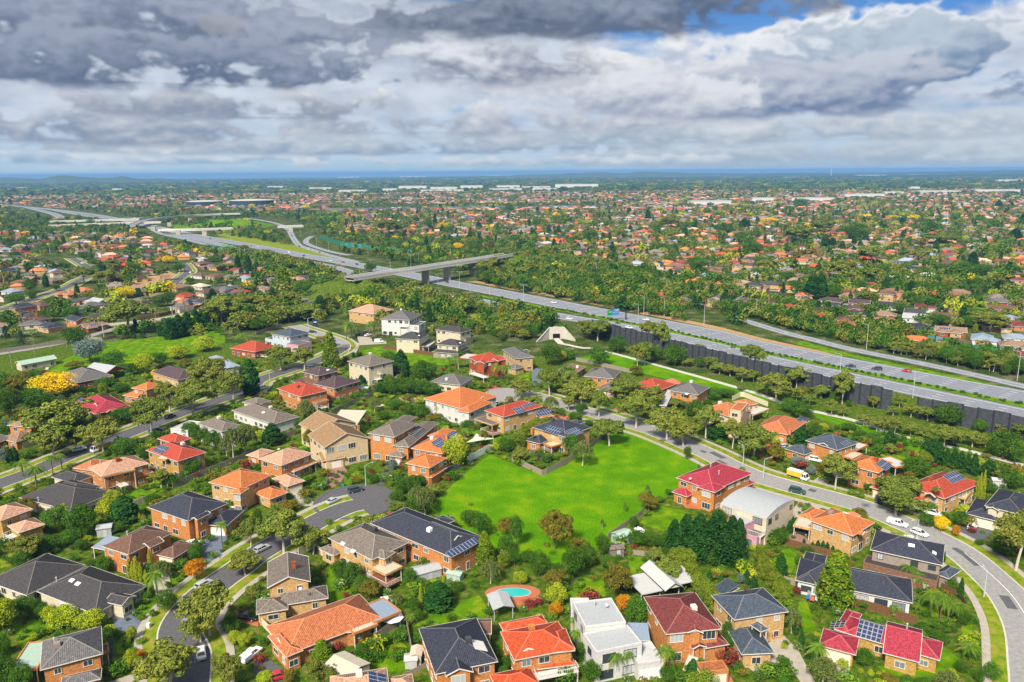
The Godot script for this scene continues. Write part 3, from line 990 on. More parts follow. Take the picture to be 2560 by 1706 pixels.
func car(kind: String, col: String, x: float, z: float, head: float, label: String, y := 0.0, group := "cars in the streets") -> Node3D:
	var d := car_shapes(kind)
	var called: String = {"van": "van", "ute": "utility_vehicle", "truck": "truck"}.get(kind, "car")
	var o := thing(called, label, {"van": "van", "truck": "truck"}.get(kind, "car"), Vector3(x, y, z), head, group)
	var pm := car_paint("white" if kind == "truck" else col)
	part("body", d.body, pm, o)
	part("window_band", d.glass, M["car glass"], o)
	part("roof", d.roof, pm, o)
	var sp: Array = d.spec
	for sx in [-1, 1]:
		for sz in [-1, 1]:
			var w := part("wheel", d.tyre, M["tyre"], o, Vector3(sx * sp[0] * 0.3, 0.335, sz * (sp[1] / 2 - 0.1)))
			w.rotation.x = PI / 2
			part("rim", d.rim, M["rim"], w)
	for sz in [-1, 1]:
		part("headlight", box_mesh(Vector3(0.08, 0.14, 0.34)), M["head lamp"], o, Vector3(sp[0] / 2 - 0.1, sp[2] * 0.68, sz * sp[1] * 0.33))
		part("tail_light", box_mesh(Vector3(0.08, 0.16, 0.26)), M["tail lamp"], o, Vector3(-sp[0] / 2 + 0.02 if kind != "truck" else -3.1, sp[2] * 0.78, sz * sp[1] * 0.36))
	if kind == "ute":
		part("tray", box_mesh(Vector3(2.0, 0.62, 1.78)), pm, o, Vector3(-1.5, 1.1, 0))
	if kind == "truck":
		var tb := part("tray", box_mesh(Vector3(4.5, 1.5, 2.1)), car_paint(col), o, Vector3(-0.9, 1.6, 0))
		part("tray_top", box_mesh(Vector3(4.4, 0.2, 2.0)), M["paint"], tb, Vector3(0, 0.85, 0))
	return o

# ---------------------------------------------------------------- plants

var protos := {}

func leaf_at(st: SurfaceTool, p: Vector3, n: Vector3, size: float, c: Color, r: RandomNumberGenerator) -> void:
	var u := n.cross(Vector3(r.randf() - 0.5, r.randf() - 0.5, r.randf() - 0.5)).normalized()
	var v := n.cross(u)
	u *= size * r.randf_range(0.7, 1.3)
	v *= size * r.randf_range(0.45, 0.75)
	st.set_color(c)
	var b := n * size * 0.18
	var ps := [p - u, p + v + b, p + u, p - v + b]
	for i in [0, 1, 2, 0, 2, 3]:
		st.add_vertex(ps[i])

func clump(st: SurfaceTool, at: Vector3, rad: Vector3, count: int, size: float, cols: Array, r: RandomNumberGenerator) -> void:
	var base: Color = (cols[0] as Color).lerp(cols[1], r.randf())
	for i in count:
		var n := Vector3(r.randfn(), r.randfn(), r.randfn()).normalized()
		if n.y < -0.45: n.y = absf(n.y) * 0.5; n = n.normalized()
		var p := at + n * rad * sqrt(r.randf_range(0.45, 1.08))
		var f := (n + Vector3(r.randfn(), r.randfn() + 0.25, r.randfn()) * 0.55).normalized()
		var c: Color = base * r.randf_range(0.72, 1.3)
		if r.randf() < 0.08: c = c.lerp(cols[2], 0.6)
		leaf_at(st, p, f, size, c, r)

# kind: height, width, first branch height share, leaf colours (linear), bark, words
const KINDS := {
	"g": [12.0, 8.5, "gum"], "r": [6.0, 6.0, "round"], "d": [11.0, 5.0, "cone"], "c": [7.0, 2.2, "column"], "y": [6.5, 7.0, "round"], "v": [5.0, 5.5, "round"], "o": [6.0, 5.5, "gum"],
	"s": [2.0, 2.4, "ball"], "p": [6.5, 4.4, "palm"], "w": [6.5, 5.5, "weep"], "b": [6.0, 6.0, "round"], "t": [4.5, 0.9, "column"], "x": [2.4, 3.0, "ball"], "u": [6.5, 4.8, "tall"], "j": [11.0, 5.0, "cone"],
	"f": [10.0, 6.0, "fir"], "q": [5.0, 4.5, "round"], "h": [1.5, 2.4, "ball"]}
const LEAF := {
	"g": [[0.12, 0.165, 0.026], [0.19, 0.225, 0.036], [0.28, 0.26, 0.06]], "r": [[0.045, 0.12, 0.012], [0.085, 0.18, 0.02], [0.16, 0.24, 0.03]], "d": [[0.014, 0.052, 0.012], [0.028, 0.085, 0.016], [0.05, 0.13, 0.02]],
	"c": [[0.016, 0.06, 0.014], [0.035, 0.1, 0.018], [0.07, 0.14, 0.02]], "y": [[0.58, 0.40, 0.01], [0.72, 0.52, 0.015], [0.40, 0.36, 0.02]], "v": [[0.20, 0.27, 0.018], [0.33, 0.37, 0.02], [0.42, 0.40, 0.03]],
	"o": [[0.13, 0.125, 0.02], [0.20, 0.175, 0.022], [0.30, 0.20, 0.03]], "s": [[0.06, 0.15, 0.014], [0.15, 0.24, 0.02], [0.3, 0.34, 0.03]], "p": [[0.07, 0.15, 0.015], [0.13, 0.21, 0.025], [0.27, 0.26, 0.05]],
	"w": [[0.10, 0.15, 0.035], [0.17, 0.21, 0.05], [0.24, 0.22, 0.08]], "b": [[0.10, 0.15, 0.13], [0.16, 0.22, 0.19], [0.22, 0.27, 0.22]], "t": [[0.16, 0.22, 0.015], [0.27, 0.30, 0.02], [0.36, 0.36, 0.02]],
	"x": [[0.12, 0.025, 0.02], [0.22, 0.05, 0.035], [0.40, 0.10, 0.06]], "u": [[0.10, 0.15, 0.014], [0.17, 0.21, 0.02], [0.30, 0.29, 0.03]], "j": [[0.07, 0.15, 0.012], [0.15, 0.23, 0.015], [0.34, 0.34, 0.02]],
	"f": [[0.022, 0.07, 0.03], [0.04, 0.10, 0.035], [0.07, 0.13, 0.04]], "q": [[0.45, 0.17, 0.012], [0.60, 0.27, 0.015], [0.30, 0.22, 0.02]], "h": [[0.05, 0.13, 0.015], [0.10, 0.18, 0.02], [0.72, 0.68, 0.66]]}

func cols_of(kind: String) -> Array:
	var out := []
	for c in LEAF[kind]: out.append(Color(c[0], c[1], c[2]) * ({"g": 1.0, "r": 0.85, "o": 0.95, "w": 0.95}.get(kind, 1.05)))
	return out

func make_plant(kind: String, variant: int) -> Dictionary:
	var key := kind + str(variant)
	if protos.has(key): return protos[key]
	var r := RandomNumberGenerator.new()
	r.seed = hash(key) + 5
	var k: Array = KINDS[kind]
	var H: float = k[0]
	var W: float = k[1]
	var cols := cols_of(kind)
	var tint := r.randf_range(0.86, 1.16)
	for i in 3: cols[i] = Color(cols[i].r * tint * r.randf_range(0.9, 1.1), cols[i].g * tint, cols[i].b * tint)
	var st := mb()
	var tk := mb()
	var trunk := true
	match k[2]:
		"gum":
			var n := 15 if kind == "g" else 12
			var fork := H * r.randf_range(0.28, 0.38)
			var lean := Vector3(r.randf_range(-0.6, 0.6), 0, r.randf_range(-0.6, 0.6))
			tube(tk, [Vector3(0, -0.2, 0), lean * 0.4 + Vector3(0, fork * 0.5, 0), lean + Vector3(0, fork, 0)], [H * 0.026, H * 0.021, H * 0.018])
			for i in n:
				var a := TAU * (i + r.randf() * 0.7) / n * 1.62
				var rr := W * 0.5 * sqrt((i + 0.6) / n) * 0.8
				var hh := H * (0.90 - 0.36 * pow(rr / (W * 0.5), 1.5)) - r.randf() * H * 0.22
				var p := Vector3(cos(a) * rr, hh, sin(a) * rr)
				var c0 := lean + Vector3(0, fork, 0)
				tube(tk, [c0, c0.lerp(p, 0.55) + Vector3(0, -H * 0.04, 0), p], [H * 0.013, H * 0.008, H * 0.003], 5)
				var s := W * r.randf_range(0.15, 0.21)
				clump(st, p, Vector3(s, s * 0.8, s), 210, H * 0.025, cols, r)
				for q in 3:
					clump(st, p + Vector3(r.randfn(), r.randfn() * 0.5 - 0.35, r.randfn()) * s * 0.85, Vector3(s, s * 0.8, s) * 0.6, 75, H * 0.024, cols, r)
		"round", "ball", "tall":
			trunk = k[2] != "ball"
			var n := 20 if k[2] != "ball" else 9
			var base := H * (0.16 if trunk else 0.02)
			if k[2] == "tall": base = H * 0.05
			if trunk: tube(tk, [Vector3(0, -0.2, 0), Vector3(0, H * 0.3, 0), Vector3(0.1, H * 0.62, 0.1)], [H * 0.03, H * 0.024, H * 0.01])
			for i in n:
				var y := 1.0 - 2.0 * (i + 0.5) / n
				var a := i * 2.4 + r.randf() * 0.7
				var q := sqrt(1.0 - y * y)
				var e := r.randf_range(0.55, 0.80)
				var p := Vector3(cos(a) * q * W * 0.5 * e, base + (H - base) * (0.5 + 0.5 * y * e), sin(a) * q * W * 0.5 * e)
				var s := W * r.randf_range(0.17, 0.25)
				clump(st, p, Vector3(s, s * 0.85, s), 220 if trunk else 150, (0.155 if trunk else 0.095) * pow(W / 6.0, 0.25), cols, r)
			clump(st, Vector3(0, base + (H - base) * 0.5, 0), Vector3(W * 0.3, (H - base) * 0.36, W * 0.3), 200, 0.2, cols, r)
		"cone", "column":
			var n := 26
			tube(tk, [Vector3(0, -0.2, 0), Vector3(0, H * 0.5, 0)], [W * 0.06, W * 0.03], 6)
			for i in n:
				var t := (i + 0.5) / n
				var prof := pow(1.0 - t, 0.5) * minf(1.0, 0.55 + t * 3.0) if k[2] == "cone" else pow(maxf(0.0, 1.0 - t * t * t), 0.8) * minf(1.0, 0.6 + t * 2.5)
				var a := i * 2.4
				var rr := W * 0.5 * prof
				var s := maxf(W * 0.13, rr * 0.55)
				for q in 3:
					var b := a + TAU * q / 3.0 + r.randf()
					clump(st, Vector3(cos(b) * (rr - s * 0.6) , 0.02 * H + H * 0.96 * t, sin(b) * (rr - s * 0.6)), Vector3(s, s * 1.15 + H * 0.015, s), 56, minf(0.24, W * 0.09), cols, r)
		"fir":
			tube(tk, [Vector3(0, -0.2, 0), Vector3(0, H, 0)], [0.25, 0.04], 6)
			for i in 14:
				var t := (i + 0.5) / 14.0
				for q in 7:
					var b := TAU * q / 7.0 + i * 0.8
					var rr := W * 0.5 * (1.0 - t) + 0.2
					for m in 4:
						var f := (m + 1) / 4.0
						clump(st, Vector3(cos(b) * rr * f, H * (0.08 + 0.9 * t) - rr * f * 0.12, sin(b) * rr * f), Vector3(0.42, 0.22, 0.42), 12, 0.13, cols, r)
		"weep":
			tube(tk, [Vector3(0, -0.2, 0), Vector3(0.2, H * 0.4, 0), Vector3(0, H * 0.75, 0.2)], [0.2, 0.15, 0.06])
			for i in 34:
				var a := i * 2.4
				var rr := W * 0.5 * sqrt((i + 0.5) / 34.0)
				var y1 := H * (1.0 - 0.35 * pow(rr / W * 2.0, 2)) - r.randf() * 0.3
				var y0 := y1 - H * r.randf_range(0.25, 0.5)
				var mid := Vector3(cos(a) * rr, (y0 + y1) / 2, sin(a) * rr)
				clump(st, mid, Vector3(0.5, (y1 - y0) * 0.5, 0.5), 85, 0.17, cols, r)
		"palm":
			var bend := Vector3(r.randf_range(-0.4, 0.4), 0, r.randf_range(-0.4, 0.4))
			var topp := bend + Vector3(0, H * 0.78, 0)
			tube(tk, [Vector3(0, -0.2, 0), bend * 0.4 + Vector3(0, H * 0.4, 0), topp], [0.2, 0.15, 0.13], 7)
			for i in 22:
				var a := i * 2.4
				var rise := 0.95 - 1.25 * (i / 22.0)
				var dir := Vector3(cos(a), 0, sin(a))
				var prev := topp
				var len := W * 0.5 * r.randf_range(0.85, 1.15)
				var cc: Color = (cols[0] as Color).lerp(cols[1], r.randf())
				if i > 19: cc = cols[2]
				for s in 8:
					var t := (s + 1) / 8.0
					var p := topp + dir * len * t + Vector3(0, rise * len * t * 0.9 - len * t * t * 0.95, 0)
					var across := dir.cross(Vector3.UP) * len * 0.16 * sin(PI * minf(0.95, t * 0.85 + 0.12))
					for sg in [-1.0, 1.0]:
						for q in 2:
							var m0 := prev.lerp(p, 0.5 * q)
							var tip: Vector3 = m0 + across * sg * 1.6 + (p - prev) * 0.9 + Vector3(0, -0.12 * len * t, 0)
							st.set_color(cc * r.randf_range(0.8, 1.2))
							for v in [m0, prev.lerp(p, 0.5 * q + 0.45), tip]: st.add_vertex(v)
					prev = p
	var d := {"crown": done(st), "trunk": done(tk) if trunk else null, "h": H, "w": W, "bark": M["bark pale"] if kind in ["g", "w"] else M["bark"]}
	protos[key] = d
	return d

const PLANT_NAME := {"g": ["eucalyptus_tree", "tree"], "r": ["leafy_tree", "tree"], "d": ["cypress_tree", "tree"], "c": ["column_cypress", "tree"], "y": ["yellow_tree", "tree"], "v": ["lime_green_tree", "tree"], "o": ["olive_tree", "tree"], "s": ["shrub", "shrub"], "p": ["palm_tree", "palm"], "w": ["weeping_tree", "tree"], "b": ["blue_grey_tree", "tree"], "t": ["pencil_cypress", "tree"], "x": ["red_shrub", "shrub"], "u": ["hedge_tree", "tree"], "j": ["golden_conifer", "tree"], "f": ["fir_tree", "tree"], "q": ["orange_autumn_tree", "tree"], "h": ["white_flower_shrub", "shrub"]}
const PLANT_WORDS := {"g": "pale-trunked gum tree", "r": "leafy green tree", "d": "dark green conical cypress", "c": "narrow column cypress", "y": "bright yellow autumn tree", "v": "lime green bushy tree", "o": "olive-brown tree", "s": "round green shrub", "p": "arching green palm", "w": "pale weeping tree", "b": "blue-grey leafy tree", "t": "thin pencil cypress", "x": "dark red shrub", "u": "tall hedge tree", "j": "broad green conifer", "f": "dark layered fir", "q": "orange autumn tree", "h": "white flowering shrub"}

func plant(kind: String, x: float, z: float, h: float, w: float, place := "") -> Node3D:
	var d := make_plant(kind, rng.randi() % 4)
	h = maxf(h, 0.5); w = maxf(w, 0.4)
	var size := "" if kind in ["s", "x", "h", "t"] else ("tall " if h > 11.0 else ("small " if h < 4.0 else ""))
	var where := place if place else "beside the " + nearest_mark(Vector3(x, 0, z))
	var o := thing(PLANT_NAME[kind][0], size + PLANT_WORDS[kind] + " " + where, PLANT_NAME[kind][1], Vector3(x, 0, z), rng.randf() * TAU)
	var sc := Vector3(w / d.w, h / d.h, w / d.w) * 1.1
	if d.trunk: part("trunk", d.trunk, d.bark, o).scale = sc
	part("crown", d.crown, M["leaf"], o).scale = sc
	return o

func far_crown(kind: String, s: int, quads := 130) -> ArrayMesh:
	# a lighter crown for trees far off, 1 m wide and 1 m high
	var r := RandomNumberGenerator.new()
	r.seed = s
	var st := mb()
	var cols := cols_of(kind)
	if kind in ["d", "c"]:
		for i in 9:
			var t := (i + 0.5) / 9.0
			var rr := 0.5 * pow(1.0 - t, 0.6)
			for q in 3:
				var b := i * 2.4 + q * 2.1
				clump(st, Vector3(cos(b) * rr * 0.6, t * 0.95, sin(b) * rr * 0.6), Vector3(rr * 0.5 + 0.06, 0.09, rr * 0.5 + 0.06), quads / 27 + 4, 0.105, cols, r)
	else:
		for i in 9:
			var y := 1.0 - 2.0 * (i + 0.5) / 9.0
			var q := sqrt(1.0 - y * y)
			var e := r.randf_range(0.4, 0.75)
			clump(st, Vector3(cos(i * 2.4) * q * 0.5 * e, 0.52 + 0.42 * y * e, sin(i * 2.4) * q * 0.5 * e), Vector3(0.24, 0.21, 0.24), quads / 9, 0.09 if quads < 300 else 0.065, cols, r)
	var m := done(st)
	m.surface_set_material(0, M["leaf"])
	return m

func many(called: String, label: String, category: String, mesh: Mesh, places: Array, colors := []) -> MultiMeshInstance3D:
	# a mass too large to count
	var mm := MultiMesh.new()
	mm.transform_format = MultiMesh.TRANSFORM_3D
	mm.use_colors = colors.size() > 0
	mm.mesh = mesh
	mm.instance_count = places.size()
	for i in places.size():
		mm.set_instance_transform(i, places[i])
		if colors.size(): mm.set_instance_color(i, colors[i])
	var o := MultiMeshInstance3D.new()
	o.name = numbered(called)
	o.multimesh = mm
	add_child(o)
	o.set_meta("kind", "stuff")
	o.set_meta("label", label)
	o.set_meta("category", category)
	return o

func scatter(poly: Array, gap: float, keep := 1.0, r := 1.0) -> Array:
	# jittered grid of free places inside a polygon
	var out := []
	var p := PackedVector2Array(poly)
	var lo := p[0]; var hi := p[0]
	for q in p:
		lo = lo.min(q); hi = hi.max(q)
	var x := lo.x
	while x < hi.x:
		var y := lo.y
		while y < hi.y:
			var s := Vector2(x + rng.randf() * gap, y + rng.randf() * gap)
			if rng.randf() < keep and Geometry2D.is_point_in_polygon(s, p) and (r < 0.0 or free_spot(s, r)): out.append(s)
			y += gap
		x += gap
	return out

# ---------------------------------------------------------------- ground

func build_terrain() -> void:
	var st := mb()
	var steps := [-40000, -15000, -6000, -2000, -700, 0, 700, 2000, 6000, 15000, 40000]
	var deep := [2000, 0, -700, -2000, -6000, -15000, -40000]
	for i in steps.size() - 1:
		for j in deep.size() - 1:
			quad(st, Vector3(steps[i], 0, deep[j]), Vector3(steps[i + 1], 0, deep[j]), Vector3(steps[i + 1], 0, deep[j + 1]), Vector3(steps[i], 0, deep[j + 1]), Vector3.UP)
	setting("ground", done(st), M["suburb"])
	setting("garden_ground", sheet([Vector2(-330, -70), Vector2(330, -70), Vector2(330, -230), Vector2(120, -330), Vector2(-60, -420), Vector2(-260, -420), Vector2(-330, -300)], 0.03), M["garden"])
	setting("sea", sheet([Vector2(-24000, -14000), Vector2(-8000, -15500), Vector2(-1000, -18000), Vector2(5000, -26000), Vector2(9000, -39500), Vector2(-39500, -39500), Vector2(-39500, -14500)], 2.0, 1.9), M["sea"])
	# far hills: [x, z, half width, half depth, height]
	for h in [[-5000, -9000, 1500, 400, 98], [-6400, -9200, 1700, 400, 88], [1600, -12000, 2600, 500, 84], [8100, -12500, 1900, 500, 92]]:
		setting("hill", mound(Vector3(h[0], -20, h[1]), h[2], h[3], h[4], 28, 5), M["suburb"])
	for h in [[1800, -8200, 2600, 500, 22], [4300, -8600, 3200, 600, 30], [6500, -8800, 2500, 500, 30], [2500, -12500, 5200, 600, 40], [7200, -12000, 4200, 600, 46]]:
		var hm := setting("wooded_ridge", mound(Vector3(h[0], -2, h[1]), h[2], h[3], h[4], 40, 4), M["wood"] if M.has("wood") else world_tex(mat("wood", Color(0.3, 0.42, 0.25), 0.95), T.garden, 90.0))
	for g in [["field", [Vector2(-23.6,-201.3),Vector2(-17.1,-221.8),Vector2(-7.7,-243.5),Vector2(9.1,-225.1),Vector2(16.9,-233.3),Vector2(30.6,-255.5),Vector2(39.1,-267.8),Vector2(52,-248.5),Vector2(63.1,-233.1),Vector2(49.5,-215.9),Vector2(42.4,-206),Vector2(28.3,-185.8),Vector2(20.3,-174.2),Vector2(11.4,-167.9),Vector2(-0,-170.8),Vector2(-10.1,-185.2)]], ["grass", [Vector2(-214,-324.9),Vector2(-229,-386),Vector2(-228.4,-400.5),Vector2(-228.5,-425.1),Vector2(-207.5,-437),Vector2(-180.5,-474.6),Vector2(-160.4,-422.8),Vector2(-168.8,-391.9),Vector2(-177.7,-384.4),Vector2(-186.5,-365.3),Vector2(-207.2,-361.4),Vector2(-206.2,-324.7)]],
		["field", [Vector2(31.9,-379.2),Vector2(50.4,-390.2),Vector2(59.5,-382.1),Vector2(67.8,-368.3),Vector2(81.8,-348.6),Vector2(97.3,-325.9),Vector2(106.4,-309.4),Vector2(103.4,-300.3),Vector2(94.7,-316.7),Vector2(82,-326.3),Vector2(69,-338.5),Vector2(50.4,-358.3),Vector2(39.9,-365.6)]], ["field", [Vector2(117,-287.4),Vector2(127,-272.4),Vector2(139.8,-257.9),Vector2(140.7,-249.2),Vector2(135.2,-243.1),Vector2(128.5,-255.2),Vector2(115.3,-280.3)]], ["grass", [Vector2(-81.9,-394.5),Vector2(-72.1,-409.5),Vector2(-54.8,-399),Vector2(-31.6,-379.9),Vector2(-31.1,-366.5),Vector2(-49.9,-361.3),Vector2(-56.6,-380.7)]],
		["verge", [Vector2(-28.7,-507.4),Vector2(-7.2,-498.5),Vector2(-2.8,-470.9),Vector2(-7.4,-444.3),Vector2(-19,-455.5)]], ["grass", [Vector2(-20.7,-144.2),Vector2(-18,-148.5),Vector2(-12.8,-152.6),Vector2(-7.8,-155.9),Vector2(-5.5,-150.2),Vector2(-6.2,-147.1),Vector2(-14.6,-144.8)]], ["grass", [Vector2(-47.9,-168.4),Vector2(-44.3,-169.5),Vector2(-40.2,-163.4),Vector2(-35.7,-156.3),Vector2(-40.1,-153.4),Vector2(-42.1,-157.8)]], ["grass", [Vector2(-28.6,-131.4),Vector2(-23.5,-139.7),Vector2(-21.2,-136.9),Vector2(-20.2,-129.2),Vector2(-26.6,-129.3)]],
		["grass", [Vector2(28,-173.6),Vector2(37.2,-170.6),Vector2(36.7,-165.5),Vector2(28.7,-161.9),Vector2(27.3,-165.1)]], ["grass", [Vector2(11,-155.1),Vector2(15.9,-163.2),Vector2(20.6,-161.5),Vector2(20.3,-155),Vector2(15.1,-154.1)]], ["grass", [Vector2(33.6,-191.3),Vector2(40.9,-202.7),Vector2(47.7,-198.7),Vector2(46.7,-191.4),Vector2(40.1,-185.4)]], ["grass", [Vector2(68.7,-129.9),Vector2(75.7,-128.4),Vector2(84.7,-136),Vector2(85.4,-131.5),Vector2(80.7,-126.3),Vector2(74.9,-125.9),Vector2(69,-127.3)]],
		["grass", [Vector2(-105.5,-146.2),Vector2(-101.4,-147.6),Vector2(-95.1,-144.3),Vector2(-95.8,-139.4),Vector2(-97.9,-137.1)]], ["grass", [Vector2(-83.3,-155),Vector2(-78.6,-154.9),Vector2(-76.9,-150.7),Vector2(-79.5,-148.5)]], ["grass", [Vector2(-117.8,-212),Vector2(-112.9,-227.2),Vector2(-103.4,-217.8),Vector2(-106.9,-203.7),Vector2(-111.6,-203.8)]], ["verge", [Vector2(-132,-183.5),Vector2(-123.2,-181.4),Vector2(-120.8,-171.8),Vector2(-123,-169.5)]], ["grass", [Vector2(-81.1,-166.7),Vector2(-79.9,-171.2),Vector2(-76.9,-169.4),Vector2(-76.7,-158.3)]],
		["grass", [Vector2(-59.4,-264.6),Vector2(-58,-279.2),Vector2(-54.5,-275),Vector2(-52.4,-277.7),Vector2(-52.6,-261.9)]], ["grass", [Vector2(-60.8,-294),Vector2(-57.9,-298.6),Vector2(-50.1,-296.9),Vector2(-49.8,-289.2)]], ["grass", [Vector2(-80.4,-254),Vector2(-73,-258.7),Vector2(-69.8,-249.2),Vector2(-74.8,-251.6)]], ["grass", [Vector2(-52.7,-225.1),Vector2(-48.5,-229.8),Vector2(-46.7,-220.3),Vector2(-50.6,-218.6)]], ["grass", [Vector2(-47.6,-226.9),Vector2(-43.9,-228.7),Vector2(-41.3,-222.1),Vector2(-46.3,-220.3)]], ["grass", [Vector2(-15.7,-268.8),Vector2(-9.8,-271.3),Vector2(-0.3,-259.5),Vector2(-1.1,-250),Vector2(-11.9,-258.5)]],
		["grass", [Vector2(63.4,-173.7),Vector2(68.5,-176.6),Vector2(69.6,-172.4),Vector2(64.8,-164.6),Vector2(61,-164.7)]], ["grass", [Vector2(61,-151.6),Vector2(64,-153),Vector2(62.3,-144.4),Vector2(61.7,-141.1),Vector2(58.9,-141.1)]], ["grass", [Vector2(88.5,-153.1),Vector2(92.5,-147.5),Vector2(91.1,-145.8),Vector2(87.9,-146.3),Vector2(86.3,-148.5)]], ["grass", [Vector2(91.8,-142.4),Vector2(96.2,-146.2),Vector2(91.4,-137.1),Vector2(90.2,-139.1)]], ["grass", [Vector2(-80.1,-138.8),Vector2(-73.7,-138.8),Vector2(-72.4,-135.3),Vector2(-77.9,-135.3)]],
		["grass", [Vector2(121.4,-244.1),Vector2(128.2,-238.6),Vector2(124.3,-230),Vector2(121.8,-231.2),Vector2(120.5,-240.1)]], ["grass", [Vector2(0.5,-251.1),Vector2(5,-253.4),Vector2(5.2,-243.2),Vector2(2.1,-242.2)]], ["verge", [Vector2(141,-250.6),Vector2(160.1,-228.1),Vector2(154.2,-219),Vector2(145,-226),Vector2(139.3,-238.4)]], ["grass", [Vector2(294.2,-636.2),Vector2(317.9,-626.6),Vector2(302.5,-588.7),Vector2(275.7,-568.9),Vector2(276.8,-590)]], ["grass", [Vector2(293.4,-628),Vector2(321.4,-626.5),Vector2(291.7,-567),Vector2(272.6,-574.9)]], ["grass", [Vector2(307.6,-566.3),Vector2(335.7,-532.4),Vector2(316.8,-501.3),Vector2(298.6,-527.9)]],
		["grass", [Vector2(441.7,-1127.8),Vector2(467.6,-1074.4),Vector2(441.1,-1008),Vector2(415.1,-1043.5)]], ["grass", [Vector2(-77.7,-1429.2),Vector2(62.5,-1522.3),Vector2(60.7,-1413.6),Vector2(-43.1,-1348)]], ["field", [Vector2(-434.8,-1743),Vector2(-363.9,-1704.8),Vector2(-330.5,-1545.9),Vector2(-376.2,-1528.2)]], ["grass", [Vector2(-385.9,-1766.4),Vector2(-145.1,-1896.9),Vector2(-127.2,-1793.2),Vector2(-254,-1560.5),Vector2(-349.3,-1596.6)]], ["verge", [Vector2(-444.2,-1160.9),Vector2(-409.1,-1144.7),Vector2(-307.5,-1052.7),Vector2(-298.3,-1041.1),Vector2(-205.3,-886.1),Vector2(-196.6,-847.6),Vector2(-337.6,-1023)]], ["grass", [Vector2(-659.7,-1516.1),Vector2(-489,-1454.4),Vector2(-458.8,-1411.3),Vector2(-575.8,-1332.2)]], ["verge", [Vector2(-501.7,-1307.9),Vector2(-472.3,-1321.8),Vector2(-323.2,-1118.9),Vector2(-286.9,-1004.2),Vector2(-443,-1181.6)]],
		["grass", [Vector2(8,-346.4),Vector2(9.3,-352.9),Vector2(3.1,-344.5),Vector2(-0.1,-342.5),Vector2(-0.1,-334.4),Vector2(7.2,-334.2)]], ["dirt", [Vector2(-354.2,-777.9),Vector2(-315.4,-724.5),Vector2(-303,-698.2),Vector2(-295.3,-669.3),Vector2(-300.3,-656.2)]], ["dirt", [Vector2(-360.5,-706.1),Vector2(-317.3,-719.3),Vector2(-295.7,-668.7),Vector2(-312.7,-647.3),Vector2(-339.3,-644.4),Vector2(-363.2,-672.3)]]]:
		setting("lawn" if g[0] != "dirt" else "bare_earth", sheet(g[1], 0.06 + 0.004 * (taken.get("lawn", 0) % 5)), M[g[0]])
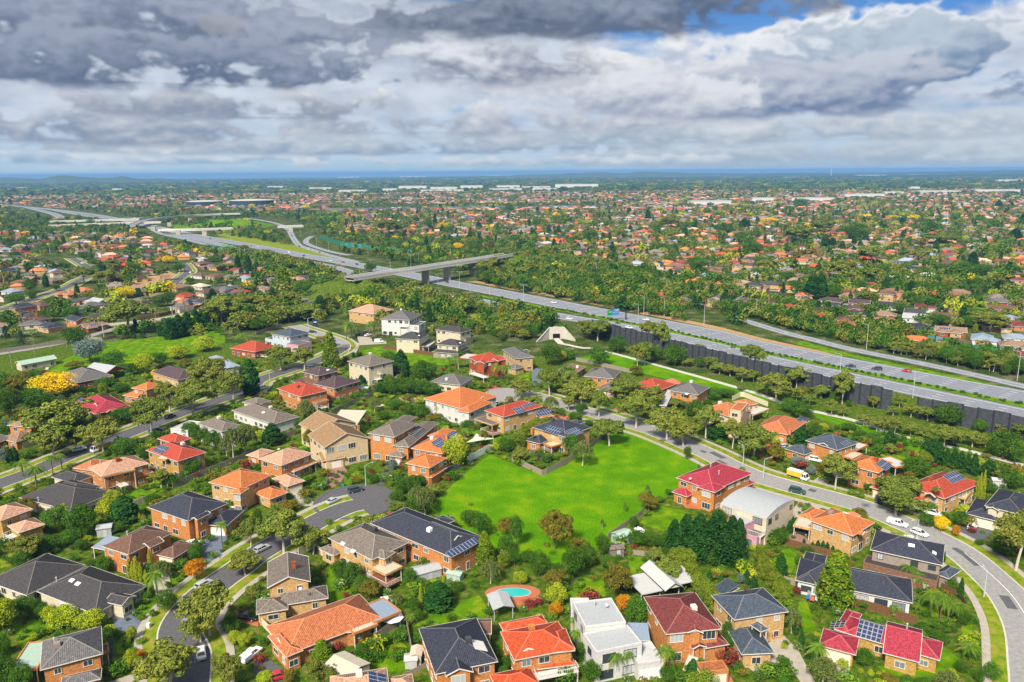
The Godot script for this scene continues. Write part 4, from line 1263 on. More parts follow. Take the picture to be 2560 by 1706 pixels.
	for g in [["pink paving", [Vector2(-60,-232.2),Vector2(-54.5,-234.4),Vector2(-52.4,-229.9),Vector2(-52.4,-220.4),Vector2(-54.3,-216),Vector2(-57.6,-224.2)]], ["blue paving", [Vector2(-80,-180.8),Vector2(-78.5,-187.9),Vector2(-73.4,-185.9),Vector2(-74,-180.7),Vector2(-71.7,-175.7),Vector2(-73,-170.2),Vector2(-78,-176.4)]], ["blue paving", [Vector2(-85.6,-148.3),Vector2(-81.9,-149.4),Vector2(-75.1,-143.7),Vector2(-74.3,-140.2),Vector2(-82.7,-144)]], ["dark paving", [Vector2(112.5,-181.6),Vector2(120.5,-190.6),Vector2(124.9,-186.1),Vector2(121.1,-181.8),Vector2(113.9,-177)]],
		["concrete", [Vector2(49,-135.7),Vector2(54.2,-140.8),Vector2(55.6,-134.8),Vector2(55.2,-124.9),Vector2(52.5,-124.9),Vector2(52,-131.5),Vector2(48.3,-132.1)]], ["concrete", [Vector2(60.3,-131.6),Vector2(63.8,-130.3),Vector2(61.3,-124.5),Vector2(57.2,-124.6)]], ["dark paving", [Vector2(-50.9,-134.6),Vector2(-46.9,-132.7),Vector2(-42,-128.4),Vector2(-43.3,-125.7),Vector2(-49.2,-129.2)]], ["red paving", [Vector2(-14.7,-335.8),Vector2(-6.4,-328.7),Vector2(-4.3,-321.2),Vector2(-9.8,-319.5),Vector2(-13.2,-328.9)]], ["red paving", [Vector2(15.1,-284.7),Vector2(21.4,-290.5),Vector2(21.6,-280.2),Vector2(15.6,-276.1)]], ["blue paving", [Vector2(9.2,-359.6),Vector2(14.2,-357.1),Vector2(12.2,-327.3),Vector2(8.9,-327.4)]],
		["red paving", [Vector2(85.1,-253.2),Vector2(91.3,-251.6),Vector2(85.7,-236.7),Vector2(80.5,-238.3)]], ["concrete", [Vector2(44.2,-129.8),Vector2(50.6,-133.8),Vector2(51.8,-131.2),Vector2(48.8,-128.4),Vector2(45.1,-127.7)]], ["red paving", [Vector2(35.5,-127.8),Vector2(40.1,-128.5),Vector2(40.3,-124.7),Vector2(34.7,-124.5)]], ["concrete", [Vector2(-75.7,-126.4),Vector2(-70.6,-129.9),Vector2(-69.7,-129.1),Vector2(-71.4,-125.7)]], ["concrete", [Vector2(-65.9,-213.6),Vector2(-63.4,-217.5),Vector2(-60,-211),Vector2(-55.4,-203.6),Vector2(-60.1,-203.7)]], ["concrete", [Vector2(-89.3,-436.1),Vector2(-80.6,-432.6),Vector2(-76.3,-415.5),Vector2(-82.2,-412.7),Vector2(-86.2,-423.4)]],
		["red paving", [Vector2(-5.4,-153.9),Vector2(-3.6,-159.3),Vector2(-0.4,-160.3),Vector2(6.3,-154.2),Vector2(3.1,-149.6),Vector2(-2.5,-152.5)]], ["red paving", [Vector2(47.8,-202.6),Vector2(54.3,-204.8),Vector2(55.8,-200.1),Vector2(54.5,-199),Vector2(48.1,-200.6)]], ["pink paving", [Vector2(70.4,-182.9),Vector2(73.4,-185.5),Vector2(75.4,-180.3),Vector2(73.9,-177.1),Vector2(69.3,-179.1)]], ["dark paving", [Vector2(-40.7,-218.4),Vector2(-41.2,-239.8),Vector2(-38.5,-239.8),Vector2(-38.9,-218.4)]], ["concrete", [Vector2(-83.8,-163.5),Vector2(-83.1,-169.5),Vector2(-76.2,-157.3),Vector2(-79.8,-156.4)]], ["dark paving", [Vector2(-19.3,-166.9),Vector2(-10.6,-175.4),Vector2(-9.2,-171.3),Vector2(-14.2,-165.2)]], ["red paving", [Vector2(-60.4,-150.5),Vector2(-55.2,-150.8),Vector2(-53.1,-144.2),Vector2(-57.1,-146)]],
		["concrete", [Vector2(81.8,-205.2),Vector2(87.2,-201.9),Vector2(81.4,-195.2),Vector2(74.6,-192.4),Vector2(75.6,-196.8)]], ["concrete", [Vector2(87.9,-215.8),Vector2(98.7,-228.1),Vector2(98.6,-222.3),Vector2(91.3,-213.6)]], ["red paving", [Vector2(39.5,-291.6),Vector2(44.3,-299.3),Vector2(43.7,-288.4),Vector2(40.8,-287)]], ["concrete", [Vector2(77.3,-152.3),Vector2(84,-149.9),Vector2(82.2,-146.8),Vector2(76.8,-150)]], ["dark paving", [Vector2(5.3,-246.5),Vector2(7.8,-253.3),Vector2(12.6,-243),Vector2(9.6,-236.7)]]]:
		setting("driveway", sheet(g[1], 0.10 + 0.004 * (taken.get("driveway", 0) % 5)), M[g[0]])
	# green mound inside the interchange, retaining slope on the left
	var mo := Vector2(-503.9,-1396.9)
	setting("grass_mound", mound(Vector3(mo.x, 0, mo.y), 75, 45, 12, 24, 10), M["grass"])

func mound(c: Vector3, rx: float, rz: float, h: float, nx: int, nz: int) -> ArrayMesh:
	var n := FastNoiseLite.new()
	n.frequency = 3.0 / rx
	n.seed = int(absf(c.x)) % 97
	var st := mb()
	var pt := func(i, j) -> Vector3:
		var u: float = i / float(nx) * 2.0 - 1.0
		var v: float = j / float(nz) * 2.0 - 1.0
		var x: float = c.x + u * rx
		var z: float = c.z + v * rz
		var f := maxf(0.0, (1.0 - u * u) * (1.0 - v * v))
		return Vector3(x, c.y + h * f * (1.0 + 0.55 * n.get_noise_2d(x, z)), z)
	for i in nx:
		for j in nz:
			quad(st, pt.call(i, j), pt.call(i + 1, j), pt.call(i + 1, j + 1), pt.call(i, j + 1), Vector3.UP)
	return done(st)

# ---------------------------------------------------------------- streets

func street(pts: Array, half: float, surface: String, sides := [1, 1], width := [2.6, 1.5], grass := "verge") -> void:
	var line := smooth(pts)
	strips.append([line, half + (4.3 if sides[0] or sides[1] else 0.4)])
	var st := mb()
	ribbon(st, line, -half, half, 0.0, 0.11)
	setting("street", done(st), M[surface])
	for k in 2:
		if not sides[k]: continue
		var s: float = -1.0 if k == 0 else 1.0
		st = mb()
		ribbon(st, line, s * half, s * (half + 0.35), 0.0, 0.20)
		setting("kerb", done(st), M["pale concrete"])
		st = mb()
		ribbon(st, line, s * (half + 0.35), s * (half + 0.35 + width[0]), 0.0, 0.19)
		setting("nature_strip", done(st), M[grass])
		st = mb()
		ribbon(st, line, s * (half + 0.35 + width[0]), s * (half + 0.35 + width[0] + width[1]), 0.0, 0.21)
		setting("footpath", done(st), M["concrete"])

func build_roads() -> void:
	street([Vector2(-161.3,-207.9),Vector2(-156.5,-221.5),Vector2(-152,-231.8),Vector2(-148.9,-243.6),Vector2(-141.2,-262.6),Vector2(-131.3,-288.9),Vector2(-121,-311),Vector2(-114.8,-323.2),Vector2(-115.1,-340.6),Vector2(-106,-359.6),Vector2(-98.4,-374.5),Vector2(-92.4,-394.8),Vector2(-91.3,-407.2)], 4.0, "asphalt")
	street([Vector2(-89.6,-393.4),Vector2(-91.6,-410.1),Vector2(-98.5,-425.3),Vector2(-110.6,-440.1),Vector2(-124.2,-456),Vector2(-134.9,-469.1)], 3.6, "old asphalt", [1, 1])
	street([Vector2(-91.3,-407.2),Vector2(-88.7,-412.9),Vector2(-82.8,-415.7),Vector2(-69.8,-419.1)], 3.4, "concrete", [0, 0])
	street([Vector2(-58.9,-120.4),Vector2(-60.9,-126.9),Vector2(-63.7,-134.4),Vector2(-68.1,-141.1),Vector2(-69.9,-147),Vector2(-69.8,-154.3),Vector2(-68.1,-161.7),Vector2(-65.3,-169.2),Vector2(-63.5,-175),Vector2(-59.8,-182.4),Vector2(-55.6,-188.9),Vector2(-51.2,-196.7),Vector2(-47.1,-201.9),Vector2(-43.9,-204.2)], 4.0, "asphalt")
	street([Vector2(92.2,-118.8),Vector2(97.1,-127.1),Vector2(104.3,-140.1),Vector2(108.5,-152.4),Vector2(109.7,-162.9),Vector2(109.6,-173.6),Vector2(107.1,-182.3),Vector2(103.9,-189.1),Vector2(99.2,-197.9),Vector2(95.1,-203.3),Vector2(77.3,-219.8),Vector2(70.2,-230.4),Vector2(65.5,-240.9),Vector2(60,-251.1),Vector2(50.6,-266),Vector2(39.6,-278.4),Vector2(31.7,-287.2),Vector2(23.2,-295.9),Vector2(14.3,-306.7),Vector2(7.3,-313.7)], 4.3, "old asphalt", [1, 1])
	street([Vector2(9.2,-311),Vector2(5.3,-316.4),Vector2(2.8,-317.4),Vector2(-1.2,-313.9),Vector2(-3.2,-312.2)], 4.6, "old asphalt", [0, 0])
	street([Vector2(-363.3,-526.3),Vector2(-357.4,-537.8),Vector2(-360.9,-566.4),Vector2(-367.1,-598.1),Vector2(-368.7,-625.2),Vector2(-376.8,-659.4),Vector2(-385.8,-687.6),Vector2(-389.9,-707.7),Vector2(-397.1,-729.1)], 4.0, "asphalt")
	street([Vector2(-363,-569.8),Vector2(-371.7,-605.8),Vector2(-364.6,-601.7)], 3.6, "asphalt", [0, 0])
	street([Vector2(-433.7,-789.5),Vector2(-469.4,-838.4),Vector2(-498.1,-877.1)], 4.0, "asphalt", [1, 1])
	street([Vector2(-290.7,-660.1),Vector2(-301,-703.1),Vector2(-310.9,-740.5),Vector2(-327,-776.2),Vector2(-347.7,-815.7)], 4.0, "asphalt", [1, 1])
	street([Vector2(-257.8,-624.8),Vector2(-245.4,-636.4),Vector2(-234.9,-644.2),Vector2(-224.5,-635.3)], 3.5, "asphalt", [0, 0])
	street([Vector2(-252.9,-476.7),Vector2(-229.1,-495.5),Vector2(-221.3,-511.1),Vector2(-213.1,-530.5)], 3.6, "concrete", [0, 1], [2.0, 1.2])
	street([Vector2(-275.7,-387.5),Vector2(-270.3,-397.8),Vector2(-259.8,-411.4),Vector2(-251.4,-425.9),Vector2(-243.8,-455.1),Vector2(-242.5,-469.4)], 3.2, "old asphalt", [0, 0])
	# walking path beside the freeway barrier
	var path := smooth([Vector2(25.7,-413.5),Vector2(30.5,-408.9),Vector2(37.5,-401.6),Vector2(48.9,-392.9),Vector2(97.9,-321.3),Vector2(110.6,-296),Vector2(119.5,-285.5),Vector2(127.8,-276.5),Vector2(135.9,-260.2),Vector2(142.7,-252),Vector2(150.3,-245.5),Vector2(155.9,-238.1),Vector2(161.6,-230.4)])
	var st := mb()
	ribbon(st, path, -1.3, 1.3, 0.0, 0.12)
	setting("walking_path", done(st), M["pale concrete"])
	st = mb()
	ribbon(st, smooth([Vector2(92.2,-118.8),Vector2(97.1,-127.1),Vector2(104.3,-140.1),Vector2(108.5,-152.4),Vector2(109.7,-162.9),Vector2(109.6,-173.6)]), 0.7, 0.85, 0.11, 0.125)
	setting("edge_line", done(st), M["paint"])
	# mended patches in the asphalt
	for k in range(5):
		var sl: Array = strips[[0, 3, 4, 0, 4][k]][0]
		for m in 5:
			var q := along(sl, length_of(sl) * rng.randf_range(0.12, 0.9))
			var side := Vector2(-q[1].y, q[1].x) * rng.randf_range(-2.4, 2.4)
			var u: Vector2 = q[1] * rng.randf_range(0.8, 3.4)
			var w := Vector2(-q[1].y, q[1].x) * rng.randf_range(0.4, 1.1)
			var c: Vector2 = q[0] + side
			setting("asphalt_patch", sheet([c - u - w, c + u - w, c + u + w, c - u + w], 0.122, 0.012), M["dark paving"] if k != 1 else M["freeway"])
	# turning circles
	for t in [[Vector2(-45.1,-206.6), 11.0, "asphalt"], [Vector2(-1.7,-313.9), 9.5, "old asphalt"]]:
		st = mb()
		lathe(st, [Vector2(t[1] + 1.0, 0.0), Vector2(t[1] + 1.0, 0.2), Vector2(t[1], 0.2), Vector2(t[1], 0.13), Vector2(0.01, 0.13)], 40, Vector3(t[0].x, 0, t[0].y))
		setting("turning_circle", done(st), M[t[2]])
		footprints.append([t[0], t[1] + 0.5, t[1] + 0.5, 0.0])

# ---------------------------------------------------------------- freeway

func carriageway(pts: Array, half: float, lanes: int, called := "freeway", y := 0.1) -> Array:
	var line := smooth(pts, 8)
	strips.append([line, half + 1.5])
	var st := mb()
	ribbon(st, line, -half, half, 0.0, y)
	setting(called, done(st), M["freeway"])
	st = mb()
	ribbon(st, line, -half + 1.6, -half + 1.85, y, y + 0.012)
	ribbon(st, line, half - 2.6, half - 2.35, y, y + 0.012)
	var total := length_of(line)
	for k in range(1, lanes):
		var off := -half + 1.7 + (half * 2 - 4.2) * k / lanes
		var s := 0.0
		while s < total:
			var a := along(line, s)
			var b := along(line, s + 3.2)
			if Vector2(a[0]).length() < 1500.0:
				var n := Vector2(-a[1].y, a[1].x)
				ribbon(st, [a[0] + n * off, b[0] + n * off], -0.1, 0.1, y, y + 0.012)
			s += 12.0
	setting("lane_marking", done(st), M["paint"])
	return line

func barrier(pts: Array, h: float, wide: float, label: String, panel: Array, post: String) -> void:
	var line: Array = pts
	var total := length_of(line)
	var start: Vector2 = line[0]
	var o := thing("noise_barrier", label, "noise barrier", Vector3(start.x, 0, start.y), 0.0)
	var n := int(total / wide)
	for i in n:
		var a := along(line, i * wide)
		var b := along(line, (i + 1) * wide)
		var c: Vector2 = ((a[0] as Vector2) + b[0]) * 0.5 - start
		var d: Vector2 = ((b[0] as Vector2) - a[0])
		var hh := h + 0.25 * (i % 3)
		var ang := atan2(-d.y, d.x)
		part("panel", box_mesh(Vector3(snappedf(wide - 0.5, 0.1), hh, 0.16)), M[panel[i % panel.size()]], o, Vector3(c.x, hh / 2, c.y), ang)
		var q: Vector2 = a[0] - start
		part("post", box_mesh(Vector3(0.45, h + 0.4, 0.6)), M[post], o, Vector3(q.x, (h + 0.4) / 2, q.y), ang)

func light_pole(p: Vector2, h: float, turn: float, double := false) -> void:
	var o := thing("light_pole", "grey light pole " + ("on the freeway" if h > 9.0 else "beside the " + nearest_mark(Vector3(p.x, 0, p.y))), "light pole", Vector3(p.x, 0, p.y), turn)
	var st := mb()
	tube(st, [Vector3(0, 0, 0), Vector3(0, h * 0.5, 0), Vector3(0, h, 0)], [0.16, 0.12, 0.09], 6)
	part("pole", done(st), M["steel"], o)
	for s in ([-1, 1] if double else [1]):
		st = mb()
		tube(st, [Vector3(0, h - 0.1, 0), Vector3(s * 1.2, h + 0.35, 0), Vector3(s * 2.4, h + 0.45, 0)], [0.07, 0.06, 0.05], 5)
		part("arm", done(st), M["steel"], o)
		part("lamp_head", box_mesh(Vector3(0.7, 0.14, 0.3)), M["steel"], o, Vector3(s * 2.6, h + 0.42, 0))

func bridge(called: String, label: String, pts: Array, half: float, y: float, deck := "freeway") -> Node3D:
	var line := smooth(pts, 6)
	var p0: Vector2 = line[0]
	var rel := []
	for p in line: rel.append(p - p0)
	var o := thing(called, label, "bridge", Vector3(p0.x, 0, p0.y))
	var st := mb()
	ribbon(st, rel, -half, half, y - 2.0, y - 0.02, PackedFloat32Array(range(rel.size()).map(func(_i): return 0.0)))
	part("girder", done(st), M["bridge concrete"], o)
	st = mb()
	ribbon(st, rel, -half + 0.5, half - 0.5, y, y + 0.02)
	part("roadway", done(st), M[deck], o)
	for s in [-1.0, 1.0]:
		st = mb()
		ribbon(st, rel, s * half, s * (half - 0.4), y - 0.6, y + 1.1)
		part("parapet", done(st), M["bridge concrete"], o)
	return o

func build_freeway() -> void:
	var far := carriageway([Vector2(237.3,-270.1),Vector2(209.7,-304.8),Vector2(135.4,-398.7),Vector2(109.9,-442.7),Vector2(54.1,-514.2),Vector2(0.3,-584.4),Vector2(-56.8,-657.3),Vector2(-89.8,-703.6),Vector2(-193.6,-834.6),Vector2(-245.9,-895.9),Vector2(-331.8,-1005.8),Vector2(-436.2,-1131.2),Vector2(-524.5,-1244.6),Vector2(-651.2,-1415.7),Vector2(-820.2,-1640.6),Vector2(-1020.7,-1888.7),Vector2(-1310.9,-2202.7),Vector2(-1890.3,-2778)], 11.5, 5)
	var near := carriageway([Vector2(219.5,-248.4),Vector2(195.7,-283.1),Vector2(127.1,-373.1),Vector2(103,-413.6),Vector2(61.3,-465.1),Vector2(26.4,-500.4),Vector2(-53.6,-592.8),Vector2(-118.9,-670.6),Vector2(-179.7,-772.8),Vector2(-251.8,-858.2),Vector2(-320.2,-942.9),Vector2(-444.8,-1111.7),Vector2(-549.1,-1247)], 8.0, 3)
	var ramp := carriageway([Vector2(235.2,-298.7),Vector2(220.6,-321.4),Vector2(209.3,-343.5),Vector2(195,-367.2),Vector2(178.1,-392.6),Vector2(165.9,-419.5),Vector2(156.9,-439.4),Vector2(140.1,-492.6)], 4.2, 2, "ramp_road", 0.11)
	carriageway([Vector2(-162.9,-817.3),Vector2(-203.5,-878.2),Vector2(-249.9,-962.3),Vector2(-278.5,-1018.3),Vector2(-318.8,-1136.8),Vector2(-361,-1268.9),Vector2(-399.9,-1375.6),Vector2(-414.8,-1414.3),Vector2(-466.9,-1516.2),Vector2(-552.8,-1647.2)], 4.5, 2, "ramp_road", 0.12)
	carriageway([Vector2(-184.3,-884.7),Vector2(-213.8,-923.9),Vector2(-253.8,-996.1),Vector2(-277.2,-1050.2),Vector2(-291.4,-1109.4),Vector2(-297.1,-1161)], 4.0, 2, "ramp_road", 0.11)
	carriageway([Vector2(-349,-960.4),Vector2(-393.1,-1017.1),Vector2(-481.7,-1138.3),Vector2(-559.6,-1241.7),Vector2(-646.1,-1393.1),Vector2(-701.4,-1477.9)], 4.5, 2, "ramp_road", 0.11)
	carriageway([Vector2(-1420.4,-2300.6),Vector2(-1134.8,-1934),Vector2(-966.5,-1698.7),Vector2(-881.7,-1688.2),Vector2(-801.3,-1705.2)], 10.0, 4, "freeway", 0.12)
	carriageway([Vector2(-1333.3,-2240.2),Vector2(-1083.9,-1926.9),Vector2(-881.7,-1688.2)], 8.0, 3, "freeway", 0.13)
	carriageway([Vector2(-676.3,-1938.8),Vector2(-404.3,-1851.6),Vector2(-267.1,-1859),Vector2(-144,-1882.6)], 7.0, 3, "freeway", 0.1)
	# planted median and bare banks
	var st := mb()
	var med := smooth([Vector2(228.4,-259.3),Vector2(202.7,-293.9),Vector2(131.2,-386),Vector2(105.7,-425),Vector2(63.3,-480.7),Vector2(27.6,-523.2),Vector2(-24.1,-581.6)], 6)
	ribbon(st, med, -2.6, 2.6, 0.0, 0.14)
	setting("median_strip", done(st), M["grass"])
	strips.append([med, 2.4])
	st = mb()
	ribbon(st, smooth([Vector2(164.4,-377),Vector2(137.4,-418.6),Vector2(114.8,-463),Vector2(57.3,-545),Vector2(0.3,-617.4),Vector2(-34,-661.1)], 6), -3.0, 4.5, 0.0, 0.07)
	setting("bare_bank", done(st), M["dirt"])
	setting("ramp_island", sheet([Vector2(151.9,-409),Vector2(158.4,-414.2),Vector2(173.3,-381.5),Vector2(189.4,-356.1),Vector2(204.3,-334.9),Vector2(211.3,-319.4),Vector2(198,-335),Vector2(182.7,-356.3),Vector2(163.2,-383.4)], 0.16), M["grass"])
	# barriers
	barrier([Vector2(46.2,-437),Vector2(53.8,-423.6),Vector2(71.8,-398),Vector2(86.6,-372.7),Vector2(111.1,-335),Vector2(135.8,-300.4),Vector2(148.3,-286.8)], 8.4, 4.2, "dark grey panelled noise barrier along the near side of the freeway", ["barrier"], "post")
	barrier([Vector2(152.3,-278.7),Vector2(163.4,-269.1),Vector2(177.1,-254.1),Vector2(187.9,-242.2)], 8.0, 5.0, "dark grey noise barrier at the right edge beside the freeway", ["barrier"], "post")
	barrier([Vector2(-460.3,-1943.4),Vector2(-346,-1912.1),Vector2(-173.1,-1975.1),Vector2(48.1,-1979.8),Vector2(279,-2049.6)], 7.0, 9.0, "long pale grey noise barrier in front of the far suburb", ["far barrier"], "far barrier")
	barrier([Vector2(-279.9,-1526.1),Vector2(-200.9,-1603.4),Vector2(-122.9,-1730.9)], 6.0, 8.0, "grey noise barrier beside the far grass strip", ["far barrier"], "post")
	for g in [["teal panel", Color(0.02, 0.26, 0.24)], ["green panel", Color(0.03, 0.24, 0.06)], ["lime panel", Color(0.14, 0.42, 0.04)], ["blue panel", Color(0.10, 0.28, 0.34)]]: mat(g[0], g[1], 0.35, 0.5)
	barrier([Vector2(-221.3,-1003.1),Vector2(-186.3,-967.3),Vector2(-151.3,-919.8),Vector2(-112.2,-884)], 5.0, 4.0, "green glass noise barrier behind the bridge", ["teal panel", "green panel", "teal panel", "blue panel"], "post")
	barrier([Vector2(-273.8,-1114.7),Vector2(-215.2,-998.6)], 5.0, 4.0, "teal noise barrier beside the curved ramp", ["teal panel", "green panel"], "post")
	barrier([Vector2(-376,-967),Vector2(-352.5,-942.7)], 5.5, 3.5, "blue and green noise barrier at the left suburb", ["teal panel", "blue panel"], "post")
	barrier([Vector2(-297.4,-873),Vector2(-271.1,-841.7),Vector2(-236.8,-805.3),Vector2(-212,-775.3)], 5.0, 3.5, "bright green and blue noise barrier between trees and freeway", ["blue panel", "blue panel", "lime panel", "green panel"], "post")
	barrier([Vector2(-178.6,-727.4),Vector2(-165.7,-710.8),Vector2(-152.9,-697.4)], 5.0, 3.5, "dark noise barrier beside the road bridge", ["barrier"], "post")
	barrier([Vector2(138.6,-667.3),Vector2(155.1,-635.1),Vector2(166.3,-579.9),Vector2(178.8,-542.5)], 4.5, 4.0, "teal and green noise barrier below the right suburb", ["teal panel", "blue panel", "green panel"], "post")
	barrier([Vector2(223.4,-406.6),Vector2(230.5,-395.9),Vector2(230.9,-386),Vector2(236.4,-378),Vector2(238.6,-373.3),Vector2(244.4,-361.4)], 4.5, 4.5, "teal noise barrier at the right end of the wooded bank", ["teal panel", "blue panel", "green panel"], "post")
	# road bridge over the freeway
	var deck := [Vector2(-122.8,-580.7),Vector2(-101.2,-610.6),Vector2(-83,-632.1),Vector2(-59.5,-665.5),Vector2(-32.2,-702.4),Vector2(-3.1,-745)]
	var br := bridge("road_bridge", "concrete road bridge crossing over the freeway", deck, 5.4, 14.5)
	var bp := br.position
	var bl := smooth(deck, 6)
	var bt := length_of(bl)
	for e in [[deck[0], 44.0], [deck[-1], 34.0]]: setting("embankment", mound(Vector3(e[0].x, 0, e[0].y), e[1], 24.0, 12.4, 22, 14), M["garden"])
	for f in [0.41, 0.55]:
		var q := along(bl, bt * f)
		part("pier", box_mesh(Vector3(1.6, 12.5, 6.5)), M["concrete"], br, Vector3(q[0].x - bp.x, 6.25, q[0].y - bp.z), atan2(-q[1].y, q[1].x) + 0.25)
	for k in 9:
		var q := along(bl, bt * 0.73 + k * 3.3)
		var n := Vector2(-q[1].y, q[1].x)
		if n.y < 0.0: n = -n
		part("abutment_panel", box_mesh(Vector3(3.1, 12.4, 0.8)), M["concrete"], br, Vector3(q[0].x - bp.x + n.x * 4.6, 6.2, q[0].y - bp.z + n.y * 4.6), atan2(-q[1].y, q[1].x))
		part("abutment_core", box_mesh(Vector3(3.2, 12.3, 8.0)), M["concrete"], br, Vector3(q[0].x - bp.x, 6.15, q[0].y - bp.z), atan2(-q[1].y, q[1].x))
	# interchange viaducts
	var v1 := bridge("viaduct", "long pale viaduct across the far left interchange", [Vector2(-856.3,-1446.7),Vector2(-798.4,-1475),Vector2(-716.7,-1506.5)], 7.0, 8.0)
	var v2 := bridge("viaduct", "second pale viaduct in front of the far left interchange", [Vector2(-787.1,-1328.1),Vector2(-737,-1360.1),Vector2(-676.3,-1392.7),Vector2(-630.9,-1407.9)], 6.0, 8.0)
	var v3 := bridge("curved_viaduct", "curved pale ramp viaduct of the interchange", [Vector2(-611.7,-1253.1),Vector2(-656.1,-1366.8),Vector2(-685.4,-1499.8),Vector2(-668,-1593),Vector2(-629.5,-1648.6),Vector2(-580.7,-1676.9)], 6.0, 9.0)
	var v4 := bridge("overpass", "pale overpass in front of the green mound", [Vector2(-551.8,-1223.4),Vector2(-504.2,-1224.9),Vector2(-446.9,-1251.3)], 6.0, 7.0)
	var v5 := bridge("overpass", "small pale overpass over the curved ramp", [Vector2(-382.2,-1278.3),Vector2(-346,-1295.5)], 6.0, 7.0)
	for d in [[v3, Vector2(-596.6,-1300.8)], [v3, Vector2(-616.3,-1408.8)], [v3, Vector2(-630.5,-1535.1)], [v4, Vector2(-517.4,-1210.8)], [v4, Vector2(-466,-1183.7)], [v1, Vector2(-815.5,-1430)], [v1, Vector2(-769.7,-1444.7)], [v2, Vector2(-748.2,-1332.5)], [v2, Vector2(-696.9,-1380)], [v5, Vector2(-356.4,-1261.4)]]:
		part("pier", box_mesh(Vector3(7.0, 7.0, 3.0)), M["concrete"], d[0], Vector3(d[1].x - d[0].position.x, 3.5, d[1].y - d[0].position.z))
	# gantry with direction signs
	var gp := Vector2(72.1,-480.6)
	var g := thing("sign_gantry", "green and blue direction sign on a dark gantry over the near carriageway", "road sign", Vector3(gp.x, 0, gp.y), 0.42)
	part("post", box_mesh(Vector3(0.6, 6.6, 0.6)), M["post"], g, Vector3(0, 3.3, 0))
	part("beam", box_mesh(Vector3(13.5, 0.45, 0.4)), M["post"], g, Vector3(-6.7, 6.4, 0))
	mat("sign green", Color(0.01, 0.25, 0.06), 0.5)
	mat("sign blue", Color(0.04, 0.22, 0.65), 0.5)
	mat("sign gold", Color(0.75, 0.36, 0.06), 0.5)
	var s1 := part("sign_board", box_mesh(Vector3(4.8, 4.0, 0.2)), M["sign blue"], g, Vector3(-7.6, 5.8, 0.4))
	part("sign_border", box_mesh(Vector3(4.4, 0.1, 0.06)), M["paint"], s1, Vector3(0, -0.3, 0.11))
	part("sign_band", box_mesh(Vector3(2.8, 0.6, 0.06)), M["sign gold"], s1, Vector3(0.6, 1.0, 0.11))
	var s2 := part("sign_board", box_mesh(Vector3(3.6, 3.4, 0.2)), M["sign green"], g, Vector3(-12.0, 5.5, 0.4))
	part("sign_border", box_mesh(Vector3(2.4, 0.25, 0.06)), M["paint"], s2, Vector3(0.2, 0.5, 0.11))
	# a second gantry further on
	var hp := Vector2(-320.2,-906.3)
	var h2 := thing("sign_gantry", "pair of small green direction signs on a gantry by the left suburb", "road sign", Vector3(hp.x, 0, hp.y), 0.2)
	part("post", box_mesh(Vector3(0.8, 9.5, 0.8)), M["post"], h2, Vector3(0, 4.75, 0))
	part("beam", box_mesh(Vector3(24.0, 0.7, 0.6)), M["post"], h2, Vector3(-12.0, 9.0, 0))
	for x in [-7.0, -14.0]:
		var b := part("sign_board", box_mesh(Vector3(6.0, 3.6, 0.2)), M["sign green"], h2, Vector3(x, 9.4, 0.5))
		part("sign_border", box_mesh(Vector3(4.6, 0.4, 0.06)), M["paint"], b, Vector3(0, 0.5, 0.12))
	for p in [[Vector2(8.4,-549.2), 13, true], [Vector2(30.4,-587.1), 12, false], [Vector2(74.6,-678.4), 12, false], [Vector2(86.4,-498.2), 12, false], [Vector2(77.5,-466), 12, false], [Vector2(98,-489.2), 12, false], [Vector2(117.4,-581), 12, false], [Vector2(185.1,-393.4), 13, false], [Vector2(223.3,-330), 13, false], [Vector2(164.2,-304.6), 11, false], [Vector2(152.9,-349.1), 8, false], [Vector2(-61,-636), 9, false], [Vector2(-42.6,-628.5), 12, true], [Vector2(0.2,-643.1), 10, false], [Vector2(-32.5,-600.4), 8, false], [Vector2(-16.6,-581.4), 8, false], [Vector2(8.4,-543.7), 13, true], [Vector2(154.8,-481.8), 12, false], [Vector2(117.5,-464), 12, false], [Vector2(-116.6,-825), 10, false], [Vector2(-133,-727.8), 12, true], [Vector2(-93.9,-783.9), 12, true], [Vector2(-99.8,-765.8), 12, false], [Vector2(-64.9,-821.6), 12, false], [Vector2(-115.9,-737.8), 10, false], [Vector2(-407.6,-1119.4), 11, false], [Vector2(-378,-1047.5), 10, false], [Vector2(-315,-1162.6), 13, false], [Vector2(-255.1,-1016.5), 12, false], [Vector2(-220.6,-937.4), 11, false], [Vector2(-434.5,-1115.5), 10, false], [Vector2(-474.8,-1119), 12, false]]:
		light_pole(p[0], p[1], 2.6, p[2])

# ---------------------------------------------------------------- near houses

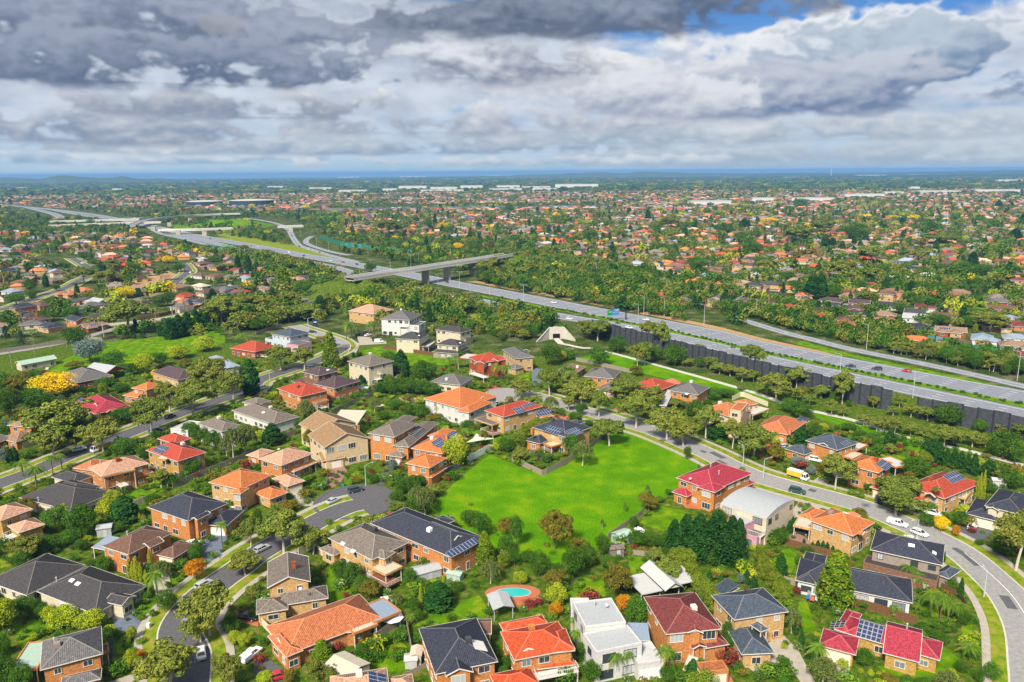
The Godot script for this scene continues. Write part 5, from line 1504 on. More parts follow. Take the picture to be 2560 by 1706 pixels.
func build_houses() -> void:
	var B := PI / 2
	footprints.append([Vector2(-0.3,-156.5), 7.0, 6.5, 0.0])   # the pool terrace
	house("long charcoal-roofed house", "long single-storey cream house with charcoal tiled roof and rooftop skylights", "cream", "charcoal", [[[-92.9,-154.9,19.8,12.5,-0.48,2.97], "hip", {"garage": 0, "door": "garage white"}], [[-109.1,-161.8,14.3,14.2,-0.45,2.97], "hip"], [[-84.1,-149.8,4.8,3.9,-0.33,3.39], "gable"]], [["flue", Vector2(-101.9,-157.1)], ["skylight", Vector2(-97.2,-155)], ["skylight", Vector2(-95.2,-153.7)]])
	house("brown-roofed brick house", "two-storey orange brick house with brown roof and double garage by row of pencil cypresses", "brick", "brown", [[[-90.8,-172.5,9.4,12.4,-0.47,5.83], "hip"], [[-82,-172.9,5.8,7.7,-0.38,2.97], "hip", {"garage": 0}], [[-86.6,-170.8,3.5,4,-0.5,5.72], "gable", {"big": 0}], [[-100.2,-175.5,4.2,5.1,-0.33,3.18], "skillion", {"open": true, "roof": "bluegrey"}]], [["flue", Vector2(-92.5,-171.2)], ["balcony", Vector2(-89.2,-170.2), 4.0, 2.0, 0.6, 0.0]])
	house("columned navy-roofed house", "large two-storey orange brick house with navy roof and tall entry columns", "brick", "navy", [[[-86.3,-191.3,16.5,12.4,-0.54,6.16], "hip"], [[-76.8,-190.4,6.7,9.7,-0.15,3.07], "hip", {"garage": 0, "door": "garage white"}], [[-80.2,-184.5,2,4.4,-0.47,6.27], "gable"]], [["balcony", Vector2(-82.7,-186.9), 4.2, 1.6, 3.0, 0.0], ["posts", Vector2(-82.6,-187.3), 3.6, 5.2, 0.0, "wall brick"], ["stairs", Vector2(-80.1,-185.3), 2.0, 0.9, 0.9]])
	house("bottom-left brick house", "two-storey orange brick house with grey tiled roof at bottom left corner", "brick", "grey", [[[-82.6,-129,9.9,10.1,0.5,5.83], "hip"], [[-78.4,-123.8,6.4,3.5,0.42,3.07], "hip"], [[-91.1,-130.2,4.9,9.3,0.21,3.07], "flat", {"open": true, "roof": "mint"}], [[-78.4,-131.9,1.6,3,0.53,3.18], "flat", {"open": true, "roof": "grey"}]], [["cooler", Vector2(-84.2,-127.3), "wall taupe"], ["flue", Vector2(-85.6,-128.8)]])
	house("peach-roofed yellow house", "two-storey yellow brick house with peach tiled roof at left edge", "yellow", "peach", [[[-132.7,-188.8,9,8.2,-0.53,5.94], "hip"], [[-125.4,-184.5,6.8,6.2,-0.66,4.03], "hip"]], [["balcony", Vector2(-128.1,-182.1), 3.0, 2.4, 2.0, 0.0]])
	house("taupe gabled house", "tan brick house with taupe gabled roof beside the curving street", "tanbrick", "taupe", [[[-49.8,-156.2,8.9,11.7,0.29,5.94], "gable z"], [[-45.8,-151.2,10.9,5.6,0.29,3.07], "hip"], [[-51.1,-147.8,6.3,5.9,0.3,3.07], "hip"]], [["chimney", Vector2(-48.3,-155.4), "wall redbrick"], ["solar", Vector2(-44.3,-153.6), 3, 1, "collector", 1.2, 1.0], ["dish", Vector2(-45.1,-148.1)]])
	house("taupe-roofed tan house", "two-storey tan brick house with taupe roof and cream covered deck", "tanbrick", "taupe", [[[-34.9,-171.2,16.6,11.1,-0.72,5.83], "hip"], [[-30.5,-164.8,4.7,3.9,-0.53,5.72], "hip"], [[-44,-171.8,5.6,3.1,-0.68,3.07], "hip"], [[-29.9,-162.8,7.3,5.1,-0.71,3.39], "flat", {"open": true, "roof": "cream"}]], [["cooler", Vector2(-33.6,-173.2), "dark trim"], ["skylight", Vector2(-40.6,-169.1)], ["skylight", Vector2(-37.4,-165.5)], ["balcony", Vector2(-29.6,-160.4), 7.0, 4.0, 1.6, 0.0, "deck"]])
	house("long navy-roofed house", "long two-storey orange brick house with navy roof and white roof cooler beside the field", "brick", "navy", [[[-21.3,-176.1,28.3,12.1,-0.69,5.83], "hip"], [[-18.8,-186,4.8,5.5,-0.77,3.6], "hip"]], [["cooler", Vector2(-20.2,-172.3), "paint"], ["solar", Vector2(-11.9,-166.4), 9, 1, "solar", 1.05, 1.9], ["gablet", Vector2(-14.1,-169.9), 3.6, 2.6, "trim"], ["solar", Vector2(-16.6,-174), 8, 1, "collector", 1.0, 1.0], ["balcony", Vector2(-9.8,-172.3), 4.0, 1.5, 3.0, B]])
	house("long terracotta house", "long single-storey brick house with weathered terracotta roof and white carport", "brick", "terracotta", [[[-38.1,-140.3,20.3,11.6,0.63,3.5], "hip"], [[-44.1,-133,8.7,3.4,-0.89,3.71], "hip", {"garage": 3, "door": "garage white"}], [[-27.9,-144.2,6.5,7,0.71,3.5], "flat", {"open": true, "roof": "bluegrey"}], [[-30.2,-138.7,5.4,2.7,0.65,3.39], "flat", {"open": true, "roof": "cream"}], [[-33.3,-138.4,3.9,3.1,0.2,3.39], "hip", {"big": 0}]], [["gablet", Vector2(-44.3,-134.3), 3.5, 3.0]])
	house("pool-side navy house", "two-storey brick house with plain navy roof and pale solar heater panels", "brick", "navy", [[[-10.7,-129,14.7,11.5,-1.26,5.83], "hip"], [[-10.3,-123,4.9,5.5,0.24,5.72], "gable z", {"big": 0}], [[-7.5,-138.6,6,5.1,0.01,3.39], "gable", {"open": true, "roof": "brown"}]], [["cooler", Vector2(-8.4,-127), "dark trim"], ["solar", Vector2(-6.5,-127), 2, 1, "trim", 1.6, 2.6]])
	house("bottom-edge peach house", "pale peach tiled house cut off by the bottom edge of the view", "cream", "peach", [[[-27.1,-119.2,9.9,5.9,0.23,5.06], "hip"], [[-20.4,-120.6,5,4.2,0.24,3.82], "hip"]], [["cooler", Vector2(-27.1,-119.4), "trim"], ["solar", Vector2(-23.9,-119), 3, 2]])
	house("scarlet-roofed house", "two-storey brick house with bright scarlet-orange hipped roof", "brick", "scarlet", [[[4.3,-130,11.7,9.3,0.29,5.94], "hip"], [[7.5,-127.4,7.1,2.9,0.18,3.07], "hip"], [[0,-122.5,7.6,5.4,0.33,3.07], "hip"], [[8.3,-129.9,4.5,7.2,0.17,5.92], "hip", {"big": 0}], [[1.8,-136,8.9,3.1,0.33,5.72], "hip"]], [["cooler", Vector2(3.3,-131.4), "wall brick"], ["gablet", Vector2(2.4,-126.8), 2.4, 1.6], ["balcony", Vector2(7.7,-125.2), 8.0, 2.0, 2.4, 0.0]])
	house("white flat-roofed house", "white modern two-storey house with stepped flat roofs behind palms", "white", "white", [[[18.4,-129.6,9.2,6.1,0.31,6.16], "flat", {"roof": "pale", "big": 0}], [[16.6,-136.7,8.1,8.7,0.2,7.26], "flat", {"roof": "pale"}], [[24.5,-129.2,5,5.8,0.22,3.39], "flat", {"roof": "white", "garage": 0, "door": "garage white"}], [[13.5,-143.2,3.8,3.1,-0.02,5.5], "flat", {"roof": "white"}], [[24.1,-135.6,4.4,4.9,-0.05,3.6], "skillion", {"roof": "bluegrey"}]], [["dish", Vector2(18.2,-138.5)], ["flue", Vector2(16,-138.8)]], {"frames": "dark trim"})
	house("maroon-roofed house", "tall two-storey brick house with maroon roof and white entry columns", "brick", "maroon", [[[33,-137.6,13.3,11,-1.42,6.82], "hip", {"big": 1}], [[34.3,-132.5,2.9,3.5,-0.03,6.71], "gable z", {"big": 0}], [[38.1,-133.3,5.2,3.9,0.25,3.39], "hip"], [[34.8,-132,2.9,3,0.22,3.6], "gable z", {"open": true}], [[36.4,-125.9,5,2.9,0.14,2.76], "flat", {"garage": 0, "roof": "terracotta"}]], [["cooler", Vector2(35.1,-136.3), "trim"], ["skylight", Vector2(30.8,-139.3)], ["balcony", Vector2(31.7,-133.1), 4.0, 2.0, 3.2, B, "deck"], ["stairs", Vector2(32.6,-128.6), 2.0, 1.8, 0.8]])
	house("slate-roofed tan house", "two-storey tan brick house with blue slate roof below the hedge row", "tanbrick", "slate", [[[47.6,-141.4,9.3,11.9,-1.33,6.38], "hip"], [[45.5,-133.8,9.3,6.3,-1.51,3.29], "hip"], [[47.8,-135.2,2.8,2.1,-1.06,5.06], "hip", {"open": true}], [[45.6,-152,3.4,5.7,-0.95,3.39], "skillion", {"roof": "slate"}]], [["cooler", Vector2(47.6,-142.5), "dark trim"]])
	house("pink and cream house", "pink and cream modern house with pale curved metal roof", "cream", "pale", [[[63.8,-188.3,12.9,15.3,-0.78,7.26], "vault", {"big": 0}], [[58.7,-182.1,5.1,6.9,-0.87,5.5], "flat", {"wall": "pink", "big": 0}], [[60.9,-179.6,4.1,6.7,-0.77,3.18], "flat", {"wall": "pink", "roof": "grey"}]], [["balcony", Vector2(60.2,-178.8), 5.0, 2.5, 3.2, 0.0]], {"frames": "dark trim"})
	house("crimson-roofed house", "two-storey orange brick house with crimson roof at the corner of the field", "brick", "crimson", [[[57.8,-208.3,12.5,18.9,-0.87,6.48], "hip"], [[48.8,-205.1,5.1,5.7,-0.81,3.07], "hip"], [[66.9,-210.2,3.1,7.2,-0.92,3.07], "hip"], [[54.9,-200.6,5.6,5.8,-0.77,6.36], "hip", {"big": 0}]], [["flue", Vector2(58.2,-205.3)], ["flue", Vector2(57,-209.8)], ["dish", Vector2(50.1,-203.9)]])
	house("bright orange-roofed house", "two-storey tan brick house with bright orange roof and cream carport", "tanbrick", "orange", [[[82.2,-179.3,11.4,11.3,-0.87,5.94], "hip"], [[78.8,-189.2,4.1,8.1,-0.83,3.39], "hip"], [[75.1,-184.5,4.3,6.9,-0.57,2.97], "flat", {"open": true, "roof": "cream"}], [[87.2,-185,2.7,3.5,-1.27,5.06], "hip"]], [["cooler", Vector2(79.8,-180.3), "wall taupe"], ["skylight", Vector2(83.3,-179.5)], ["gablet", Vector2(84.3,-172.8), 2.0, 1.4]])
	house("navy-roofed rendered house", "two-storey brown rendered house with navy roof on the road bend", "taupe", "navy", [[[91.7,-165.3,14.7,11.2,-0.54,6.05], "hip", {"blank": []}], [[98.1,-159.3,3.1,6.2,-0.92,3.07], "hip", {"roof": "slate"}], [[88.1,-160.6,15.2,4.4,-0.62,3.07], "flat", {"wall": "brownbrick", "roof": "charcoal"}], [[92.8,-163.5,3.6,6.7,-0.55,5.94], "hip"]], [["skylight", Vector2(95.4,-160.8)], ["skylight", Vector2(91.3,-163.1)]], {"frames": "dark trim"})
	house("long navy single-storey house", "long white single-storey house with dark navy roof and cream terrace", "white", "navy", [[[75.3,-156,23.2,10.7,-0.45,3.29], "hip", {"big": 0}], [[68,-161.1,4.7,15,-0.5,3.34], "hip"]], [], {"frames": "dark trim"})
	house("raspberry-roofed house", "long single-storey house with raspberry red roof and blue solar panels", "yellow", "crimson", [[[73.5,-134.1,16.5,6.8,-0.58,3.29], "hip"], [[62.8,-133.4,6.5,6.4,-0.51,2.97], "hip", {"garage": 0}], [[74.7,-132.7,6.2,11.8,-0.51,3.39], "gable x", {"blank": [1]}], [[67.2,-139.7,3,8.8,-0.66,3.23], "hip"]], [["solar", Vector2(69.3,-134.9), 5, 4, "solar", 0.84, 0.95], ["solar", Vector2(64.6,-138.4), 3, 3, "collector", 0.9, 0.9], ["flue", Vector2(75.7,-133.6)], ["solar", Vector2(71.5,-138.3), 8, 1, "collector", 1.0, 1.0]])
	house("cream-garage navy house", "cream house with navy roof and double garage at the right edge", "cream", "navy", [[[126.3,-191.9,7.2,12.9,-0.71,3.07], "hip", {"garage": 0}], [[131.9,-190.7,8.9,14.9,-0.77,5.72], "hip"], [[127,-189.4,2.9,7.8,-0.74,5.5], "gable", {"big": 0}]], [["cooler", Vector2(130.9,-188.1), "dark trim"]])
	house("red-roofed solar house", "brick house with red roof, wide solar panels and cream pergola", "tanbrick", "red", [[[121,-203.5,10.9,19.1,-1,5.29], "hip"], [[114.4,-201.9,4.5,8.7,-0.94,3.07], "hip", {"garage": 0, "door": "garage white"}], [[126.8,-203.5,3.9,11.5,-0.74,3.07], "flat", {"open": true, "roof": "cream"}]], [["solar", Vector2(124,-204.1), 6, 2], ["cooler", Vector2(116.4,-202), "wall redbrick"], ["gablet", Vector2(114,-196.4), 3.0, 2.0]])
	house("two-storey solar house", "two-storey orange brick house with orange roof and solar panels on right slope", "brick", "orange", [[[106.5,-217.2,9.1,11.4,-0.79,6.21], "hip"], [[106,-208.2,3.4,7.1,-0.89,3.07], "hip", {"garage": 0}], [[107.8,-231.7,3.5,6.7,-0.86,3.18], "flat", {"roof": "cream", "open": true}], [[117.4,-225.1,7.5,6,-1.18,3.39], "flat", {"roof": "white", "open": true}]], [["solar", Vector2(109.6,-215.1), 5, 2], ["cooler", Vector2(107.6,-216.2), "wall redbrick"]])
	house("slate-roofed brick house", "two-storey orange brick house with slate roof, red cooler and attached garage", "brick", "slate", [[[103,-236.6,11.4,11.6,-0.97,6.21], "hip"], [[94,-238.5,7.4,7.3,-0.95,2.97], "hip", {"garage": 1}], [[101.6,-235.3,4.5,7.2,-0.89,6.09], "gable", {"big": 0}], [[112.3,-239.7,4.2,8,-0.89,3.18], "flat", {"roof": "white", "open": true}]], [["cooler", Vector2(104.5,-237.2), "wall redbrick"], ["solar", Vector2(106.3,-233.6), 4, 1, "solar", 1.0, 1.6]])
	house("apricot-roofed brick house", "single-storey orange brick house with apricot roof beside the freeway grass", "brick", "peach", [[[95,-260.9,11.7,18.2,-0.7,3.82], "hip", {"roof": "terracotta"}], [[103.2,-265.3,3.4,8.3,-0.84,3.07], "skillion", {"roof": "slate"}]], [["chimney", Vector2(94.9,-251.7)], ["solar", Vector2(102.5,-263.7), 3, 1]])
	house("towered apricot house", "cream house with apricot roof, square tower and white pergola", "sand", "orange", [[[79.4,-273.4,12.7,13,-0.99,5.76], "hip", {"roof": "terracotta"}], [[80.5,-262.8,3.8,11,-0.52,9.84], "flat", {"roof": "terracotta"}], [[91.2,-278.6,5.2,11.2,-0.84,3.29], "flat", {"open": true, "roof": "white"}], [[88.7,-282.5,6.5,6.3,-1.09,5.52], "hip", {"roof": "terracotta"}]], [["balcony", Vector2(78.3,-274.7), 3.5, 1.5, 3.0, 0.0], ["cooler", Vector2(77.7,-277.5), "trim"]])
	house("square orange house", "two-storey orange brick house with dark grey hipped roof by the grass slope", "brick", "grey", [[[71,-298.7,12.1,13.3,-0.58,6.48], "hip"], [[61.3,-294.5,2.7,15.3,-0.4,2.97], "skillion", {"roof": "pale"}]], [["skylight", Vector2(68.2,-291.2)], ["cooler", Vector2(71.8,-299.2), "trim"]])
	house("red hip-roofed house", "red hip-roofed house with matching red gazebo behind street gums", "tanbrick", "red", [[[59.4,-315,13.4,14.7,-0.73,3.6], "hip"]], [["cooler", Vector2(57,-319.7), "wall redbrick"], ["gablet", Vector2(60,-310.8), 2.4, 2.0]])
	house("garage-roof brick house", "two-storey orange brick house with dark grey roof and lower garage in front of grass slope", "brick", "grey", [[[39.2,-323.7,13,14.4,-0.37,6.48], "hip"], [[40.9,-313.8,7.5,11.4,-0.49,3.07], "hip", {"garage": 0}]], [["cooler", Vector2(36.3,-325), "dark trim"]])
	house("small tan-roofed house", "small single-storey house with tan roof behind the street gums", "redbrick", "tan", [[[26.9,-343.6,9.8,14.9,-0.45,3.39], "hip"]], [["cooler", Vector2(29.9,-342.8), "trim"]])
	house("brown gabled brick house", "brown brick house with grey roof and arched gables at the street end", "tanbrick", "grey", [[[2.7,-362.6,20.8,9.1,-1.24,6.6], "hip"], [[5.3,-362.9,3.9,10.4,-0.3,6.48], "gable", {"big": 0}], [[1.4,-350,6.7,6.3,-0.79,3.07], "hip"]], [["balcony", Vector2(5.4,-365.6), 2.6, 1.4, 3.0, 0.0], ["stairs", Vector2(8.3,-359.6), 2.0, 0.9, 0.3]])
	house("field-corner solar house", "two-storey brick house with navy roof full of solar panels in the field corner", "brick", "navy", [[[16.9,-252.2,14.8,13.9,-0.77,6.48], "hip", {"wall": "tanbrick"}], [[9.1,-249.6,6.4,7.9,-0.69,3.29], "hip"], [[13.5,-244.4,4.2,5.2,-0.9,3.18], "flat", {"open": true, "roof": "cream"}], [[22.5,-258.5,4.3,4.1,-0.78,6.24], "hip"]], [["solar", Vector2(13.6,-247.5), 6, 2], ["solar", Vector2(20.4,-246.1), 6, 2], ["cooler", Vector2(13.8,-252.5), "dark trim"], ["chimney", Vector2(6.5,-246.6)], ["balcony", Vector2(12.3,-244.8), 4.0, 3.0, 1.0, 0.0, "deck"]])
	house("orange-tiled solar house", "two-storey tan brick house with orange roof, roof solar panels and deck", "tanbrick", "orange", [[[0.4,-274.1,10.7,19.2,-0.85,6.48], "hip", {"roof": "red"}], [[11.4,-276.3,5.5,5.7,-1.04,3.18], "hip"], [[-8.5,-269.7,9.9,6.3,-0.81,3.18], "flat", {"open": true, "roof": "grey"}]], [["solar", Vector2(2.4,-270.2), 4, 2], ["solar", Vector2(5.9,-274.9), 5, 1], ["solar", Vector2(11.4,-275.8), 6, 2], ["balcony", Vector2(-7.8,-262.5), 7.0, 4.0, 1.2, 0.0, "deck"]])
	house("orange-roofed white house", "large white two-storey house with bright orange tiled roof", "white", "orange", [[[-20,-288.8,19.9,20.8,-0.73,6.48], "hip"], [[-14.2,-279.4,5.7,15.7,-0.56,5.76], "hip"]], [["flue", Vector2(-22.8,-286.6)], ["gablet", Vector2(-12.2,-286.5), 2.4, 2.0]])
	house("gabled red house", "tall red brick house with white gables, red roof and palms in front", "redbrick", "red", [[[-11.5,-349.2,12.5,14.2,-1.1,7.44], "hip"], [[-13,-344.1,4.5,8.5,-0.38,7.32], "gable", {"big": 0}], [[-6.9,-347.8,4.8,7.5,-0.4,7.32], "gable", {"big": 0}], [[-21.1,-360.9,6.6,10.1,-0.39,5.4], "flat", {"open": true, "roof": "white"}]], [["cooler", Vector2(-10.1,-357.2), "wall redbrick"], ["balcony", Vector2(-15,-336.7), 11.0, 3.0, 2.6, 0.2], ["balcony", Vector2(-13.1,-344.9), 4.0, 1.6, 4.2, 0.2]])
	house("small grey-roofed house", "small cream house with grey hipped roof below the red house", "cream", "grey", [[[-26.2,-324.6,14.7,12.8,-0.41,3.82], "hip"]], [["cooler", Vector2(-28.1,-320.9), "trim"]])
	house("left grey townhouse", "grey-roofed cream and taupe townhouse, leftmost of three", "taupe", "charcoal", [[[-52.7,-399.1,13.7,13.1,-0.26,7.44], "hip", {"wall": "cream"}], [[-47.8,-401.5,9,15.2,-0.3,3.39], "hip"], [[-44.6,-399.2,5.2,12,-0.21,3.07], "flat", {"open": true, "roof": "cream"}]], [["skylight", Vector2(-48.7,-396.6)]])
	house("front grey townhouse", "grey-roofed cream and taupe townhouse, in front of the other two", "taupe", "charcoal", [[[-30.9,-385.7,12.5,10.5,-0.37,6.72], "hip", {"wall": "cream"}], [[-31,-385.9,14.9,14.8,-0.39,3.18], "hip"]], [["skylight", Vector2(-26.3,-383.4)]])
	house("rear grey townhouse", "grey-roofed cream townhouse, rearmost of three", "cream", "charcoal", [[[-32.1,-415.7,17.8,10,-0.61,7.68], "hip"], [[-26.5,-415.4,7.8,10.3,-0.4,3.6], "hip"]], [])
	house("cream three-level house", "tall cream house with taupe hipped roof and rear deck stairs", "cream", "taupe", [[[-64,-339.6,15.8,14.2,-0.75,8.88], "hip"]], [["balcony", Vector2(-60.9,-333.3), 6.0, 3.0, 2.4, 0.0], ["balcony", Vector2(-59.7,-333.7), 4.0, 1.4, 4.6, 0.0], ["cooler", Vector2(-64.3,-341.7), "trim"], ["stairs", Vector2(-59.7,-338), 1.4, 2.2, 1.2]])
	house("plum-roofed brick house", "brown brick house with plum roof and raised upper storey by the left street", "brownbrick", "plum", [[[-73.5,-313.3,12.6,14.4,-0.62,6.24], "hip", {"wall": "brick"}], [[-82.2,-320.8,11.2,10.9,-0.68,9.12], "hip"], [[-90.2,-326.8,9.2,8.3,-0.61,3.18], "hip"], [[-78,-313.3,5,6.1,-0.61,3.6], "flat", {"open": true, "roof": "white"}]], [["skylight", Vector2(-78.6,-319.5)]])
	house("white-deck red house", "two-storey orange brick house with red roof and white rear deck", "brick", "red", [[[-84.8,-301.2,17.8,12.8,-0.77,6.72], "hip"], [[-76,-294.1,3.3,5.9,-0.69,3.6], "flat", {"open": true, "roof": "tan"}]], [["cooler", Vector2(-85.6,-298.3), "wall redbrick"], ["balcony", Vector2(-75.7,-294.2), 5.0, 2.5, 1.5, 0.0]])
	house("beige gabled house", "big beige brick house with stepped gables, tall windows and double garage", "sand", "beige", [[[-57.1,-240.8,14.9,15.4,-0.97,7.68], "gable x", {"big": 1}], [[-63.9,-255.7,13.4,15.2,-0.81,7.2], "gable x"], [[-58.8,-235.4,7.5,7.9,0.47,3.18], "gable x", {"garage": 0, "door": "trim"}], [[-59.3,-267.5,9.7,11.9,-0.11,4.8], "skillion", {"roof": "cream", "open": true}]], [["chimney", Vector2(-51.8,-247.4)], ["stairs", Vector2(-53.1,-235.9), 1.6, 2.4, 0.3], ["balcony", Vector2(-52.1,-242.9), 6.0, 2.0, 2.2, 0.0, "trim cream"]], {"trim": "trim cream"})
	house("taupe-roofed tall brick house", "tall orange brick house with taupe roofs and long rear wing above garden terraces", "brick", "taupe", [[[-39.5,-244.4,10.1,14.9,-0.42,9.12], "hip", {"big": 0}], [[-32.4,-247.3,5.9,25.6,-0.29,6.24], "hip"], [[-45.6,-245.6,6.8,7.9,-0.23,5.28], "hip", {"open": true}], [[-38.1,-253.4,5.3,12.4,-0.35,8.64], "hip"], [[-36,-238.3,5.6,10,-0.37,3.39], "hip", {"garage": 0, "door": "garage white"}]], [["solar", Vector2(-32,-246.1), 7, 2, "collector", 1.2, 1.6]])
	house("fence-side apricot house", "orange brick house with apricot roof and stairs beside the field fence", "brick", "terracotta", [[[-23.8,-238.7,11.6,16,-0.46,5.88], "hip", {"roof": "orange"}], [[-26.4,-222.4,8.7,9.5,-0.49,6.24], "hip", {"roof": "orange"}], [[-25,-221.9,6.2,8.9,-0.47,3.07], "hip", {"garage": 0, "roof": "orange", "door": "garage white"}], [[-23.9,-248.4,4.9,9.2,-0.59,6.0], "hip", {"roof": "orange"}]], [["solar", Vector2(-23.6,-234.6), 5, 2], ["solar", Vector2(-19.9,-241.2), 6, 2], ["chimney", Vector2(-21.4,-238.3)], ["cooler", Vector2(-26,-237.2), "trim"], ["stairs", Vector2(-31.8,-223.7), 1.8, 2.0, -0.6]])
	house("salmon-roofed brick house", "two-storey orange brick house with salmon roof and front porch", "brick", "peach", [[[-70.4,-226.8,10.7,12.5,-0.6,6.36], "hip"], [[-66.1,-226.9,4.4,9.5,-0.56,3.07], "hip", {"open": true}], [[-66.8,-215.9,9,5.8,-0.77,3.07], "hip", {"garage": 1}], [[-82.2,-238.2,5.5,7.1,-0.48,3.18], "hip"]], [["dish", Vector2(-72.8,-228.7)]])
	house("orange-roofed bay house", "two-storey tan brick house with orange roof and bay windows by turning circle", "tanbrick", "orange", [[[-78.4,-208.9,12.3,11.9,-0.46,6.36], "hip"], [[-69.1,-206.5,7.7,6.3,-0.68,3.07], "hip"], [[-75.8,-200.6,3.2,4.2,-0.24,6.24], "hip", {"big": 0}]], [["balcony", Vector2(-74.3,-208.2), 2.0, 1.2, 2.6, 0.0, "trim"]])
	house("left-street white house", "single-storey white house with grey hipped roof and blue rear deck", "white", "taupe", [[[-93.1,-278.5,27.2,11.2,-0.69,3.82], "hip"], [[-101.5,-294.8,8.4,7.4,-0.57,3.71], "hip"]], [["cooler", Vector2(-91.6,-280.8), "trim"], ["balcony", Vector2(-89.1,-272.4), 7.0, 2.6, 0.9, 0.0, "trim"], ["skylight", Vector2(-92.6,-275.1)]])
	house("blue-white modern house", "pale blue modern two-storey house with grey roof beside the upper left street", "bluewhite", "bluegrey", [[[-120.4,-411.4,15.6,13.5,-0.62,7.2], "hip", {"roof": "slate"}], [[-127.7,-415.5,13.9,9,-0.69,3.18], "flat", {"roof": "slate"}], [[-113.3,-402,8.8,9.5,-0.56,3.6], "flat", {"wall": "pink", "roof": "grey", "big": 0}]], [])
	house("rosy-roofed house", "single-storey red brick house with dull red roof by the park", "redbrick", "maroon", [[[-134.3,-392.6,18.6,15.2,-0.53,3.82], "hip", {"roof": "red"}]], [["cooler", Vector2(-127,-393.2), "wall redbrick"], ["balcony", Vector2(-127.3,-384.6), 6.0, 1.6, 0.8, 0.0]])
	house("white villa at the top", "white three-storey villa with dark shutters near the freeway trees", "white", "grey", [[[-64.7,-446.3,18.3,19.5,-0.26,9.46], "hip"], [[-55.4,-441,7.4,12.1,-0.23,6.16], "flat", {"roof": "grey"}]], [["balcony", Vector2(-62.1,-435.6), 5.0, 1.6, 5.5, 0.0], ["cooler", Vector2(-65,-448.4), "trim"]], {"frames": "dark trim"})
	house("peach villa at the top", "tan two-storey villa with peach roof and porch near the freeway trees", "tanbrick", "peach", [[[-89.1,-482,21.8,18.5,-0.58,7.04], "hip"]], [["balcony", Vector2(-93.6,-479.7), 4.0, 2.0, 3.0, 0.0, "trim cream"]])
	house("maroon dormer house", "single-storey house with broad maroon roof and triangular dormers", "redbrick", "maroon", [[[-161.9,-293,23.4,13.2,-0.77,3.6], "hip", {"roof": "crimson"}]], [["gablet", Vector2(-160.3,-288.7), 4.0, 3.5, "trim cream"], ["gablet", Vector2(-152.9,-284.7), 3.4, 3.0, "trim cream"], ["gablet", Vector2(-160.9,-284.3), 3.2, 2.6, "trim cream"], ["gablet", Vector2(-154.2,-283.4), 3.0, 2.2, "trim cream"], ["solar", Vector2(-171.9,-296.3), 4, 1]])
	house("small orange-roofed house", "small two-storey orange brick house with orange roof behind street gums", "brick", "orange", [[[-150.4,-308.2,8.5,9.2,-0.43,6.48], "hip"], [[-152.9,-310.5,11.5,13.1,-0.43,3.07], "hip"]], [["cooler", Vector2(-150.5,-310.8), "wall redbrick"], ["gablet", Vector2(-151.6,-303.4), 2.2, 1.8]])
	house("grey-roofed red brick house", "single-storey red brick house with weathered grey roof behind the yellow tree", "redbrick", "grey", [[[-192.7,-338,21.6,15.6,-0.72,3.6], "hip"], [[-189.3,-348.9,15.2,12.4,-0.46,3.39], "gable", {"open": true, "roof": "pale"}]], [])
	house("park-side plum-roofed house", "single-storey house with plum roof and white trim below the park", "tanbrick", "plum", [[[-152.5,-340.4,24.1,11.9,-0.69,3.6], "hip"]], [])
	house("pale blue-roofed house", "small white house with pale blue metal roof below the park", "bluewhite", "bluegrey", [[[-139,-362.3,27.3,5.7,-0.89,3.6], "hip"]], [])
	house("mint-roofed cabin", "long cream cabin with mint green metal roof on the grass", "cream", "mint", [[[-233.2,-368.2,6.7,16.5,-0.65,3.18], "gable"]], [["stairs", Vector2(-225.4,-363.1), 1.4, 0.9, 0.8]], {"category": "cabin", "name": "cabin"})
	house("charcoal multi-hip house", "charcoal tiled house with many hips beside the white verandah house", "cream", "charcoal", [[[-126.3,-204.7,21.4,13.5,-0.43,3.6], "hip"], [[-131.9,-217.7,10.7,6.3,-0.49,3.82], "hip"], [[-126.7,-208.3,12.6,8.7,-0.42,4.03], "hip"]], [["flue", Vector2(-131.5,-200)]])
	house("white verandah house", "two-storey orange brick house with apricot roof and white two-level verandah", "brick", "terracotta", [[[-118.8,-219.6,10.6,13.5,-0.74,6.48], "hip", {"roof": "peach"}], [[-131.9,-229,7.2,8.3,-0.31,3.18], "hip", {"roof": "terracotta"}], [[-116.8,-215.2,8.8,3.6,0.69,6.0], "flat", {"open": true, "roof": "white"}], [[-112.8,-221,5.8,3.9,0.8,3.07], "flat", {"open": true, "roof": "cream"}]], [["balcony", Vector2(-117.3,-215.9), 9.0, 2.4, 2.6, 0.0], ["cooler", Vector2(-118.3,-218.6), "wall redbrick"], ["flue", Vector2(-123.2,-218)]])
	house("rust-roofed solar house", "two-storey yellow brick house with rust roof, solar panels and red balcony", "yellow", "maroon", [[[-106.8,-232.2,17.6,9.9,-0.62,6.24], "hip", {"roof": "red"}], [[-111.8,-243,9.4,6.4,-0.58,6.72], "hip", {"roof": "red"}], [[-108.2,-227.4,4.4,4.3,-0.34,5.88], "flat", {"open": true, "roof": "cream"}]], [["solar", Vector2(-111.2,-231.6), 5, 2], ["cooler", Vector2(-105.9,-235.5), "trim"], ["balcony", Vector2(-108.7,-229), 4.0, 1.6, 2.6, 0.0, "deck"]])
	house("taupe-roofed white house", "white two-storey house with taupe roof behind a tall green hedge", "white", "taupe", [[[-102,-257.1,15.2,8.1,-0.67,6.72], "hip"], [[-116.8,-266,7.7,9.6,-0.34,3.18], "flat", {"roof": "white"}]], [["cooler", Vector2(-103.3,-260.1), "trim"]])
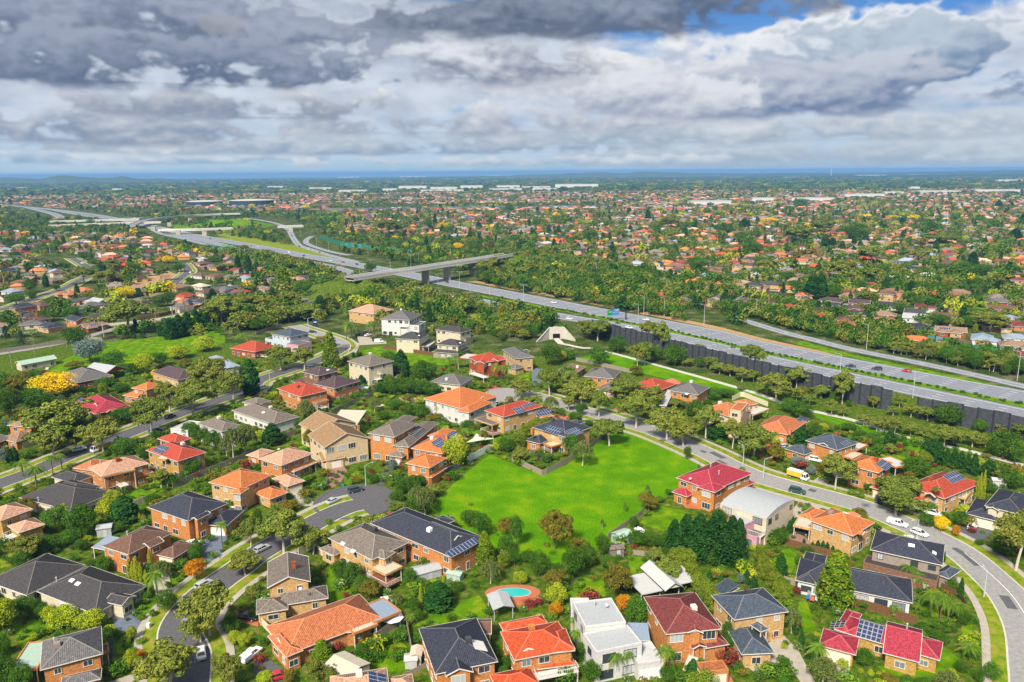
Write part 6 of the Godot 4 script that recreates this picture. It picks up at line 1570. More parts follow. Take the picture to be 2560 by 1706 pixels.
	house("peach-roofed garage house", "brick house with peach roof and cream garage door at left edge", "brick", "peach", [[[-171.6,-256.7,9.4,9.6,-0.44,3.07], "hip", {"garage": 1, "roof": "tan"}], [[-171.6,-263.5,10.7,10.2,-0.3,6.0], "hip", {"roof": "tan"}], [[-178.9,-267.3,6,3.5,-0.54,2.97], "skillion", {"roof": "slate"}]], [])
	house("left-edge brick house", "brick house with taupe roof cut by the left edge", "redbrick", "taupe", [[[-179.9,-255.1,12.8,6.2,-0.44,3.18], "hip"]], [])

const MIX := ["brown", "brown", "brown", "tan", "tan", "red", "maroon", "maroon", "grey", "grey", "grey", "navy", "plum", "taupe", "taupe", "terracotta", "charcoal", "tan", "pale", "bluegrey", "peach", "red", "orange"]
const ROOF_WORD := {"brown": "brown", "tan": "tan", "red": "red", "maroon": "maroon", "orange": "orange", "grey": "grey", "navy": "navy", "plum": "purple-brown", "taupe": "taupe", "terracotta": "terracotta", "charcoal": "charcoal", "peach": "peach", "scarlet": "scarlet", "bluegrey": "pale blue", "slate": "blue slate", "pale": "pale grey", "white": "white", "crimson": "crimson", "cream": "cream"}

func simple_house(x: float, z: float, roof: String, storeys: int, place: String, turn := 99.0) -> void:
	if turn > 50.0: turn = -0.55 + rng.randf_range(-0.15, 0.15) + (PI / 2 if rng.randf() < 0.4 else 0.0)
	var w := rng.randf_range(12.5, 17.0) * (0.85 if storeys == 2 else 1.0)
	var d := rng.randf_range(8.5, 10.5)
	var h := 2.9 if storeys == 1 else 5.4
	var wall: String = ["tanbrick", "redbrick", "tanbrick", "cream", "white", "sand", "brick"][rng.randi() % 7]
	if roof in ["bluegrey", "white", "pale"]: wall = "white"
	var wings := [[[x, z, w, d, turn, h], ["hip", "hip", "hip", "gable"][rng.randi() % 4]]]
	if rng.randf() < 0.75:
		var s := -1.0 if rng.randf() < 0.5 else 1.0
		var off := Vector2(s * w * 0.27, d * 0.45).rotated(-turn)
		wings.append([[x + off.x, z + off.y, w * 0.42, d * 0.8, turn, h - 0.02 if storeys == 1 else 2.8], "hip"])
	var ex := []
	if rng.randf() < 0.3: ex.append(["chimney" if rng.randf() < 0.4 else "cooler", Vector2(x, z) + Vector2(1.5, 0).rotated(-turn)])
	if rng.randf() < 0.16 and storeys == 1: ex.append(["solar", Vector2(x, z) + Vector2(-1.0, d * 0.25).rotated(-turn), 5, 1])
	house("", ("two-storey " if storeys == 2 else "") + ROOF_WORD[roof] + "-roofed " + ("white" if wall == "white" else ("cream" if wall == "cream" else "brick")) + " house " + place, wall, roof, wings, ex, {"quick": true, "group": "houses " + place})

func build_middle_houses() -> void:
	for a in [[-330.1,-516.6,"navy",2],[-313.4,-494.2,"charcoal",1],[-301.6,-481,"brown",1],[-332.9,-537.4,"brown",1],[-279.3,-461,"navy",1],[-266.7,-467.5,"navy",2],[-253.6,-460.1,"tan",1],[-266.5,-487.1,"plum",1],[-300.1,-524,"grey",1],[-294.6,-535.8,"grey",1],[-299.4,-554.9,"pale",1],[-292.9,-564.6,"grey",1],[-340.7,-610.6,"orange",1],[-340.2,-589.7,"terracotta",1],[-312.9,-609.2,"bluegrey",1],[-299.6,-618.5,"tan",1],[-285.9,-611.8,"brown",1],[-394.5,-605.4,"bluegrey",1],[-379,-575.4,"charcoal",1],[-414.9,-704.3,"brown",2],[-451.5,-761.9,"tan",2],[-481.2,-801.4,"charcoal",1],[-399.3,-669.2,"taupe",1],[-442.9,-705.9,"grey",1],[-425.9,-680.1,"tan",1],[-469.5,-717.8,"navy",2],[-527.9,-811,"bluegrey",2],[-527,-853.3,"tan",1],[-562.8,-902.7,"red",1],[-589.3,-930,"maroon",1],[-625,-959.6,"bluegrey",1],[-613.2,-977.6,"charcoal",1],[-645.4,-1075,"maroon",1],[-631.4,-1029.6,"brown",1],[-709.8,-1104.1,"grey",1],[-794.5,-1225.4,"red",1],[-734.1,-1191.1,"tan",1],[-653.1,-1163.1,"peach",1],[-638.7,-1175.4,"grey",1],[-571.9,-1030.2,"charcoal",1],[-595.2,-1082.5,"tan",1],[-567.1,-1092,"brown",1],[-545.6,-1084.3,"bluegrey",1],[-521.5,-1070.5,"charcoal",1],[-513.5,-924.5,"tan",1],[-469.1,-887.9,"brown",2],[-494.9,-959.2,"orange",1],[-489.9,-982.8,"orange",1],[-472.3,-1001.4,"white",1],[-446,-906.9,"brown",1],[-432.3,-918.7,"maroon",1],[-440.2,-974.1,"charcoal",1],[-441.1,-862.5,"red",1],[-436.6,-832.7,"red",1],[-398,-792.9,"red",1],[-396.3,-826.6,"tan",1],[-408.2,-868,"grey",1],[-269.1,-560.2,"taupe",1]]:
		simple_house(a[0], a[1], a[2], a[3], "in the left suburb")
	for a in [[-428.6,-969.2,"grey",1],[-393.7,-896.3,"tan",2],[-365.3,-878.3,"charcoal",2],[-335.1,-835.1,"pale",1],[-316.5,-793.2,"brown",1],[-297.1,-763.9,"grey",1],[-289,-757.5,"brown",1],[-281.4,-694.5,"brown",1],[-264.7,-688.6,"brown",1],[-246.8,-680.3,"grey",1],[-233.3,-674.8,"bluegrey",1],[-217.2,-664.6,"red",1],[-206.3,-664,"grey",1],[-180.6,-674.3,"charcoal",1],[-185.8,-662.9,"peach",1],[-270.4,-624.1,"tan",1],[-253.8,-627.3,"cream",1],[-236.1,-595.2,"brown",1],[-226.4,-606,"grey",1],[-217,-592.4,"navy",1],[-210.7,-592.1,"red",1],[-245.8,-575.8,"red",1],[-235.8,-550.3,"orange",1],[-224.3,-546.7,"navy",1],[-227.1,-525.5,"grey",1],[-212.3,-576,"grey",1],[-147.4,-546.4,"taupe",1],[-196,-608.4,"tan",1]]:
		simple_house(a[0], a[1], a[2], a[3], "behind the park trees")
	for a in [[268.9,-1032.5,"orange",1],[231.6,-880.6,"tan",2],[377.3,-1347.3,"grey",2],[285.4,-1130.2,"charcoal",1],[346.3,-1025.9,"pale",2],[302,-918.5,"red",2],[319.9,-935.6,"brown",1],[284.2,-815.3,"orange",2],[289.2,-774.2,"orange",1],[324.2,-865.7,"white",2],[255.1,-887.2,"red",1],[233.8,-811.6,"brown",1],[204.2,-835.4,"brown",1],[255.6,-727.7,"bluegrey",2],[294.1,-748.9,"bluegrey",1],[212.2,-730.3,"tan",1],[221.9,-707.5,"grey",1],[244.2,-790.3,"charcoal",1],[273,-673.7,"tan",1],[240.3,-661,"tan",1],[186.4,-591.7,"charcoal",2],[193.5,-559,"plum",1],[204.1,-535.6,"plum",1],[214.9,-514,"navy",1],[218.2,-481.1,"navy",1],[268.3,-545.5,"brown",2],[251.6,-512.4,"navy",1],[224.2,-456.6,"tan",1],[234.8,-436.2,"navy",1],[257.1,-484.7,"charcoal",1],[267.6,-471.6,"brown",1],[244.5,-553.2,"tan",1],[327.4,-651.5,"cream",1],[322.9,-723.6,"bluegrey",2],[357.5,-659.2,"white",1],[365.4,-709.9,"navy",1],[375.6,-756,"grey",1],[330.2,-566.4,"tan",1],[442.1,-694.6,"tan",1],[481.7,-749.3,"maroon",1],[558.8,-856.7,"orange",1],[517.9,-902,"red",1],[550.1,-1042.8,"bluegrey",2],[489.8,-1048.2,"red",1],[818.6,-1566.5,"bluegrey",2],[447.4,-925.6,"tan",2],[247.6,-427.4,"tan",1],[403.7,-608.3,"maroon",2],[318.7,-495.5,"brown",1],[190.4,-859.3,"charcoal",1],[146.4,-656.8,"brown",1],[335,-1125.6,"brown",1],[715.6,-1189.8,"tan",1],[389.8,-601,"brown",1],[616.1,-1339.7,"red",1],[352.9,-847.8,"taupe",1]]:
		simple_house(a[0], a[1], a[2], a[3], "in the right suburb beyond the freeway")
	for a in [[253.5,-407.2,"bluegrey",1],[246,-428.5,"tan",1],[260.7,-389.5,"tan",1],[281.1,-439.5,"brown",1]]:
		simple_house(a[0], a[1], a[2], a[3], "at the right edge beyond the freeway")
	for a in [[76.6,-867.4,"navy",2],[82.8,-814.7,"grey",1],[140,-740.5,"navy",2],[153.5,-711.5,"brown",1],[113.1,-897.6,"charcoal",1],[228.4,-1096.1,"orange",1],[142,-968.9,"tan",1],[172.5,-986.6,"tan",1],[145.3,-930.5,"brown",1],[204,-1005,"taupe",1],[35.8,-957.7,"grey",1],[21.8,-978.4,"tan",1]]:
		simple_house(a[0], a[1], a[2], a[3], "behind the wooded freeway bank")

func corridor() -> Dictionary:
	# 12 m cells taken by roads, lawns and barriers
	var b := {}
	for s in strips:
		var total := length_of(s[0])
		var t := 0.0
		while t < total:
			var p: Vector2 = along(s[0], t)[0]
			var r := int(ceil((s[1] + 8.0) / 12.0))
			for i in range(-r, r + 1):
				for j in range(-r, r + 1): b[Vector2i(int(floor(p.x / 12.0)) + i, int(floor(p.y / 12.0)) + j)] = true
			t += 10.0
	return b

var taken_cells := {}

func build_far_suburb() -> void:
	taken_cells = corridor()
	for f in footprints:
		for i in range(-1, 1):
			for j in range(-1, 1): taken_cells[Vector2i(int(floor(f[0].x / 12.0 + 0.5)) + i, int(floor(f[0].y / 12.0 + 0.5)) + j)] = true
	# house shapes for the mass: roof takes the colour of the copy, walls keep theirs
	var spots := []
	var n := FastNoiseLite.new(); n.seed = 3; n.frequency = 0.0016
	var bare := [[Vector2(-237.5,-633.7),Vector2(-62.6,-672.7),Vector2(0.2,-570.9),Vector2(55.8,-481),Vector2(145,-661.5),Vector2(98.4,-859.1),Vector2(-15.6,-1075.1),Vector2(-165.3,-1157),Vector2(-348.5,-1173.5),Vector2(-587.3,-1474.6),Vector2(-850.4,-1702),Vector2(-1484,-2279.7),Vector2(-918.2,-1402.4),Vector2(-621.2,-1237.4),Vector2(-419.4,-1046.9),Vector2(-198.6,-801.5)], [Vector2(-960.1,-1426),Vector2(-795.8,-1372.1),Vector2(-698.4,-1437),Vector2(-489.1,-1185.8),Vector2(-408.7,-1178.5),Vector2(-277.5,-983.8),Vector2(-293.1,-1116.3),Vector2(-228.9,-1063.6),Vector2(-429.1,-2014.4),Vector2(-738.5,-1984.4),Vector2(-1062.3,-2197),Vector2(-1520,-2269.9)], [Vector2(-333.5,-1523.2),Vector2(-439.7,-2016),Vector2(281.3,-2066.6),Vector2(306.4,-2252.5),Vector2(-569.9,-2411.3)], [Vector2(-237.5,-633.7),Vector2(-65,-699.4),Vector2(34.3,-542.6),Vector2(98.1,-441.9),Vector2(194.3,-280.7),Vector2(103.5,-124.8),Vector2(-103.1,-127.1),Vector2(-309.2,-423.5),Vector2(-261.1,-507.7)]]
	var zone := [Vector2(-309.2,-423.5),Vector2(-314.4,-615.6),Vector2(-212.8,-707.6),Vector2(-182,-783),Vector2(-155.5,-1087.1),Vector2(0.7,-865.8),Vector2(76.5,-665.2),Vector2(145,-661.5),Vector2(180.6,-476.1),Vector2(251.2,-368.4),Vector2(565.4,-826.9),Vector2(863.5,-1313.2),Vector2(1.6,-1409.1),Vector2(-994,-1519.9)]
	var lanes := mb()
	for side in [-1.0, 1.0]:
		# rows of houses back to back, a street after every second row
		var ang := 0.42 if side < 0.0 else -0.5
		var ux := Vector2(cos(ang), -sin(ang))
		var uz := Vector2(sin(ang), cos(ang))
		var v := -4200.0
		var row := 0
		while v < 1500.0:
			v += 17.0 if row % 2 == 0 else 27.0
			row += 1
			var u := -3800.0
			var block := 0
			while u < 3800.0:
				u += 18.5
				block += 1
				if block % 11 == 0: u += 10.0
				var p := ux * u + uz * v + Vector2(rng.randf_range(-2, 2), rng.randf_range(-2, 2))
				if (p.x - 60.0) * side < 0.0 or p.y > -330.0 or p.y < -3600.0 or absf(p.x) > -p.y * 0.74: continue
				if taken_cells.has(Vector2i(int(floor(p.x / 12.0)), int(floor(p.y / 12.0)))): continue
				if p.x > 120.0 and p.y > -330.0: continue
				var skip := false
				for b in bare:
					if Geometry2D.is_point_in_polygon(p, PackedVector2Array(b)): skip = true
				if skip: continue
				if n.get_noise_2d(p.x * 2.2 + 700.0, p.y * 2.2) > 0.3: continue
				if row % 2 == 0 and p.length() < 1900.0:
					var c := p + uz * 13.5
					quad(lanes, Vector3(c.x, 0.05, c.y) - Vector3(ux.x, 0, ux.y) * 10.5 - Vector3(uz.x, 0, uz.y) * 3.4, Vector3(c.x, 0.05, c.y) + Vector3(ux.x, 0, ux.y) * 10.5 - Vector3(uz.x, 0, uz.y) * 3.4, Vector3(c.x, 0.05, c.y) + Vector3(ux.x, 0, ux.y) * 10.5 + Vector3(uz.x, 0, uz.y) * 3.4, Vector3(c.x, 0.05, c.y) - Vector3(ux.x, 0, ux.y) * 10.5 + Vector3(uz.x, 0, uz.y) * 3.4, Vector3.UP)
				if rng.randf() < 0.12: continue
				spots.append([p, ang + (PI / 2 if rng.randf() < 0.25 else 0.0)])
	setting("suburb_street", done(lanes), M["old asphalt"])
	spots.sort_custom(func(a, b): return a[0].length_squared() < b[0].length_squared())
	var places := []
	var colors := []
	for i in spots.size():
		var p: Vector2 = spots[i][0]
		if i < 60:
			simple_house(p.x, p.y, MIX[rng.randi() % MIX.size()], 1, "in the far left suburb" if p.x < -150.0 else ("in the far right suburb" if p.x > 250.0 else "in the suburb behind the bridge"), spots[i][1])
			taken_cells[Vector2i(int(floor(p.x / 12.0)), int(floor(p.y / 12.0)))] = true
			continue
		var s := rng.randf_range(0.95, 1.25)
		places.append(Transform3D(Basis(Vector3.UP, spots[i][1]).scaled(Vector3(s, rng.randf_range(0.9, 1.25), s)), Vector3(p.x, 0, p.y)))
		var c: Color = ROOFS[MIX[rng.randi() % MIX.size()]]
		colors.append(c * rng.randf_range(0.85, 1.1))
	var rm := mat("mass roof", Color(1, 1, 1), 0.75)
	rm.vertex_color_use_as_albedo = true
	var a := roof_mesh(15.0, 9.5, 3.0, "hip", 0.42)[0] as ArrayMesh
	var b := roof_mesh(7.0, 8.0, 2.95, "hip", 0.42)[0] as ArrayMesh
	var st := SurfaceTool.new()
	st.append_from(a, 0, Transform3D.IDENTITY)
	st.append_from(b, 0, Transform3D(Basis.IDENTITY, Vector3(-3.8, 0, 4.0)))
	var mesh := st.commit()
	mesh.surface_set_material(0, rm)
	var ws := mb()
	bx(ws, Vector3(0, 1.48, 0), Vector3(14.0, 2.96, 8.5))
	bx(ws, Vector3(-3.8, 1.46, 4.0), Vector3(6.0, 2.92, 7.0))
	ws.generate_normals()
	ws.commit(mesh)
	mesh.surface_set_material(1, M["wall tanbrick"])
	many("suburb_houses", "thousands of small hip-roofed houses of the far suburbs", "houses", mesh, places, colors)
	# factories and shops with pale flat roofs
	for w in [[Vector2(-740.6,-3697.9), 130, 40, 9], [Vector2(-609.7,-3964.1), 70, 40, 9], [Vector2(-537.4,-4332.1), 150, 60, 13], [Vector2(-345.3,-4100.9), 140, 50, 11], [Vector2(-216.1,-4334.6), 120, 60, 13], [Vector2(-15.6,-4455.6), 130, 60, 11], [Vector2(133.9,-4217.9), 150, 50, 10], [Vector2(371.4,-4438.2), 240, 70, 14], [Vector2(-320.8,-3685.1), 200, 30, 8], [Vector2(-28,-3879.1), 160, 30, 8], [Vector2(166.4,-3879.7), 120, 30, 8], [Vector2(1392.9,-2874.7), 70, 40, 7], [Vector2(1606.1,-2973.2), 160, 60, 7], [Vector2(1883.2,-3065), 170, 60, 7], [Vector2(1798.8,-3514.5), 40, 30, 9], [Vector2(523.2,-2070.1), 110, 26, 9], [Vector2(722.5,-2260.3), 60, 30, 9], [Vector2(871.5,-2275.8), 120, 26, 8], [Vector2(1163.6,-2599.2), 130, 30, 8], [Vector2(-2248.5,-4516.9), 60, 30, 9], [Vector2(2422.8,-8407.5), 220, 60, 12], [Vector2(2998.9,-8279.7), 260, 60, 12], [Vector2(4710.5,-10363.5), 400, 80, 12], [Vector2(5599,-10594.1), 500, 90, 12], [Vector2(5578.2,-9256.2), 500, 90, 12], [Vector2(-3163.6,-15442.2), 400, 60, 12], [Vector2(-1953.4,-15813.9), 500, 60, 12], [Vector2(-209.8,-16642.2), 500, 60, 12], [Vector2(3410.1,-5401.6), 160, 40, 10], [Vector2(-1465.9,-4960.2), 120, 40, 9], [Vector2(-1063.5,-4430.2), 130, 40, 9]]:
		var p: Vector2 = w[0]
		var o := thing("warehouse", "low pale warehouse near the " + ("left" if p.x < -250.0 else ("right" if p.x > 700.0 else "middle")) + " skyline", "warehouse", Vector3(p.x, 0, p.y), rng.randf_range(-0.15, 0.15))
		w[3] *= 1.5
		part("wall", box_mesh(Vector3(w[1], w[3], w[2])), M["wall white"], o, Vector3(0, w[3] / 2.0, 0))
		part("roof", box_mesh(Vector3(w[1] + 1.0, 0.8, w[2] + 1.0)), M["roof white"], o, Vector3(0, w[3] + 0.4, 0))
		for k in 3: part("doorway", box_mesh(Vector3(w[1] * 0.12, w[3] * 0.5, 0.4)), M["dark trim"], o, Vector3((k - 1) * w[1] * 0.3, w[3] * 0.25, w[2] / 2.0 + 0.1))
	for w in [[Vector2(-889.8,-2280.3), 50.0, 15.0, "left"], [Vector2(-755.3,-2286.9), 62.0, 17.0, "right"]]:
		var o := thing("storage_tank", "huge dark round water tank with pale roof, " + w[3] + " one of the pair", "tank", Vector3(w[0].x, 0, w[0].y))
		var s1 := mb()
		lathe(s1, [Vector2(w[1], 0), Vector2(w[1], w[2])], 48)
		part("wall", done(s1), M["slate tank"] if M.has("slate tank") else mat("slate tank", Color(0.03, 0.05, 0.075), 0.5), o)
		s1 = mb()
		lathe(s1, [Vector2(w[1] + 0.5, w[2] - 0.4), Vector2(w[1] + 0.5, w[2]), Vector2(w[1] * 0.5, w[2] + 2.0), Vector2(0.1, w[2] + 2.4)], 48)
		part("roof", done(s1), M["pale concrete"], o)
	var tw := Vector2(5137.8,-12673.9)
	var tower := thing("tower", "thin grey tower standing on the right skyline", "tower", Vector3(tw.x * 0.8, 0, tw.y * 0.8))
	var s2 := mb()
	lathe(s2, [Vector2(7, 0), Vector2(5, 70), Vector2(8, 74), Vector2(8, 86), Vector2(2, 92), Vector2(1, 118)], 12)
	part("shaft", done(s2), M["pale concrete"], tower)

# ---------------------------------------------------------------- fences

func fence(pts: Array, h: float, m: String, label: String, bay := 2.6) -> void:
	var p0: Vector2 = pts[0]
	var o := thing("fence", label, "fence", Vector3(p0.x, 0, p0.y))
	var total := length_of(pts)
	var n := maxi(1, int(round(total / bay)))
	var step := total / n
	for i in n:
		var a: Vector2 = along(pts, i * step)[0]
		var b: Vector2 = along(pts, (i + 1) * step)[0]
		var c := (a + b) * 0.5 - p0
		var ang := atan2(-(b - a).y, (b - a).x)
		var hh: float = h + 0.06 * ((i * 7) % 3)
		part("panel", box_mesh(Vector3(snappedf(a.distance_to(b) - 0.04, 0.05), hh, 0.07)), M[m], o, Vector3(c.x, hh / 2, c.y), ang)
		part("post", box_mesh(Vector3(0.14, h + 0.16, 0.14)), M[m], o, Vector3(a.x - p0.x, h / 2 + 0.08, a.y - p0.y), ang)

func build_fences() -> void:
	mat("steel fence", Color(0.10, 0.115, 0.125), 0.6)
	mat("pale fence", Color(0.62, 0.66, 0.68), 0.55)
	mat("cream wall", Color(0.64, 0.56, 0.41), 0.85)
	fence([Vector2(-26.7,-216.8),Vector2(-21.5,-225.4),Vector2(-16.6,-231.9)], 1.9, "steel fence", "dark steel fence along the left side of the field")
	fence([Vector2(-14.8,-236),Vector2(-11.2,-241.9),Vector2(-7.3,-248.1)], 2.2, "pale fence", "pale steel fence at the top left of the field", 1.4)
	fence([Vector2(-0.3,-237.4),Vector2(4.2,-231.2),Vector2(9.2,-224.4),Vector2(14.6,-231.5),Vector2(19.8,-238.6)], 1.9, "timber", "weathered timber fence around the solar house garden")
	fence([Vector2(25,-246.1),Vector2(29,-254.1),Vector2(32.8,-260)], 1.8, "timber", "timber fence between the solar house and leaning gum")
	fence([Vector2(-70.7,-287.4),Vector2(-65,-301.2),Vector2(-57.7,-315.4)], 2.0, "timber", "grey timber fence beside the terraced sandpit garden")
	fence([Vector2(-46,-304.8),Vector2(-37.8,-304.6),Vector2(-30.7,-306.1)], 1.8, "timber", "timber fence behind the navy shade sail")
	fence([Vector2(-101.8,-216.9),Vector2(-97.4,-225.9),Vector2(-91.8,-235.6),Vector2(-86.4,-246.2)], 1.9, "timber", "long timber fence behind the rust-roofed solar house")
	fence([Vector2(-85.4,-251.8),Vector2(-81.7,-260.1),Vector2(-77,-267.5)], 1.9, "timber", "timber fence below the white house by left street")
	fence([Vector2(72,-150.8),Vector2(75.6,-149.1),Vector2(79.3,-145.9),Vector2(83.1,-143.1)], 2.0, "brown timber", "brown timber fence between the white house and raspberry roof")
	fence([Vector2(68.2,-178.8),Vector2(72.4,-175.3),Vector2(77.4,-172.3)], 1.8, "brown timber", "brown timber fence below the bright orange-roofed house")
	fence([Vector2(61.6,-160.4),Vector2(64.7,-158.3),Vector2(67.8,-155.6)], 1.7, "timber", "timber fence left of the tall conifer")
	fence([Vector2(-52.9,-174.8),Vector2(-50.7,-178.5),Vector2(-47.2,-174.8),Vector2(-43.6,-170.3)], 2.0, "cream wall", "cream wall beside the taupe-roofed tan house")
	fence([Vector2(31.7,-373),Vector2(43.9,-360.8),Vector2(55.6,-348.3)], 1.8, "timber", "timber fence at the top of the freeway grass slope")
	fence([Vector2(89.8,-303.1),Vector2(95.6,-309.7),Vector2(97.5,-304.5),Vector2(101.6,-294.7)], 2.0, "cream wall", "cream wall behind the apricot house with tower")
	fence([Vector2(-109.9,-198.8),Vector2(-107.6,-203.7),Vector2(-104.8,-209.3)], 1.8, "cream wall", "cream garden wall above the columned house")
	fence([Vector2(-22.2,-143.8),Vector2(-20.8,-137.7),Vector2(-19.2,-131.3)], 1.8, "timber", "timber fence left of the navy house by the pool")
	fence([Vector2(26.7,-174.5),Vector2(31.2,-173.6),Vector2(36.9,-171.7)], 1.3, "timber", "low timber garden edge below the mint shed")
	fence([Vector2(24.2,-182.3),Vector2(28.6,-187.6),Vector2(34,-194.5),Vector2(40.7,-205.1)], 1.7, "timber", "timber fence along the right side of the field")
	fence([Vector2(-20.4,-127.5),Vector2(-15.7,-131.3)], 1.0, "timber", "low timber edge at the field corner")
	fence([Vector2(-68.7,-402.3),Vector2(-59,-397.8),Vector2(-52.9,-393.5),Vector2(-40.4,-385.3)], 2.0, "brown timber", "brown timber fence in front of the townhouses")
	fence([Vector2(-53.4,-145.9),Vector2(-51.7,-143.8),Vector2(-49.5,-141.3)], 1.8, "cream wall", "pale fence beside the long terracotta house")
	fence([Vector2(-33.6,-129),Vector2(-32.3,-131.1),Vector2(-31,-133.5)], 1.9, "timber", "timber fence above the bottom edge peach roof")
	fence([Vector2(-28,-138.6),Vector2(-25.3,-142.6),Vector2(-22.7,-146)], 1.9, "timber", "timber fence below the white carport")
	fence([Vector2(-116.4,-233.1),Vector2(-110.1,-225.7),Vector2(-103.7,-217.8)], 1.8, "cream wall", "cream fence right of the white verandah lawn")
	fence([Vector2(-273.4,-397.9),Vector2(-262.2,-410),Vector2(-249.6,-422.8)], 2.0, "timber", "long timber fence along the road above mint cabin")
	fence([Vector2(-242,-431.8),Vector2(-232.1,-428.4),Vector2(-228.2,-437.7)], 1.8, "timber", "timber fence above the park lawn")
	fence([Vector2(-242.4,-493.5),Vector2(-232.6,-503.5),Vector2(-228.2,-518.2),Vector2(-218.1,-539.6)], 2.2, "brown timber", "brown timber fence along the road behind dark hedge")
	fence([Vector2(-149.2,-441.5),Vector2(-144.8,-458.5),Vector2(-141.1,-465.6)], 2.0, "timber", "timber fence behind the blue-white modern house")
	fence([Vector2(95.9,-157.4),Vector2(97.6,-153),Vector2(96.5,-148.4)], 1.4, "brown timber", "brown fence above the palm garden")

# ---------------------------------------------------------------- vegetation

